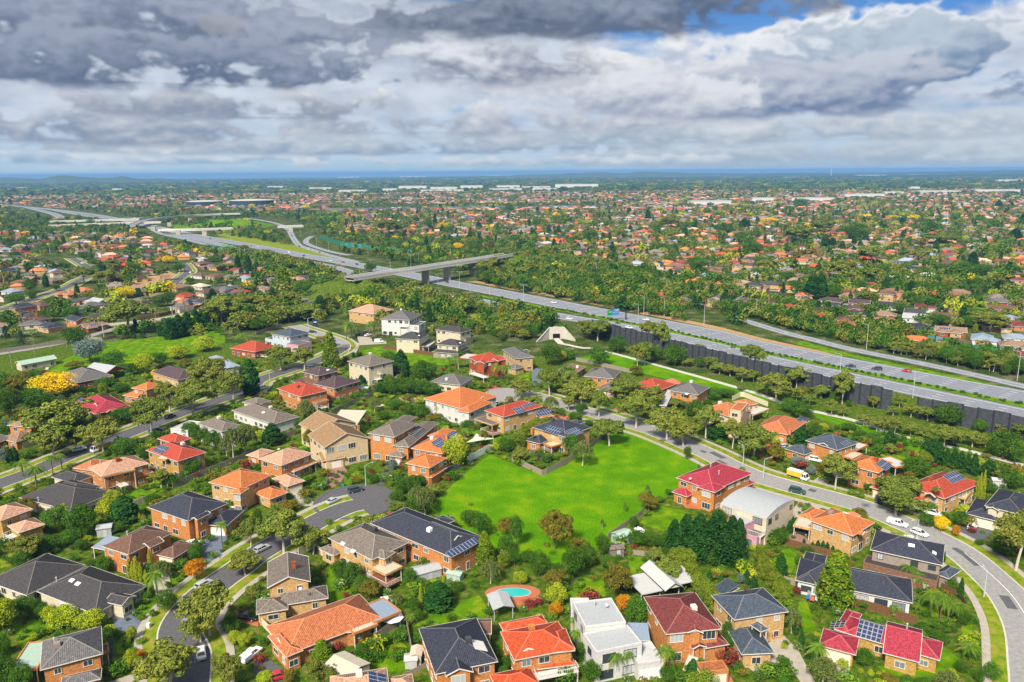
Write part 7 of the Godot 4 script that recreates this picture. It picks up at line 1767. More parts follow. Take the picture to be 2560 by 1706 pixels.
func build_trees() -> void:
	var lists := [
		[["y",-191.7,-311.9,10.8,14.3],["b",-212.1,-378,10.7,14.2],["r",-235.4,-407.7,11.5,12],["f",-269.1,-414.6,8.8,7.7],["d",-195.1,-431.8,10.5,8],["d",-192.4,-436.5,10.2,8.1],["d",-189.6,-442.9,9.7,8.2],["d",-186.7,-449.6,9.1,8.4],["d",-183.8,-454.7,8.9,7.7],["v",-174.7,-356,7.9,8.4],["v",-170.4,-384.2,6.1,10.8],["v",-163.3,-399.8,6.9,10.6],["y",-164.3,-345,3.9,3.8],["p",-148.4,-416.4,6.6,8.4],["r",-172.5,-367.2,6.4,8.6],["r",-192.9,-363.2,8.1,10.2],["o",-211.9,-363.8,4,8],["r",-179.4,-351.8,5,5],["g",-127.6,-315.5,16.7,13.4],["g",-115.1,-306.6,12.9,8.7],["c",-111.2,-316.8,13.8,6.5],["g",-123.5,-286.5,14.4,12.3],["g",-135.3,-292.7,12.8,8.8],["g",-130.6,-266.1,14.8,11],["g",-157.7,-255.7,15.5,18.8],["g",-138.9,-248.4,12.3,10.3],["g",-151.7,-241,10.7,8.5],["r",-193.1,-283.8,11.5,7.7],["r",-188.9,-292.5,8.5,13],["o",-211.6,-319.4,10.2,9.1],["r",-217.8,-319.6,8.7,7.5],["r",-218.4,-342.4,4.4,5.9],["r",-179.6,-329.6,4.2,8.3],["r",-169.6,-321.9,3.6,6.1],["r",-147.5,-279.9,5.5,8.9],["r",-188.2,-318.8,3.6,6],["s",-151.6,-259.1,2.1,2.5],["r",-130.5,-246,5.3,7.1],["r",-124.4,-256.1,4.7,3.7],["p",-125,-269.9,3.1,3.4],["p",-153.1,-227,5.3,5.5],["p",-143.7,-218.5,7.3,5.7],["p",-144.6,-228.7,6.9,4.1],["p",-143.9,-232.6,5.8,3.7],["r",-115.5,-263.3,5.2,5.5],["r",-111,-259.5,5.6,5.4],["r",-106.7,-255.8,5.5,5.3],["r",-101.6,-251,5.8,5.6],["w",-91.7,-239.8,10.8,6.2],["w",-90.4,-247.4,9.5,6.7],["w",-95.2,-243.1,6.5,4.3],["r",-100,-226.9,5,5.5],["r",-102.3,-218.7,3.3,3.9],["s",-90,-211.5,2.9,2.4],["v",-115.1,-205.4,3.8,5],["r",-103,-206,2.8,4],["s",-101.8,-211.7,1.8,1.7],["c",-163.6,-240.2,4.8,1.9],["c",-164.5,-239.1,4.3,1.9],["b",-166.1,-238.1,4.7,3.4],["s",-147.4,-216,2.2,2.4],["s",-144.2,-212.5,2.1,2.4],["r",-121.2,-240.4,4.4,4.2],["r",-182.7,-264.7,4.3,3.8],["o",-159.7,-366.9,4.1,5.7]],
		[["j",-87.5,-362.4,15.9,7.9],["g",-110.7,-358.6,12,11.2],["g",-98.8,-356,12.5,9.5],["o",-100.6,-409,6.5,8.9],["p",-93.5,-426.7,10.8,5.3],["p",-91.1,-429.8,10.8,5.3],["p",-80.7,-429.4,10.8,5.3],["p",-78,-429.3,11.2,5.3],["c",-81,-384,2.5,1.5],["c",-78.8,-385.2,2.5,1.5],["c",-77.6,-386.4,2.2,1.2],["c",-51.5,-348.1,10.6,6],["c",-53.9,-346.1,6.1,3.3],["c",-49.3,-343.9,7.2,3.2],["c",-66.7,-330.4,4.3,3.1],["c",-56.9,-334,3.8,2.9],["r",-44.5,-315.1,6.2,7.9],["r",-39,-314.9,5.6,7.9],["r",-33.8,-313,5.1,7.4],["r",-49.9,-315.2,6.2,7.5],["r",-54.5,-318.9,4.7,7],["r",-39.4,-337.5,8.2,10.1],["r",-45.2,-345.8,4.5,6.5],["r",-60.3,-366.2,6.5,8],["p",-27.1,-358.4,7.5,5],["p",-30.3,-363,5.2,4.5],["r",-25,-379.7,3.6,4.7],["s",-13.5,-323.3,3.2,3.6],["s",-10.4,-323.2,3.2,3.6],["p",-7.7,-340.6,7.2,4.3],["p",-5,-336.5,7.6,4.2],["p",-2.3,-334.5,8.7,4.2],["p",-9.9,-344.8,5,3.2],["w",-77.7,-278.3,8.7,6.2],["o",-69,-249.2,7.5,4.4],["r",-101.8,-335.2,2.7,3.2],["r",-99.5,-316.5,3.6,4.5],["o",-94.5,-301.2,4.4,3.8],["r",-46.8,-293.7,3.9,5.1],["r",-49.5,-281.9,2.8,4.9],["r",-40,-284.5,4.7,5.4],["r",-34.4,-282.9,4.7,5.8],["o",-29.5,-278.6,3.2,5.8],["p",-28.3,-284.2,5.2,3.6],["r",-64.7,-312.1,2,4.4],["r",-67.3,-300.5,2,4.3],["r",-25.9,-273,2.7,3.9],["p",-16.9,-259.9,3.9,3.7],["v",-18.3,-232.2,9.4,7.5],["o",-12.1,-243.5,2.9,3.1],["r",-1.9,-245.5,4.6,5.1],["r",-16.7,-270.1,2.7,5.2],["b",-37.9,-229.6,3.9,2.2],["x",-34.8,-229.5,3.5,2.2],["s",-35.5,-224.3,2.5,2.2],["o",-32.9,-229.5,4.3,3.3],["s",-36.6,-217.5,1.9,2.5],["r",-32.3,-211.3,4.7,4.5],["r",-29.2,-211.3,5.5,4.5],["r",-27.7,-216.4,3.4,3.2],["r",-33.1,-204.8,3.6,4],["w",-24.6,-200.8,6.3,4.9],["x",-75.7,-225.5,1.5,2.2],["r",-72.8,-219,2.6,3.9],["s",-59.3,-225.2,2.7,2.5],["s",-58.4,-215.2,2.2,2.8],["h",-56.5,-215.2,2.6,3.1],["h",-59.4,-210.1,2.2,2.7],["h",-56.5,-219.6,1.9,2.1],["h",-64.1,-233.1,1.6,1.9],["s",-65,-208.6,2.5,2],["s",-79.5,-257.6,1.5,2.1],["s",-71.4,-302.2,2,2.9],["r",-62.4,-315.5,2.6,4.5],["r",-48.6,-268.2,3.1,3.8],["r",-42.4,-220.2,2.6,3.2]],
		[["g",15.6,-311.7,12.7,8.4],["r",24.1,-327.9,8,7.7],["g",27.8,-299.7,10.8,11.8],["g",24.1,-320.4,8.3,8.1],["g",33,-282.8,11.2,6.3],["g",21.9,-290.5,6.2,4.1],["r",26,-284.4,4.7,3.6],["g",46.7,-309.2,8.6,10.7],["g",45.3,-270,13.6,10.7],["g",54.9,-289.7,10.5,6.9],["g",54,-257.1,12,9.9],["g",58.2,-249.9,10,8.4],["g",67.8,-258,11.6,7.8],["r",69.2,-281.9,6,6.7],["g",64.7,-292.5,4.3,6.5],["g",74.2,-247.3,11.1,6.3],["g",78.6,-238.5,12,10],["g",3.2,-306.9,9,8.2],["s",5.1,-303.6,2,3.8],["r",41.9,-363.2,8.7,10.8],["g",60.2,-360.3,11.5,6.2],["g",64,-362.5,12.8,7.4],["o",56.9,-342.9,5,5.9],["r",18.7,-363.9,9.9,9.1],["v",24.3,-370.8,5.4,4.6],["r",28.1,-375.6,4.8,7],["g",33.1,-251,10.3,9.2],["w",22.2,-232.9,7.7,6.7],["r",19.2,-242.9,6.6,5.5],["r",56.7,-237.3,4.2,2.3],["w",38.9,-209.2,3.3,1.4],["s",58.6,-229.7,1.4,1.1],["s",12.8,-238.7,2,4.2],["s",15.3,-241.9,1.2,3.9],["s",5.4,-234.7,2.4,4.2],["s",2,-239,1.6,3.5],["s",8.6,-230.6,2.4,3],["u",2.1,-248.8,5.9,5.2],["u",5.6,-260.6,5.2,5],["u",9.1,-266.9,4.9,5.1],["u",12.4,-273.5,3.2,3.9],["r",23.8,-280.1,2.8,4.9],["r",27.9,-271.8,2.3,3.5],["r",81.8,-303.3,5,6.2],["r",77.8,-296.9,2.4,3.8],["r",88.8,-308.1,3,6.8],["r",88.3,-311.6,2.5,3.9],["g",98.2,-318.5,2.1,3.5],["g",47.5,-418.8,12.6,12.4],["g",77,-389.4,16,7.3],["g",75.8,-420.9,10.6,8.5],["r",78.6,-362.1,9.3,10.8],["g",83.7,-359.6,4,4.5],["g",93.3,-378.5,7.2,6.5],["g",113.2,-356.5,12,9.5],["g",95.9,-346,5,6],["g",105.7,-363.6,5.2,6.3],["g",93.8,-354.8,6.3,6.1],["r",71.4,-371.8,6.5,7.5],["g",107.2,-331.4,5.9,5.2],["g",102,-331.6,7,6.8],["g",99.6,-341.7,5.5,5.4],["g",106.3,-311.1,8.1,7.4],["r",54.7,-390.1,8.1,7.9],["r",67.6,-395.1,4.4,5.5],["g",42.5,-428.3,10.1,9.3],["s",67.6,-210.4,1.4,2],["s",71.6,-227.5,1.2,2.2],["r",82.5,-238.4,2.8,3.1]],
		[["g",107.4,-302,11.9,9.9],["g",121.5,-318.5,10,7.9],["g",133.3,-320.4,5.7,5.5],["g",132.2,-297.4,13.5,6.9],["g",118.5,-295.8,5.3,5.1],["g",126.8,-305.5,5.4,5.9],["g",122,-282.8,6.2,3.8],["g",125.9,-280.9,4.5,3.3],["g",115.5,-301.8,6,4.1],["r",107.3,-286.7,5.2,7.2],["r",109.1,-279.5,5.6,8.1],["g",142.1,-291.4,5.2,3.4],["g",128.9,-270.7,4.3,5.2],["g",130.7,-264.2,5.3,4.6],["g",133.2,-264.2,5.8,4.6],["g",135.5,-261,6.3,4.6],["g",152.1,-291.2,5.8,3.9],["g",151.1,-280.3,5.6,5.4],["g",140.5,-259.4,4.7,4.5],["g",143,-256.3,4.6,4],["g",154.8,-275.1,6,6.4],["r",159.5,-270,7,9.4],["g",145,-246.3,7.9,7.7],["g",155.3,-247.5,5.5,5.3],["g",150.6,-250.4,6,5.9],["g",159.6,-247.4,4.5,4.3],["g",173.2,-263.3,6.8,6.1],["g",177.4,-255.6,6.1,7],["r",158,-235.5,9,8.8],["r",159.7,-231.7,6.1,4.5],["c",126.3,-245.3,6.5,3.4],["c",136.6,-229.7,5.6,2],["c",138.4,-228.5,6,2.2],["c",139.9,-227.3,5.6,2],["c",140.6,-224.9,5.5,2],["c",141.2,-222.6,6.4,2.2],["c",134.1,-232.2,7.5,3.6],["c",134.5,-237.2,5.8,3.7],["c",136.6,-233.4,6.2,2.3],["g",94.6,-212.5,11.4,8],["g",108,-201.3,9.2,10],["r",122.3,-220.7,5.9,7],["o",94.7,-223.5,3.7,3.1],["r",122.9,-249.6,4,5.4],["b",90.7,-230.6,2.8,5],["b",91.7,-223.5,2.8,2.6],["v",87.4,-238.2,2.7,3.3],["s",97.9,-208.4,1.7,2.5],["s",99.4,-206.3,1.7,2.5],["r",104.1,-211.3,2.2,2.9],["r",106.5,-258.6,4.2,5],["t",129.8,-201,8.7,1],["t",130.8,-201,9.5,1],["t",129.2,-201,7.9,1],["c",144,-221.4,2.3,0.9],["c",145.3,-221.4,2,0.9],["r",145.9,-212.6,4.8,6.3],["r",138,-208.7,3,3.3],["r",120.5,-264.5,2.7,5.1],["r",121.3,-256.8,2.6,4],["v",111.9,-264.6,2.7,3.1],["d",220.6,-558.2,14.6,15.6],["d",224.7,-558,14.1,12.5],["r",220.5,-592.7,7.8,10],["r",241.9,-577.4,6.5,9.7],["g",247.4,-532.1,9,12],["r",280.4,-519,6.8,13.6],["g",276.5,-437.1,10.8,14.8],["r",269.9,-450,6,9.3],["t",265.3,-433.4,5,2.5],["t",271.1,-410.3,4.7,2.3],["t",316,-498.3,7,2.8]],
		[["r",-120.9,-189.3,6.2,6.8],["v",-122.5,-195.7,4.3,2.9],["r",-112.2,-185.8,7.7,7],["v",-109.7,-194.7,5.7,5.4],["r",-112.7,-181.3,3.8,4.8],["r",-116,-178.2,4,4.7],["r",-117.3,-174,4.2,3.7],["r",-117.6,-169.4,3.8,3.7],["r",-108.3,-178.1,2.8,3.2],["r",-96.4,-166.9,3.5,3.6],["r",-101.5,-170.3,1.5,2.5],["v",-105,-142.8,6.9,5.3],["r",-105.1,-148.8,4.2,4.3],["r",-102.4,-148.3,4,2.7],["r",-101,-148.7,2.9,3],["v",-97.6,-146.5,3.2,3],["v",-93.5,-144.3,4.4,5.4],["v",-87.7,-143.8,3.6,5.3],["r",-86,-144.6,2.6,2.9],["r",-81.8,-139.2,3.1,2.6],["r",-100,-134.8,4.2,2.8],["r",-96.7,-129.4,6.1,3.3],["r",-93.2,-125.3,5.5,4.3],["r",-89.9,-124.6,4.6,3.9],["t",-89.6,-164.7,4.4,1],["t",-88.4,-164.1,4.1,1],["t",-87.3,-163.6,5.5,1.1],["t",-86.1,-163,4.3,0.9],["t",-84.8,-162.5,2.9,0.8],["t",-86.7,-169,4.5,1.1],["p",-78.6,-154.9,7.5,4.4],["r",-74.7,-150.6,4.1,4.3],["q",-73.6,-163.4,4.9,4.1],["s",-78.4,-159.8,1.7,1.6],["g",-61.9,-141,11.8,7.9],["g",-63,-139,6.4,5.2],["g",-62.9,-165.4,5.9,6],["g",-66.1,-179.3,8.5,5.3],["p",-74.2,-181.3,6.3,3.6],["r",-77.2,-172.3,4.3,3.1],["s",-74.5,-170.5,1.2,2],["r",-81.4,-155.4,1.7,2.1],["s",-82.5,-151.2,2.2,1.8],["g",-62.7,-123.6,9.7,8.9],["g",-52.1,-124.8,6.8,4.3],["v",-77.2,-140,2.8,1.7],["s",-77.5,-138.8,1.3,1.6],["s",-74.9,-138.8,1,2.1],["b",-79.5,-136.5,2.5,1],["b",-77.7,-132.7,3.2,1.1],["v",-72.3,-129.8,4.1,2.2],["q",-72.2,-133,2.2,2],["s",-74.7,-135.3,1.2,1.6],["o",-70.7,-129.8,1.9,1.8],["s",-77.1,-129.1,1.7,1.8],["v",-53.7,-137.3,2.6,2.3],["r",-58.2,-142.2,3.1,3.6],["v",-56,-138.5,2.3,2.8],["v",-96.9,-140,1.6,1.4],["v",-95.8,-142.3,1,1.7],["v",-97.7,-139,1,1.4],["s",-76.9,-148.4,1.6,1.7],["s",-78.8,-147.1,1.3,2],["h",-80.7,-148.5,1.3,1.5],["s",-77.1,-164.5,1.2,1.4],["s",-77.3,-162.4,1.2,1.4],["r",-104,-188.4,2.3,3.7],["t",-104,-196.1,2.4,0.8],["t",-102.6,-195.3,2.4,0.8],["t",-101.3,-194.6,2.3,0.8],["t",-100,-193.9,2.3,0.8],["t",-99.1,-193.1,2.3,0.8],["r",-122.9,-183.4,1.3,2.7],["o",-126.2,-179,1.5,2.7]],
		[["g",-56.7,-175.5,11.1,9.6],["r",-66.3,-185.7,6.8,2.4],["s",-49.4,-191.6,1.7,1.9],["s",-48.2,-185.4,1.3,1.2],["o",-62.3,-199.9,3.1,4.2],["w",-24.1,-196.2,7.5,4.2],["r",-27.1,-197,4.5,5.5],["r",-11.6,-190.3,4,5],["r",-8.3,-184.2,5.5,4.8],["o",-1.9,-184.1,5.2,4.2],["r",-1.9,-175.3,4.4,3.8],["j",-6.9,-169.5,7.6,4.5],["w",-5.3,-160.9,5.6,4],["x",-1.9,-170,1.2,1.7],["r",-36.7,-161.3,4.7,4],["r",-40,-162.9,4.7,3.5],["r",-33.6,-156.2,4.3,3.7],["r",-39.3,-161.8,2.9,2.4],["r",-30.6,-155.2,2.6,2.1],["r",-23.8,-160.6,3.8,2.9],["r",-21,-158,2.9,2.9],["r",-19.3,-154.1,3.1,3.4],["t",-15.8,-159,3.5,0.7],["t",-20,-150.4,5.3,0.8],["t",-19.3,-151.3,4.2,0.6],["r",-17.5,-154.1,3.4,2.3],["r",-14.4,-153.6,2.8,2.8],["r",-16.3,-149.9,2.5,3],["r",-21.2,-148.6,3.3,2.3],["w",-25.6,-151.4,3.1,2.8],["r",-19.9,-145.9,2.4,2],["p",-21.5,-144.7,2.7,2.7],["r",-25.7,-137.4,2.3,2.1],["r",-29.5,-132.9,2.8,2.9],["r",-27.8,-134.7,2.8,2.8],["j",-37.2,-133,3.8,3.9],["x",-34.9,-135.9,1.8,2.5],["g",-36.5,-124.6,5.7,3.2],["g",-33.5,-124.6,4.5,1.9],["v",-46,-126.1,2.2,2.6],["r",-1.2,-128.3,3.7,2],["r",-2,-125.9,3.4,2.2],["s",-12,-203.6,0.7,1.7],["s",-45.3,-164.6,1.5,1.6],["s",-45.7,-168.4,1.8,2],["h",-14.6,-159.4,1.8,1.9],["r",-12.6,-157.4,2.3,2.4],["r",-6.2,-174.7,2.5,2.3],["r",-17.5,-165.8,1.2,1.4],["o",-41.5,-125.3,2.4,1.9],["r",-32.5,-132.2,2.3,2]],
		[["o",10.4,-176.9,10.2,7.9],["s",30.9,-198.6,2.6,1.3],["w",23.4,-188.3,2.7,0.9],["r",0.8,-178.3,7.9,3.2],["r",0.2,-168.8,4.6,2.5],["r",5.9,-163.8,5.6,4.6],["r",13.6,-162.1,7.3,4.9],["r",17.4,-167.5,5.4,4.2],["o",9.3,-157.1,5.7,4.5],["v",1.5,-160.8,2.6,3.2],["v",9.2,-151.4,4.5,4.1],["r",21.7,-173.1,5.3,3.1],["r",22.4,-167.4,3,3.9],["o",22.8,-154,8.2,6.2],["q",23.4,-149.4,3.3,3.3],["r",25.2,-142.8,6.1,4.8],["r",31.8,-188.9,2.7,2.5],["r",31.2,-179,3.5,4.4],["r",34,-178.4,3.2,4.4],["d",39.2,-173.5,8.3,5],["d",41.8,-172.2,9.8,6.5],["d",44.6,-171,10.6,6.5],["d",48.7,-170.4,11.5,7.6],["d",51.8,-169.2,10.8,5.7],["d",53.7,-169.2,10.2,4.2],["u",38.9,-166.6,5.7,4.4],["u",40.2,-163.9,6.2,3.8],["u",40.6,-159.7,5.2,3.5],["u",41.1,-156.2,4.8,3.4],["u",41.6,-152.8,5,3.3],["u",42.3,-149.6,5.2,3.3],["u",42.9,-146.9,4.9,3.5],["u",43.3,-143.8,4.8,2.4],["r",42.3,-137.3,4.4,2.1],["r",42.1,-135,3.3,2.1],["x",3.4,-151.4,1.4,3.1],["x",5.4,-151.9,1.4,2.3],["p",12.3,-139.3,5.2,2.6],["p",12.2,-135,5.1,2.8],["p",18.5,-126.7,6.1,3.5],["p",20.8,-127.7,5.9,3.3],["p",28.2,-128.6,5.4,4.2],["r",14.2,-125.7,4.1,3.7],["r",12.8,-130.9,4.3,2.5],["c",33.2,-127.2,3.2,2],["r",28.2,-125.5,2.9,2.8],["r",40.8,-130.2,2.7,1.6],["r",41.8,-128.5,2,2],["c",44.6,-160.7,2.6,1.3],["c",47.1,-160.1,2,1.1],["r",53.7,-165.3,2.7,3.6],["b",51.5,-159.5,2.6,1.6],["c",52.8,-159.5,3.5,1.3],["c",53.8,-157.5,3.1,1.3],["u",58.8,-169.1,4.8,2.8],["u",58.2,-164.7,4.7,2.5],["u",57.4,-160.5,4.6,2.4],["r",47,-168.2,2.7,2.5],["q",8.8,-147.3,3,2.7],["r",12.8,-169.8,1.8,2.5],["r",3.3,-169.9,3.1,3.4],["r",9.9,-163.2,3.3,3],["s",28.7,-174.2,1.6,1.7],["x",35.5,-173.5,1.6,1.1],["s",32.6,-173.5,1.2,2],["o",45.9,-161.7,2.1,1.6],["o",48.5,-162.2,2.1,1.6],["r",36.6,-177.7,2.9,3.2],["r",36.7,-171.1,3.1,2]],
		[["j",68.7,-150.1,11.6,7.3],["c",61.3,-162,5.8,2.4],["r",67.1,-178.5,4.4,3.2],["s",80,-197.4,1.9,1.9],["c",74,-175.9,1.9,0.9],["c",75.3,-175.9,2.3,1],["c",76.3,-175.3,2.5,0.9],["c",77,-174.4,2.5,1],["c",78,-173.5,2.1,0.9],["c",71.4,-184.9,3.2,1.2],["c",73,-186.9,3.3,1.1],["c",74.2,-188.2,2.6,0.9],["c",77,-192.4,2,0.9],["c",72.8,-178.4,1.6,0.7],["y",110.6,-184.9,4.2,3.3],["r",108.7,-188.3,2.9,4],["r",117.6,-188.2,3.6,3.4],["q",113,-182.2,2.8,1.8],["g",117.3,-164.9,14.9,9],["g",103.8,-194.8,8,8.9],["p",89.6,-160,4.6,4],["p",90.4,-158,3.9,4],["p",91.2,-157,3.4,3.7],["p",87.6,-146.7,6.1,4.2],["p",88.9,-145,6.3,3.7],["p",89.9,-144.1,5.5,3.6],["p",91.6,-143.2,5.2,4.1],["p",74.9,-153.8,3.3,2.1],["p",64.5,-161.4,2.9,2.2],["p",87.2,-132.2,3.2,4.3],["p",57.2,-130,4.6,4.2],["p",56.5,-124.9,3.6,3.7],["p",85.4,-148.1,2.1,2],["u",58.9,-161.5,4.1,2.7],["u",58.6,-157.4,4,3.7],["u",59,-154,3.6,3.6],["u",58.2,-150.3,3.3,2.8],["w",56.3,-140.7,5.7,3.3],["c",56.9,-139.9,3.6,0.9],["c",56.4,-135.6,3.8,0.9],["c",56.3,-132.2,3.2,0.9],["c",55.8,-128.3,3.9,0.8],["x",51.9,-138.8,2.6,1.9],["c",54,-140.8,3.7,1.1],["r",97.7,-157.4,2.5,2.9],["c",97.6,-153,4.6,1],["h",87.2,-152.2,1.6,1.8],["r",88.2,-142.4,1.3,1.4],["r",89,-140.3,1.5,1.4],["r",82.4,-140.4,2.1,2.4],["r",83.5,-138,2.3,2.1],["r",84.7,-136,2.3,2.1],["r",92.1,-142.4,3.6,2.6],["r",87.6,-125.5,3,3],["r",87.5,-130.8,2.2,2],["r",83.6,-128,1.9,2.4],["o",85.3,-129,1.4,1.8],["r",84.9,-124.6,2.3,1.7],["v",80,-125,2.1,2.1],["r",78.1,-124.6,1.6,1.7],["v",64.6,-127.5,1,0.9],["v",62,-125.2,1.4,1.1],["v",66,-126.5,1.4,1.1],["o",68.2,-123.8,2.6,2.6],["r",71.2,-123.7,1.9,2.1],["r",68.6,-136.2,2,1.2],["r",66.3,-129.9,3.2,3.3],["c",102.7,-169.6,2.7,0.5],["c",102.8,-169,2.7,0.5],["s",64,-146.6,1.1,1],["s",63.1,-144.4,1.1,1],["s",104.4,-177.9,0.9,0.9],["r",67.9,-167.8,2.4,2.2],["x",62.8,-155.4,1.7,2.1],["r",71.9,-174.1,1.5,2.9],["r",116.4,-177.7,1.2,2.1],["r",118,-172.8,1.8,2.6],["r",48,-127.7,1.9,2],["r",50.8,-128.4,2.4,2],["r",49.1,-124.6,2.1,2.4],["r",67.7,-124.4,1.4,1.9],["r",73.7,-124,1.4,1.9],["r",74.6,-123.4,1.9,1.9]],
	]
	for l in lists:
		for t in l: plant(t[0], t[1], t[2], t[3], t[4])
	var marks_keep := marks
	# big trees of the middle distance
	for t in [["g",-230.2,-453.8,19.9,24.8],["y",-294.4,-583.9,7.9,13.5],["g",-369.4,-663.5,14.6,19.2],["g",-342.2,-648.8,13.7,17.5],["r",-335.3,-680.2,15,13.1],["g",-307.1,-678.7,15,9.8],["r",-358.8,-553.3,8,11.2],["r",-358.9,-573,7.2,6.1],["r",-385.5,-614.1,10,9.5],["c",-392.4,-647.1,9.9,4.4],["r",-368.8,-621.2,5.4,6],["c",-338.4,-596.8,8.6,3.5],["r",-324.1,-542.5,6.8,10.5],["r",-318.9,-545.3,5.8,5.8],["r",-287.3,-495.9,7.3,9.6],["r",-299.5,-488.8,6.2,10.5],["r",-434.3,-747.8,8.6,10],["r",-462.3,-852.3,7.3,6.5],["r",-430.9,-795.7,6.8,9.9],["c",-398.9,-751.5,9.3,6.5],["g",-387,-750.8,12.2,14.4],["r",-662.3,-1053.8,7.9,8],["r",-695,-1177.7,8.8,10.1],["r",-663.6,-1161.6,6.5,9.9],["r",-693.8,-1151.2,8.6,15.3],["g",-606.6,-1131,6.4,20.4],["y",-546.5,-1013.2,6.7,8.7],["r",-467.3,-968.2,8.2,12.9],["y",-363.5,-817.8,7,10.2],["r",-560.5,-873.7,7.4,11.7],["r",-250.5,-542.4,7.4,9.5],["r",-245.5,-545.3,9.5,10.6],["r",-650.4,-1011.1,7.6,12.5],["r",-522.2,-919,7,7.9],["r",-471.6,-852.9,8.1,10.6],["r",-350.3,-743,5,11.4],["r",-259.7,-494.9,4.8,5.8],["p",-345.1,-562.4,3.3,3.3],["r",-446.2,-710.8,2.7,6.1]]: plant(t[0], t[1], t[2], t[3], t[4], "in the left suburb")
	for t in [["j",-180.2,-605.5,18.5,15],["v",-205.7,-713.1,5.4,7.4],["d",-259.6,-732.1,15.2,7.6],["d",-247.8,-726,15.1,9],["c",-245.5,-742.3,9.8,4.2],["g",-160.1,-597,10.9,17.1],["r",-157.5,-582.5,11.7,13.9],["d",-221,-565,8.1,8.6],["r",-319,-827.4,6.2,14.1],["g",-278.5,-749.9,7.1,14.2],["g",-179.1,-469.3,17.7,20.3],["g",-169.8,-493.2,16.2,19],["g",-163.5,-503.4,6.3,10.6],["g",-153.2,-530.9,12.3,13.2],["g",-132.6,-486.7,10.4,15],["g",-142.3,-484.6,10.8,12.1],["d",-125.9,-501.8,12.1,10.6],["r",-147.9,-582.1,5,7.2],["r",-151.9,-454.8,8,14],["g",-205.9,-602.9,7.5,9.8],["g",-329.7,-801.4,7.6,7.6],["r",-320.3,-741.1,7.7,11.9],["y",-362,-816.6,6.9,11.6],["c",-227.1,-675,7.1,2.6],["r",-252.7,-662.6,5,8.2],["r",-275.9,-659.4,5,6.9],["r",-252.5,-601.4,5.2,6.9],["r",-213.4,-634.8,4.9,3.6],["g",-280.1,-875.7,9.1,9.1],["g",-319.7,-927.2,9.6,10.5],["r",-178.4,-738.4,3.5,7.7],["g",-126.2,-523.9,12.1,7.5],["r",-204.3,-452.3,8.4,7],["d",-196.7,-447.8,10,7.8],["d",-193.2,-451.9,10.6,7.8],["d",-189.7,-456.1,11.5,7.9],["d",-186.5,-460.5,10.7,6.7]]: plant(t[0], t[1], t[2], t[3], t[4], "behind the park")
	for t in [["r",267.9,-857.5,12.9,21.1],["g",233.8,-706.7,12.1,16.1],["g",281.9,-654.9,17.4,21.2],["d",221,-563.4,14,11.9],["d",224.8,-556.5,16,10.6],["c",363.9,-899.3,16.8,8.5],["r",221,-599.5,6.9,10.3],["g",247,-530.2,10.2,13.2],["g",300.7,-636.1,12.1,15.8],["g",352.9,-756.1,18.5,21.5],["r",237.9,-562.7,6.5,9.7],["r",174.1,-720.9,12.3,20.5],["d",292.1,-560.1,10.7,7.5],["r",284.6,-522.6,6,17],["r",317.1,-565.8,8.7,14.1],["d",367.6,-577.5,8.8,9.9],["d",376.2,-577.1,7.7,9.9],["d",435.2,-727.6,13.7,11],["d",643.1,-991.3,14.8,18.7],["y",722.1,-1399.6,10.3,21],["y",461.6,-1388.6,7.7,31.2],["d",374.7,-1252.6,13.9,21.1],["c",374.6,-992.4,13,7.5],["r",446.6,-1007.6,20.7,30.4],["g",452,-1126.8,23,29.6],["g",362,-973.1,25.4,33],["t",367.3,-953.2,12.5,7.2],["r",313.1,-587.5,6.7,13.5],["r",268.1,-589.6,7.9,12.4],["d",549.5,-1145,10.6,19.4],["r",599.3,-1113.2,18.6,20.9],["g",520.7,-941.2,15.8,31.9],["g",424.6,-803.2,12.1,21.3],["r",407.3,-666.8,10.1,22.8],["r",437.7,-674.7,8.9,15.4],["r",409.2,-696.6,9.2,11.9],["d",386,-933,10.5,14.1],["c",419.4,-949.1,10.7,5.4],["c",403.3,-896.4,11.8,5.1],["c",1148.3,-1844.6,16.9,13.8],["d",648,-1292.2,12,12.1],["d",833.8,-1272.2,16.5,11.9],["r",252.5,-495.9,5.8,9.5],["r",269.8,-451.4,5.3,11.3],["r",256,-456.4,6.2,15],["g",286.1,-455.3,7.9,19.3],["t",316.1,-498.6,6.7,3.8],["r",318,-488,3.8,6.6],["r",733.7,-1991.4,18.3,37.1],["r",308.4,-1041.2,9.7,21.6],["y",704.6,-1444.9,8,21.6],["r",311.5,-1139.8,14.8,21.4],["r",231.1,-648.6,7.4,13.6]]: plant(t[0], t[1], t[2], t[3], t[4], "in the right suburb")
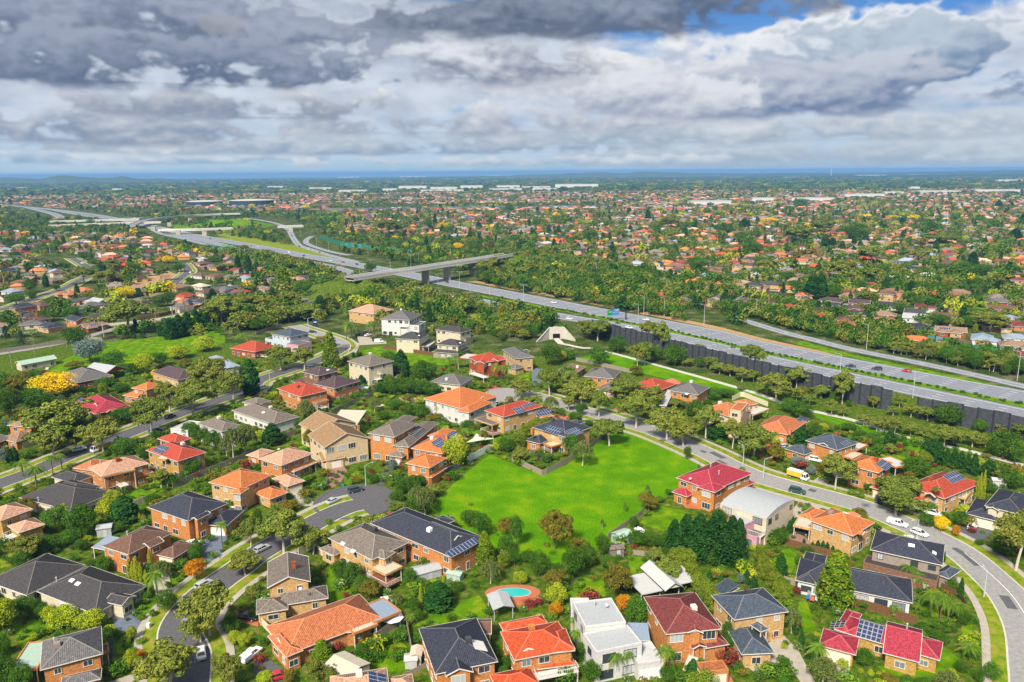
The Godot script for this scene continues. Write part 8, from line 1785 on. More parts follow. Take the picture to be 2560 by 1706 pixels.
	for t in [["d",-60.5,-487.8,13.3,4.2],["d",-52,-477.6,11.6,4.1],["d",-134.2,-1376.3,19.1,7.7],["d",-106.4,-970.7,11.8,5.5],["d",-81.7,-1029.5,9.6,5.8],["y",-112.1,-1269.2,11.8,14.3],["y",-64.1,-939.7,7.9,10.6],["r",-42.2,-887.1,10.8,13.4],["d",-52.3,-1263.2,11.7,10.7],["r",-3.3,-1775.8,18,18.2],["g",-39.1,-1488.7,20.6,22.3],["d",254.4,-1454.4,20.2,10.9],["g",251.9,-1233,24,27.8],["r",107.2,-1058.2,11.9,17.9],["g",145.5,-1032.5,17.4,11.7],["r",-133,-727.8,8.3,11],["r",-94.2,-1163.6,11.9,15.3],["c",-104.2,-1178.3,13.2,6.6],["g",-180.8,-1157.9,25.8,39.1],["d",60.4,-1798.9,11.6,10.1],["d",111,-1859.1,8.6,10.4],["g",-135.7,-617,13.6,11.8],["g",-127,-608.8,12.8,10.4],["g",-145.9,-625.5,11.9,11.9],["g",-119.3,-604.6,12.2,9.2],["g",-25.4,-690.6,14.4,11.8],["g",-18,-710.6,16.2,10.8],["r",-20.1,-644.2,9.9,9.8],["g",-11.5,-731.7,16.6,11.1],["r",-28.2,-662.3,8.9,7.6]]: plant(t[0], t[1], t[2], t[3], t[4], "near the bridge suburb")
	# bush along the freeway and the creek: nearest trees singly, the rest as one mass
	var bush := []
	for a in [[[Vector2(-152.8,-651),Vector2(-137.7,-668.1),Vector2(-116.6,-649.1),Vector2(-82.3,-622.3),Vector2(-53.4,-590.3),Vector2(-7.7,-535.2),Vector2(21.1,-489.6),Vector2(29,-465),Vector2(10.6,-443.6),Vector2(-2.4,-501),Vector2(-28.9,-510.2),Vector2(-42.8,-467.7),Vector2(-60.7,-514.2),Vector2(-86.2,-532.6),Vector2(-115.2,-539.9),Vector2(-129.2,-546.6)], 6.5, "g", 9.0, "in the wood below the road bridge"], [[Vector2(-26.9,-662.3),Vector2(-2.8,-602.8),Vector2(24.1,-559),Vector2(53,-526.6),Vector2(78.8,-497.7),Vector2(105.8,-466.7),Vector2(142.8,-635.8),Vector2(126.7,-682.3),Vector2(101.5,-736.2),Vector2(65.8,-813.1),Vector2(38.3,-889.5),Vector2(14.8,-891.2),Vector2(-25.5,-779.6)], 5.0, "r", 8.0, "on the wooded bank across the freeway"], [[Vector2(109.7,-496.4),Vector2(131.3,-470.5),Vector2(142.3,-500.4),Vector2(126.9,-529.4),Vector2(122.1,-554.6),Vector2(143.2,-653.2),Vector2(164.8,-594.7),Vector2(178.9,-533.2),Vector2(200.3,-509),Vector2(206.6,-477.3),Vector2(207.5,-458.3),Vector2(198.9,-438.5),Vector2(157.1,-440)], 4.8, "r", 7.0, "on the bushy slope right of the freeway"], [[Vector2(157.3,-445.6),Vector2(168,-425.1),Vector2(186.2,-394),Vector2(200.4,-364.2),Vector2(216.5,-344.6),Vector2(226.5,-330.6),Vector2(251,-368.5),Vector2(240,-384.1),Vector2(231.1,-408.1),Vector2(229.1,-451.5),Vector2(223.2,-484.2),Vector2(210.1,-510.8),Vector2(189.5,-528.7),Vector2(183.6,-547.1),Vector2(153.4,-454.3)], 4.6, "r", 6.5, "on the bushy slope below the right suburb"], [[Vector2(-332.9,-903.1),Vector2(-266.3,-852.2),Vector2(-208.2,-769),Vector2(-163.4,-700.5),Vector2(-145,-619.2),Vector2(-177.2,-663.2),Vector2(-204,-739.9),Vector2(-245.4,-783.5),Vector2(-307.5,-855)], 5.5, "g", 9.5, "along the left side of the freeway"], [[Vector2(-482.2,-1067),Vector2(-356.9,-921.4),Vector2(-321.3,-894.2),Vector2(-302.4,-840.2),Vector2(-356,-896.6),Vector2(-462.5,-1022.5)], 8.0, "g", 9.0, "along the left side of the freeway"], [[Vector2(-444.6,-1245.9),Vector2(-361.2,-1208.5),Vector2(-322.8,-1124.5),Vector2(-289.3,-1008.9),Vector2(-367.6,-1115.9),Vector2(-428.7,-1200.5)], 6.0, "r", 6.0, "inside the ramp loop"], [[Vector2(-200.5,-906.5),Vector2(-106.6,-838.4),Vector2(-46,-895.5),Vector2(-32.9,-819.5),Vector2(-83,-764.8),Vector2(-117.4,-825),Vector2(-208,-941.4)], 5.5, "r", 6.5, "behind the road bridge"], [[Vector2(-1033.5,-1558.6),Vector2(-660.7,-1358.3),Vector2(-572.3,-1221.6),Vector2(-652.8,-1200.6),Vector2(-849.6,-1277.5)], 6.5, "r", 8.0, "below the far left viaduct"], [[Vector2(51.3,-412.6),Vector2(77.2,-384.1),Vector2(102.9,-366),Vector2(114.1,-333.2),Vector2(133.7,-295.4),Vector2(151.1,-276),Vector2(177.9,-255.6),Vector2(173.3,-248.5),Vector2(156.4,-270),Vector2(133.5,-289.7),Vector2(110.4,-321.8),Vector2(93.8,-352.6),Vector2(70.1,-374.3),Vector2(49.2,-395.7)], 6.0, "r", 3.6, "in front of the dark noise barrier"], [[Vector2(-207.4,-513.2),Vector2(-206.4,-551.4),Vector2(-168.7,-531.5),Vector2(-119.7,-506.9),Vector2(-113.3,-478.6),Vector2(-135.7,-452),Vector2(-171.1,-453.3),Vector2(-164.8,-488)], 6.5, "g", 10.0, "behind the park"], [[Vector2(-164.7,-489.6),Vector2(-145.9,-477.1),Vector2(-151.4,-448.3),Vector2(-177.7,-467),Vector2(-190.1,-490.6)], 6.0, "r", 6.0, "beside the park"], [[Vector2(-7.7,-508.6),Vector2(17,-499),Vector2(13,-419.9),Vector2(6.4,-414.2),Vector2(-4,-429.9)], 6.0, "g", 8.0, "left of the concrete tunnel portal"], [[Vector2(-56,-497.7),Vector2(-27.8,-472.6),Vector2(-5.6,-443.1),Vector2(0,-426.6),Vector2(-6.6,-417.6),Vector2(-20.4,-436.9),Vector2(-41.8,-465.6)], 6.0, "r", 5.0, "behind the townhouses"]]:
		for s in scatter(a[0], a[1], 0.92, 2.5): bush.append([s, a[2], a[3], a[4]])
	bush.sort_custom(func(p, q): return p[0].length_squared() < q[0].length_squared())
	var far_spots := {"g": [], "r": [], "d": [], "v": [], "o": [], "y": []}
	for i in bush.size():
		var b: Array = bush[i]
		var kind: String = b[1]
		var pick := rng.randf()
		if pick < 0.1: kind = "o"
		elif pick < 0.4: kind = "g" if kind == "r" else "r"
		elif pick < 0.46: kind = "w"
		elif pick < 0.56: kind = "d"
		var h: float = b[2] * rng.randf_range(0.65, 1.3)
		if i < 110: plant(kind, b[0].x, b[0].y, h, h * rng.randf_range(0.75, 1.0), b[3])
		else: far_spots["r" if kind == "w" else kind].append([b[0], h, h * rng.randf_range(0.8, 1.1)])
	# trees of the far suburbs
	var n := FastNoiseLite.new(); n.seed = 8; n.frequency = 0.003
	var d := 330.0
	while d < 11000.0:
		var gap := 8.2 if d < 700.0 else 9.6 if d < 900.0 else (12.0 if d < 1800.0 else (20.0 if d < 3600.0 else 42.0))
		var span := d * 0.72
		var x := -span
		while x < span:
			x += gap * rng.randf_range(0.6, 1.4)
			var p := Vector2(x, -d + rng.randf_range(-gap, gap) * 0.6)
			if p.y > -430.0 and p.x > -330.0 and p.x < 460.0: continue
			var dense := n.get_noise_2d(p.x, p.y)
			if rng.randf() > 0.86 + dense * (0.9 if d < 1400.0 else 1.6): continue
			if d < 3000.0 and taken_cells.has(Vector2i(int(floor(p.x / 12.0)), int(floor(p.y / 12.0)))): continue
			var h := rng.randf_range(3.6, 8.8) * (1.0 if d < 3600.0 else 1.3)
			if rng.randf() < 0.14: h *= 1.7
			var w := h * rng.randf_range(0.9, 1.4) * (1.0 if d < 1800.0 else (1.5 if d < 3600.0 else 3.2))
			var t := rng.randf()
			var kind := "r" if t < 0.40 else ("g" if t < 0.66 else ("d" if t < 0.87 else ("o" if t < 0.93 else ("v" if t < 0.992 else "y"))))
			if kind == "d": w *= 0.55
			far_spots[kind].append([p, h, w])
		d += gap
	var words := {"g": "olive-green gum trees", "r": "leafy green trees", "d": "dark conifers", "v": "lime green trees", "o": "olive-brown trees", "y": "yellow autumn trees"}
	for k in far_spots:
		for v in 3:
			var places := []
			for i in far_spots[k].size():
				if i % 3 != v: continue
				var e: Array = far_spots[k][i]
				places.append(Transform3D(Basis(Vector3.UP, rng.randf() * TAU).scaled(Vector3(e[2], e[1], e[2])), Vector3(e[0].x, 0, e[0].y)))
			if places.size(): many("far_trees", "mass of %s spread through the far suburbs" % words[k], "trees", far_crown(k, 100 + v * 17, 150), places)
	# low garden plants filling the beds of the near gardens
	var spots := scatter([Vector2(-150, -100), Vector2(130, -95), Vector2(190, -200), Vector2(150, -250), Vector2(60, -300), Vector2(-60, -380), Vector2(-230, -360), Vector2(-230, -230)], 3.3, 0.8, 0.7)
	var open_ground := [[Vector2(-23.6,-201.3),Vector2(-17.1,-221.8),Vector2(-7.7,-243.5),Vector2(9.1,-225.1),Vector2(30.6,-255.5),Vector2(39.1,-267.8),Vector2(63.1,-233.1),Vector2(49.5,-215.9),Vector2(28.3,-185.8),Vector2(20.3,-174.2),Vector2(11.4,-167.9),Vector2(-0,-170.8),Vector2(-10.1,-185.2)], [Vector2(-214,-324.9),Vector2(-229,-386),Vector2(-228.5,-425.1),Vector2(-207.5,-437),Vector2(-180.5,-474.6),Vector2(-160.4,-422.8),Vector2(-168.8,-391.9),Vector2(-186.5,-365.3),Vector2(-206.2,-324.7)], [Vector2(31.9,-379.2),Vector2(50.4,-390.2),Vector2(67.8,-368.3),Vector2(97.3,-325.9),Vector2(106.4,-309.4),Vector2(103.4,-300.3),Vector2(82,-326.3),Vector2(50.4,-358.3),Vector2(39.9,-365.6)], [Vector2(-81.9,-394.5),Vector2(-72.1,-409.5),Vector2(-31.6,-379.9),Vector2(-31.1,-366.5),Vector2(-49.9,-361.3)], [Vector2(-20.7,-144.2),Vector2(-18,-148.5),Vector2(-7.8,-155.9),Vector2(-5.5,-150.2),Vector2(-14.6,-144.8)], [Vector2(33.6,-191.3),Vector2(40.9,-202.7),Vector2(47.7,-198.7),Vector2(46.7,-191.4),Vector2(40.1,-185.4)], [Vector2(68.7,-129.9),Vector2(75.7,-128.4),Vector2(84.7,-136),Vector2(85.4,-131.5),Vector2(80.7,-126.3),Vector2(69,-127.3)]]
	var low := {"s": [], "r": [], "v": [], "x": [], "h": [], "o": []}
	for s in spots:
		var skip := false
		for g in open_ground:
			if Geometry2D.is_point_in_polygon(s, PackedVector2Array(g)): skip = true
		if skip: continue
		var t := rng.randf()
		var kind := "r" if t < 0.42 else ("s" if t < 0.68 else ("v" if t < 0.78 else ("o" if t < 0.9 else ("h" if t < 0.95 else "x"))))
		var h := rng.randf_range(0.8, 2.2) * (1.7 if rng.randf() < 0.2 else 1.0)
		low[kind].append(Transform3D(Basis(Vector3.UP, rng.randf() * TAU).scaled(Vector3(h * 1.25, h, h * 1.25)), Vector3(s.x, 0, s.y)))
	for k in low: many("garden_plants", "low %s filling the garden beds between houses" % {"s": "green shrubs", "r": "dark leafy shrubs", "v": "lime green bushes", "x": "red shrubs", "h": "flowering bushes", "o": "olive-brown bushes"}[k], "shrubs", far_crown(k, 60, 420), low[k])
	# garden trees standing between the houses
	for s in scatter([Vector2(-150, -105), Vector2(125, -100), Vector2(185, -200), Vector2(60, -290), Vector2(-60, -370), Vector2(-220, -350), Vector2(-220, -230)], 13.0, 0.5, 2.0):
		var skip := false
		for g in open_ground:
			if Geometry2D.is_point_in_polygon(s, PackedVector2Array(g)): skip = true
		if skip: continue
		var t := rng.randf()
		var h := rng.randf_range(3.4, 7.0)
		plant("g" if t < 0.45 else ("c" if t < 0.58 else ("o" if t < 0.74 else ("w" if t < 0.85 else ("u" if t < 0.95 else "v")))), s.x, s.y, h, h * rng.randf_range(0.7, 0.95))
	# planted median
	var ms := []
	var med := smooth([Vector2(202.7,-293.9),Vector2(131.2,-386),Vector2(105.7,-425),Vector2(63.3,-480.7),Vector2(27.6,-523.2)], 6)
	var s := 0.0
	while s < length_of(med):
		var a := along(med, s)
		var h := rng.randf_range(0.6, 1.5)
		ms.append(Transform3D(Basis(Vector3.UP, rng.randf() * TAU).scaled(Vector3(h * 1.4, h, h * 1.4)), Vector3(a[0].x, 0.1, a[0].y) + Vector3(rng.randf_range(-1.6, 1.6), 0, rng.randf_range(-1.2, 1.2))))
		s += rng.randf_range(0.7, 2.0)
	many("median_shrubs", "low shrubs planted along the freeway median", "shrubs", far_crown("r", 71, 220), ms)

# ---------------------------------------------------------------- cars

func build_cars() -> void:
	for c in [["sedan","white",-61.2,-134.6,2], ["hatch","silver",-70.7,-160.4,1.07], ["sedan","black",-56.2,-147.1,-0.25], ["ute","white",-51.2,-133.8,1.16], ["hatch","white",-81,-180.4,0.58], ["hatch","white",-77,-200.7,0.41], ["hatch","silver",-62.8,-177.4,1], ["suv","dark",-46.4,-213.4,0.56], ["sedan","silver",-51.4,-206,0.93], ["van","white",-73.7,-418.4,0.25], ["suv","white",-6.8,-298.6,0.86], ["hatch","black",-89.4,-439.3,0.92], ["suv","black",-85.7,-442.5,0.74], ["sedan","white",-82.9,-436.3,0.9], ["hatch","dark",-117.4,-446.4,-0.04], ["suv","white",-96.3,-361.2,0.94], ["suv","white",-108.7,-325.7,1.02], ["sedan","white",-147.9,-250,0.69], ["truck","yellow",-140.4,-249.9,-2.16], ["suv","blue",-130.3,-268.5,1.1], ["suv","black",-132.2,-285.4,1.21], ["hatch","black",28.4,-294.1,-1.22], ["truck","yellow",86.7,-220.9,-0.84], ["suv","green",82.7,-210.3,-0.62], ["suv","white",97.9,-235,-0.61], ["hatch","silver",92.2,-247.6,0.26], ["hatch","dark",103.2,-203.8,-1.99], ["sedan","black",94.3,-187.8,-1.02], ["ute","white",101.4,-188.9,-0.76], ["hatch","white",104.3,-183.2,-0.99], ["suv","white",114.1,-194.9,-0.77], ["suv","white",120,-186.7,0.82], ["hatch","white",100.2,-179.3,-0.38], ["hatch","dark",74.4,-184.5,-0.55], ["hatch","red",-32.6,-195.5,-0.28], ["sedan","blue",-28.1,-193.8,-0.31], ["hatch","red",-43.9,-127.3,0.46], ["hatch","white",-427.4,-664.6,0.28], ["hatch","white",-454.6,-819.3,-0.06], ["suv","white",-304.5,-732.9,1.39], ["hatch","white",-234.7,-641.9,0.54], ["hatch","white",-287.1,-536.5,1.23], ["hatch","white",259.3,-485.1,-0.98]]:
		var where := nearest_mark(Vector3(c[2], 0, c[3])) if Vector2(c[2], c[3]).length() < 330.0 else "houses of the middle distance"
		var word: String = {"sedan": "sedan", "hatch": "hatchback", "suv": "four-wheel drive", "van": "delivery van", "ute": "utility with canopy", "truck": "tray truck with yellow load"}[c[0]]
		car(c[0], c[1], c[2], c[3], c[4], (("white " if c[0] == "truck" else c[1] + " ") + word + " parked by the " + where), 0.13)
	for c in [["sedan","dark",160.8,-356.1,2.89], ["suv","dark",170.6,-350.2,2.71], ["hatch","red",182.7,-346.5,2.32], ["sedan","white",153.8,-313.7,-1.01], ["sedan","white",30,-545.6,-0.82], ["hatch","white",36.5,-482.6,-0.83], ["hatch","white",84.4,-477.5,2.7], ["suv","dark",61.4,-455.8,-0.83], ["sedan","white",70,-453.1,-0.87], ["hatch","white",-323.3,-990.3,-0.92], ["hatch","dark",-270.9,-874.3,-0.95], ["van","white",-261.4,-913.9,-0.92], ["hatch","dark",-235.6,-878.8,-1], ["hatch","white",-193.2,-825.2,-0.97], ["suv","dark",-231.2,-823.5,-0.97], ["hatch","red",-226.8,-915.6,-1.01], ["hatch","white",-249.4,-952.5,-1.04], ["hatch","dark",-271.3,-992.2,-1.11], ["hatch","dark",-437.8,-1129.8,-0.98], ["hatch","dark",-331.1,-1174.9,-1.28], ["suv","dark",-56.5,-674.2,-1.07], ["hatch","dark",-54.9,-653.9,-1.06], ["hatch","red",-176.6,-810.1,-0.86], ["hatch","dark",-158.2,-790,-0.93], ["hatch","white",-43.5,-569.8,-0.99], ["van","white",-796.1,-1655.8,0.43], ["truck","yellow",-700.9,-1562.8,0.93], ["hatch","white",-667.4,-1568.3,0.8], ["hatch","white",-997.1,-1721.7,-0.94], ["hatch","white",-1088.4,-1925.1,-0.94]]:
		car(c[0], c[1], c[2], c[3], c[4], (c[1] + " " + ("truck" if c[0] == "truck" else ("van" if c[0] == "van" else "car")) + " driving on the " + ("near stretch of freeway" if Vector2(c[2], c[3]).length() < 480.0 else "far stretch of freeway")), 0.13, "cars on the freeway")

# ---------------------------------------------------------------- smaller things

func shed(p: Vector2, w: float, d: float, h: float, turn: float, col: String, label: String) -> void:
	var o := thing("garden_shed", label, "shed", Vector3(p.x, 0, p.y), turn)
	var rm := roof_mesh(w + 0.4, d + 0.4, h, "gable", 0.3)
	part("roof", rm[0], M["roof " + col], o)
	part("wall", box_mesh(Vector3(w, h, d)), M["roof " + col], o, Vector3(0, h / 2 - 0.02, 0))
	part("door", box_mesh(Vector3(0.9, h - 0.4, 0.06)), M["steel"], o, Vector3(0.3, h / 2 - 0.2, d / 2 + 0.03))

func build_details() -> void:
	# swimming pool set in terracotta paving
	var pc := Vector2(-0.3,-156.5)
	var pool := thing("swimming_pool", "kidney-shaped turquoise swimming pool with terracotta paving", "pool", Vector3(pc.x, 0, pc.y), -0.1)
	var ring := []
	var inner := []
	for i in 36:
		var a := TAU * i / 36
		var r := 1.0 + 0.16 * cos(2.0 * a + 0.6) - 0.08 * sin(a)
		inner.append(Vector2(cos(a) * 3.6 * r, sin(a) * 2.2 * r))
		ring.append(Vector2(cos(a) * 5.4 * r, sin(a) * 3.8 * r))
	part("paving", sheet(ring, 0.2, 0.2), M["red paving"], pool)
	part("coping", sheet(inner, 0.26, 0.1), M["pale concrete"], pool)
	var water := []
	for p in inner: water.append(p * 0.94)
	part("water", sheet(water, 0.275, 0.05), M["pool"], pool)
	shed(Vector2(27.6,-181), 4.2, 3.4, 2.3, 0.6, "mint", "mint green garden shed by the field fence")
	shed(Vector2(25,-173.7), 3.4, 2.6, 2.4, 0.2, "taupe", "brown lean-to garden shed below the mint shed")
	shed(Vector2(-18.8,-132.4), 2.0, 3.0, 2.2, 0.0, "cream", "cream tall garden shed beside the timber fence")
	shed(Vector2(-19.7,-131), 2.2, 2.2, 1.9, 0.1, "white", "small white shed left of the navy house")
	shed(Vector2(-13.5,-163.1), 3.4, 2.2, 1.7, -0.4, "mint", "low green cover beside the water tank")
	shed(Vector2(143.2,-213.7), 3.6, 2.8, 2.4, -0.3, "white", "pale shed at the right near column cypresses")
	shed(Vector2(-106.7,-187), 3.4, 3.0, 2.4, 0.3, "pale", "pale netted bird aviary behind the brown-roofed house")
	shed(Vector2(-20.4,-164.7), 6.0, 4.0, 2.0, 0.5, "pale", "pale netted vegetable cage below the long navy-roofed house")
	shed(Vector2(-31.1,-127.6), 6.5, 5.0, 2.8, -0.6, "cream", "rusty cream shed above the bottom edge peach roof")
	shed(Vector2(-63.6,-319.1), 5.0, 4.0, 2.2, -0.3, "pale", "pale glasshouse beside the plum-roofed brick house")
	# white pergola with ridged roof behind the maroon-roofed house
	var pg := Vector2(33,-157.3)
	var per := thing("pergola", "large white pergola with ridged centre roof behind the maroon-roofed house", "pergola", Vector3(pg.x, 0, pg.y), 0.35)
	var rm := roof_mesh(4.6, 11.0, 3.4, "gable z", 0.6)
	part("ridged_roof", rm[0], M["roof white"], per)
	part("gable_face", rm[2], M["trim"], per)
	part("side_roof", box_mesh(Vector3(5.0, 0.2, 8.0)), M["roof white"], per, Vector3(-4.9, 3.0, 0.5))
	part("side_roof", box_mesh(Vector3(5.0, 0.2, 7.0)), M["roof white"], per, Vector3(4.9, 2.9, 0.0))
	for x in [-7.0, -2.4, 2.4, 7.0]:
		for z in [-3.2, 3.4]: part("post", box_mesh(Vector3(0.16, 3.0, 0.16)), M["trim"], per, Vector3(x, 1.5, z))
	# rear shelters of the scarlet house
	var sh := Vector2(-2.9,-149)
	var shel := thing("carport", "grey metal shelter with pitched roof beside the pool", "shelter", Vector3(sh.x, 0, sh.y), 0.25)
	part("roof", roof_mesh(4.6, 6.4, 2.8, "gable z", 0.3)[0], M["roof pale"], shel)
	for x in [-2.0, 2.0]:
		for z in [-2.8, 2.8]: part("post", box_mesh(Vector3(0.14, 2.8, 0.14)), M["steel"], shel, Vector3(x, 1.4, z))
	# gazebo
	var gz := Vector2(69.1,-322.9)
	var ga := thing("gazebo", "round red-roofed gazebo beside the red hip-roofed house", "gazebo", Vector3(gz.x, 0, gz.y))
	var st := mb()
	lathe(st, [Vector2(3.9, 2.6), Vector2(1.6, 3.7), Vector2(0.05, 4.3)], 8)
	part("roof", done(st), M["cap red"], ga)
	for i in 8: part("post", box_mesh(Vector3(0.14, 2.7, 0.14)), M["trim"], ga, Vector3(cos(TAU * i / 8) * 3.3, 1.35, sin(TAU * i / 8) * 3.3))
	# shade sails
	mat("navy sail", Color(0.02, 0.03, 0.055), 0.8)
	mat("cream sail", Color(0.66, 0.58, 0.45), 0.85)
	for s in [[Vector2(-32.6,-294.1), "navy sail", 4.5, "dark navy shade sail left of the white house"], [Vector2(-11.8,-250.8), "cream sail", 5.0, "cream triangular shade sail at the top of the field"]]:
		var o := thing("shade_sail", s[3], "shade sail", Vector3(s[0].x, 0, s[0].y), 0.4)
		var m := mb()
		var cs := [Vector3(-s[2], 2.8, 1.5), Vector3(s[2], 2.9, 1.8), Vector3(0.3, 4.0, -2.6)]
		for i in 3:
			var mid: Vector3 = ((cs[i] + cs[(i + 1) % 3]) * 0.5).lerp(Vector3(0, 2.7, 0.2), 0.25)
			tri(m, cs[i], mid, Vector3(0, 2.7, 0.2), Vector3.UP)
			tri(m, mid, cs[(i + 1) % 3], Vector3(0, 2.7, 0.2), Vector3.UP)
		part("sail", done(m), M[s[1]], o)
		for c in cs: part("post", box_mesh(Vector3(0.12, c.y, 0.12)), M["steel"], o, Vector3(c.x, c.y / 2, c.z))
	# umbrella on the deck of the terracotta house
	var um := Vector2(-25.1,-143.9)
	var u := thing("umbrella", "white garden umbrella on the deck behind the white carport", "umbrella", Vector3(um.x, 0, um.y))
	st = mb()
	lathe(st, [Vector2(2.3, 2.2), Vector2(1.1, 2.65), Vector2(0.05, 2.9)], 8)
	part("canopy", done(st), M["paint"], u)
	part("pole", box_mesh(Vector3(0.08, 2.8, 0.08)), M["steel"], u, Vector3(0, 1.4, 0))
	# water tanks
	for t in [[Vector2(-17,-166.3), "green"], [Vector2(-15.7,-165.8), "second green"]]:
		var o := thing("water_tank", t[1] + " garden water tank against the long navy-roofed house", "water tank", Vector3(t[0].x, 0, t[0].y))
		st = mb()
		lathe(st, [Vector2(1.0, 0), Vector2(1.0, 0.6), Vector2(1.05, 0.65), Vector2(1.0, 0.7), Vector2(1.0, 1.3), Vector2(1.05, 1.35), Vector2(1.0, 1.4), Vector2(1.0, 2.0), Vector2(0.3, 2.3), Vector2(0.02, 2.3)], 18)
		part("tank", done(st), M["sign green"] if M.has("sign green") else M["steel"], o)
	# concrete tunnel portal
	var tp := Vector2(25,-424.2)
	var po := thing("tunnel_portal", "pale concrete tunnel portal with slanting wing walls by the freeway", "tunnel portal", Vector3(tp.x, 0, tp.y), 0.15)
	st = mb()
	var front := [Vector2(-4.2, 0), Vector2(-4.2, 6.6), Vector2(-1.2, 7.4), Vector2(4.2, 6.8), Vector2(4.2, 0), Vector2(2.1, 0), Vector2(2.1, 3.1), Vector2(-2.1, 3.1), Vector2(-2.1, 0)]
	var ix := Geometry2D.triangulate_polygon(PackedVector2Array(front))
	for i in range(0, ix.size(), 3): tri(st, Vector3(front[ix[i]].x, front[ix[i]].y, 0), Vector3(front[ix[i + 1]].x, front[ix[i + 1]].y, 0), Vector3(front[ix[i + 2]].x, front[ix[i + 2]].y, 0), Vector3.BACK)
	bx(st, Vector3(0, 6.4, -1.0), Vector3(8.4, 0.5, 1.9))
	part("front_wall", done(st), M["pale concrete"], po)
	for s in [-1.0, 1.0]:
		st = mb()
		var a0 := Vector3(s * 4.2, 0, 0); var a1 := Vector3(s * 4.2, 6.7, 0); var b0 := Vector3(s * (13.0 if s < 0 else 9.0), 0, 8.0); var b1 := Vector3(s * (13.0 if s < 0 else 9.0), 0.6, 8.0)
		quad(st, a0, b0, b1, a1, Vector3(-s, 0, 1))
		bar(st, a1, b1, 0.5, 0.3)
		part("wing_wall", done(st), M["pale concrete"], po)
	part("opening", box_mesh(Vector3(4.2, 3.1, 0.2)), M["dark trim"], po, Vector3(0, 1.55, -3.0))
	part("path_apron", box_mesh(Vector3(3.6, 0.1, 14.0)), M["pale concrete"], po, Vector3(0, 0.1, 5.0))
	# estate sign and street lamps
	var sg := Vector2(-120.4,-464.8)
	var sb := thing("sign_board", "navy blue board sign standing on the grass by the upper street", "sign", Vector3(sg.x, 0, sg.y), 0.3)
	mat("sign navy", Color(0.02, 0.04, 0.12), 0.5)
	part("board", box_mesh(Vector3(3.0, 4.2, 0.2)), M["sign navy"], sb, Vector3(0, 2.5, 0))
	part("emblem", box_mesh(Vector3(1.8, 0.5, 0.06)), M["paint"], sb, Vector3(0, 3.0, 0.12))
	for p in [[Vector2(-44.2,-217.6), 6.5], [Vector2(-122.2,-454.9), 7.0], [Vector2(73.1,-231.4), 6.5], [Vector2(-107.9,-332.5), 6.5], [Vector2(-248.9,-393.1), 8.0], [Vector2(-235.3,-436.4), 8.0], [Vector2(101.8,-179.8), 6.0], [Vector2(-219.5,-492.6), 8.0], [Vector2(-122.3,-455.9), 7.0], [Vector2(103,-153.4), 6.0], [Vector2(-430.2,-651.1), 8.0], [Vector2(-548.2,-920.8), 9.0], [Vector2(-267.4,-456.9), 8.0], [Vector2(-245.3,-454.4), 9.0], [Vector2(-292.7,-687.9), 8.0], [Vector2(-250.2,-645), 8.0], [Vector2(-206.8,-614.4), 8.0], [Vector2(-213,-595.9), 8.0], [Vector2(76.5,-221.7), 6.0]]:
		light_pole(p[0], p[1], rng.randf() * TAU)
	# bins and boulders
	for p in [[Vector2(-75.8,-144.1), "white letterbox pillar beside the blue driveway"], [Vector2(-51,-217.7), "green wheelie bin by the turning circle"], [Vector2(-69.9,-402.3), "dark wheelie bin beside the brown townhouse fence"]]:
		var o := thing("bin" if "bin" in p[1] else "letterbox", p[1], "bin" if "bin" in p[1] else "letterbox", Vector3(p[0].x, 0.1, p[0].y))
		part("body", box_mesh(Vector3(0.6, 1.0, 0.7)), M["paint"] if "white" in p[1] else M["teal panel"], o, Vector3(0, 0.5, 0))
		part("lid", box_mesh(Vector3(0.66, 0.08, 0.76)), M["paint"] if "white" in p[1] else M["post"], o, Vector3(0, 1.04, 0))
	# red play frame in the far park
	var pf := Vector2(312.7,-562.6)
	var play := thing("play_frame", "red playground frame in the park beyond the freeway", "playground", Vector3(pf.x, 0, pf.y))
	for x in [-1.5, 1.5]:
		for z in [-1.5, 1.5]: part("post", box_mesh(Vector3(0.25, 4.0, 0.25)), M["cap red"], play, Vector3(x, 2.0, z))
	st = mb()
	lathe(st, [Vector2(2.6, 4.0), Vector2(0.05, 6.0)], 4)
	part("roof", done(st), M["cap scarlet"], play)
	part("platform", box_mesh(Vector3(3.2, 0.2, 3.2)), M["cap red"], play, Vector3(0, 1.6, 0))
	# things in the yards
	var tr := Vector2(-190.6,-277.4)
	var tram := thing("trampoline", "round dark trampoline with net posts in the left edge garden", "trampoline", Vector3(tr.x, 0, tr.y))
	st = mb()
	lathe(st, [Vector2(2.0, 0.75), Vector2(2.0, 0.85), Vector2(0.02, 0.85)], 20)
	part("mat", done(st), M["post"], tram)
	for i in 6: part("post", box_mesh(Vector3(0.07, 2.5, 0.07)), M["sign blue"], tram, Vector3(cos(TAU * i / 6) * 2.0, 1.25, sin(TAU * i / 6) * 2.0))
	var cl := Vector2(64.9,-152)
	var hoist := thing("clothes_hoist", "rotary clothes hoist hung with white washing left of the raspberry roof", "clothes hoist", Vector3(cl.x, 0, cl.y), 0.3)
	part("pole", box_mesh(Vector3(0.08, 2.2, 0.08)), M["steel"], hoist, Vector3(0, 1.1, 0))
	for i in 8: part("washing", box_mesh(Vector3(0.9, 1.0, 0.04)), [M["paint"], M["curtain"], M["paint"], M["cap red"], M["sign blue"]][i % 5], hoist, Vector3(cos(i * 0.79) * 1.2, 1.6, sin(i * 0.79) * 1.2), i * 0.79)
	var sp := Vector2(-55,-299.4)
	var pit := thing("sandpit", "sandpit with blue toy in the terraced garden", "sandpit", Vector3(sp.x, 0, sp.y), -0.4)
	part("sand", box_mesh(Vector3(6.5, 0.2, 4.0)), M["cream wall"], pit, Vector3(0, 0.1, 0))
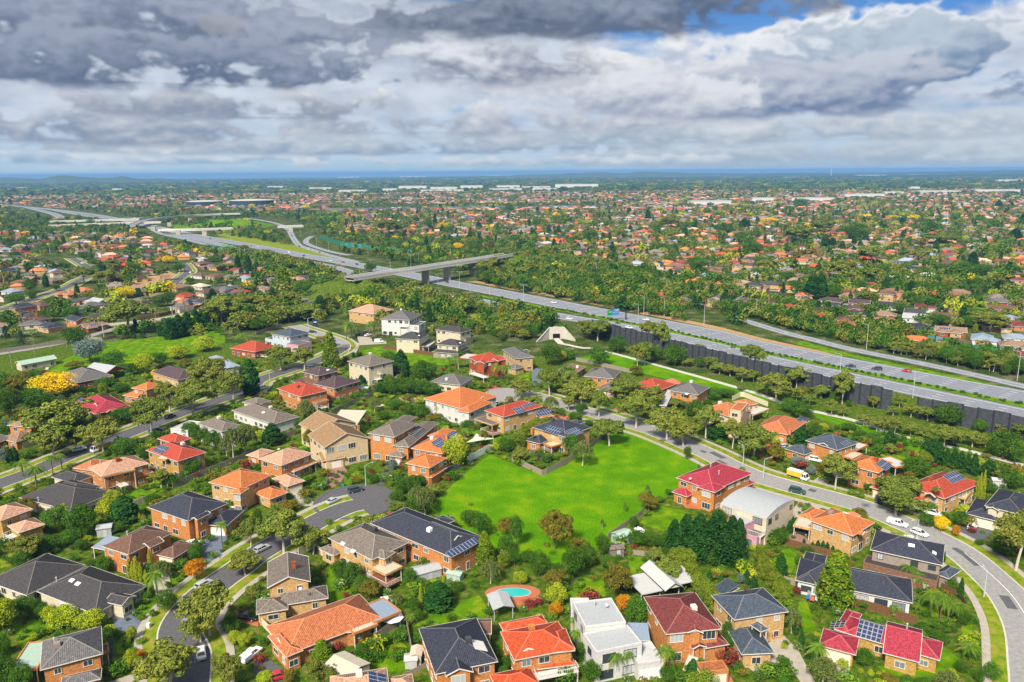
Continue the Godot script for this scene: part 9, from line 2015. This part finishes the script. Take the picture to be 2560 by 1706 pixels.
	for z in [-2.1, 2.1]: part("edge", box_mesh(Vector3(6.9, 0.5, 0.2)), M["steel fence"], pit, Vector3(0, 0.25, z))
	for x in [-3.35, 3.35]: part("edge", box_mesh(Vector3(0.2, 0.5, 4.0)), M["steel fence"], pit, Vector3(x, 0.25, 0))
	part("toy", box_mesh(Vector3(1.0, 0.9, 0.8)), M["sign blue"], pit, Vector3(-0.3, 0.65, 0.2))
	for p in [[Vector2(32.8,-186.2), "white garden table and chairs behind the mint shed"], [Vector2(-28,-153.7), "outdoor table and chairs beside the white carport"], [Vector2(-59.7,-262.1), "outdoor table and chairs behind the beige gabled house"], [Vector2(-115.6,-218.9), "outdoor table and chairs by the white verandah"], [Vector2(81.4,-148.6), "outdoor table and chairs on the cream terrace"]]:
		var o := thing("outdoor_table_set", p[1], "table set", Vector3(p[0].x, 0.12, p[0].y), rng.randf() * 3.0)
		part("table_top", box_mesh(Vector3(1.8, 0.08, 1.0)), M["paint"], o, Vector3(0, 0.74, 0))
		for i in 4: part("leg", box_mesh(Vector3(0.07, 0.72, 0.07)), M["steel"], o, Vector3([-0.8, 0.8, -0.8, 0.8][i], 0.36, [-0.4, -0.4, 0.4, 0.4][i]))
		for i in 4: part("chair", box_mesh(Vector3(0.5, 0.8, 0.5)), M["paint"], o, Vector3([-0.5, 0.5, -0.5, 0.5][i], 0.4, [-0.95, -0.95, 0.95, 0.95][i]))
	power_line([Vector2(-334.3,-492.7),Vector2(-318.3,-487),Vector2(-294.8,-464.7),Vector2(-266.1,-454.7)], "left suburb road")
	power_line([Vector2(-428.4,-648.9),Vector2(-378.5,-595),Vector2(-404.6,-674.4)], "left suburb crossroads")
	power_line([Vector2(-228.6,-488),Vector2(-218.7,-490.1),Vector2(-217.8,-510.9),Vector2(-211.9,-527.5)], "road behind the dark hedge")
	power_line([Vector2(-290.7,-683),Vector2(-248.6,-640.7),Vector2(-211.7,-592.2),Vector2(-205.5,-610.5)], "court behind the park trees")
	power_line([Vector2(-267.5,-389.8),Vector2(-243.2,-364.7),Vector2(-248.1,-391.8),Vector2(-242.2,-410.8)], "road above the mint cabin")

func power_line(pts: Array, place: String) -> void:
	var tops := []
	for i in pts.size():
		var p: Vector2 = pts[i]
		var q: Vector2 = pts[mini(i + 1, pts.size() - 1)] - pts[maxi(i - 1, 0)]
		var o := thing("power_pole", "timber power pole with crossarm on the " + place, "power pole", Vector3(p.x, 0, p.y), atan2(-q.y, q.x))
		var st := mb()
		tube(st, [Vector3(0, 0, 0), Vector3(0, 9.5, 0)], [0.17, 0.12], 7)
		part("pole", done(st), M["timber"], o)
		part("crossarm", box_mesh(Vector3(0.14, 0.16, 2.4)), M["timber"], o, Vector3(0.12, 8.9, 0))
		tops.append(o)
	for i in tops.size() - 1:
		var a: Node3D = tops[i]
		var b: Node3D = tops[i + 1]
		var w := thing("power_cable", "sagging power cables along the " + place, "cable", a.position)
		for s in [-1.0, 1.0]:
			var line := []
			var r := []
			for k in 9:
				var t := k / 8.0
				var pa := a.transform * Vector3(0.12, 9.0, s)
				var pb := b.transform * Vector3(0.12, 9.0, s)
				line.append(pa.lerp(pb, t) - Vector3(0, 4.0 * t * (1.0 - t) * 1.1, 0) - a.position)
				r.append(0.025)
			var st := mb()
			tube(st, line, r, 4)
			part("cable", done(st), M["post"], w)
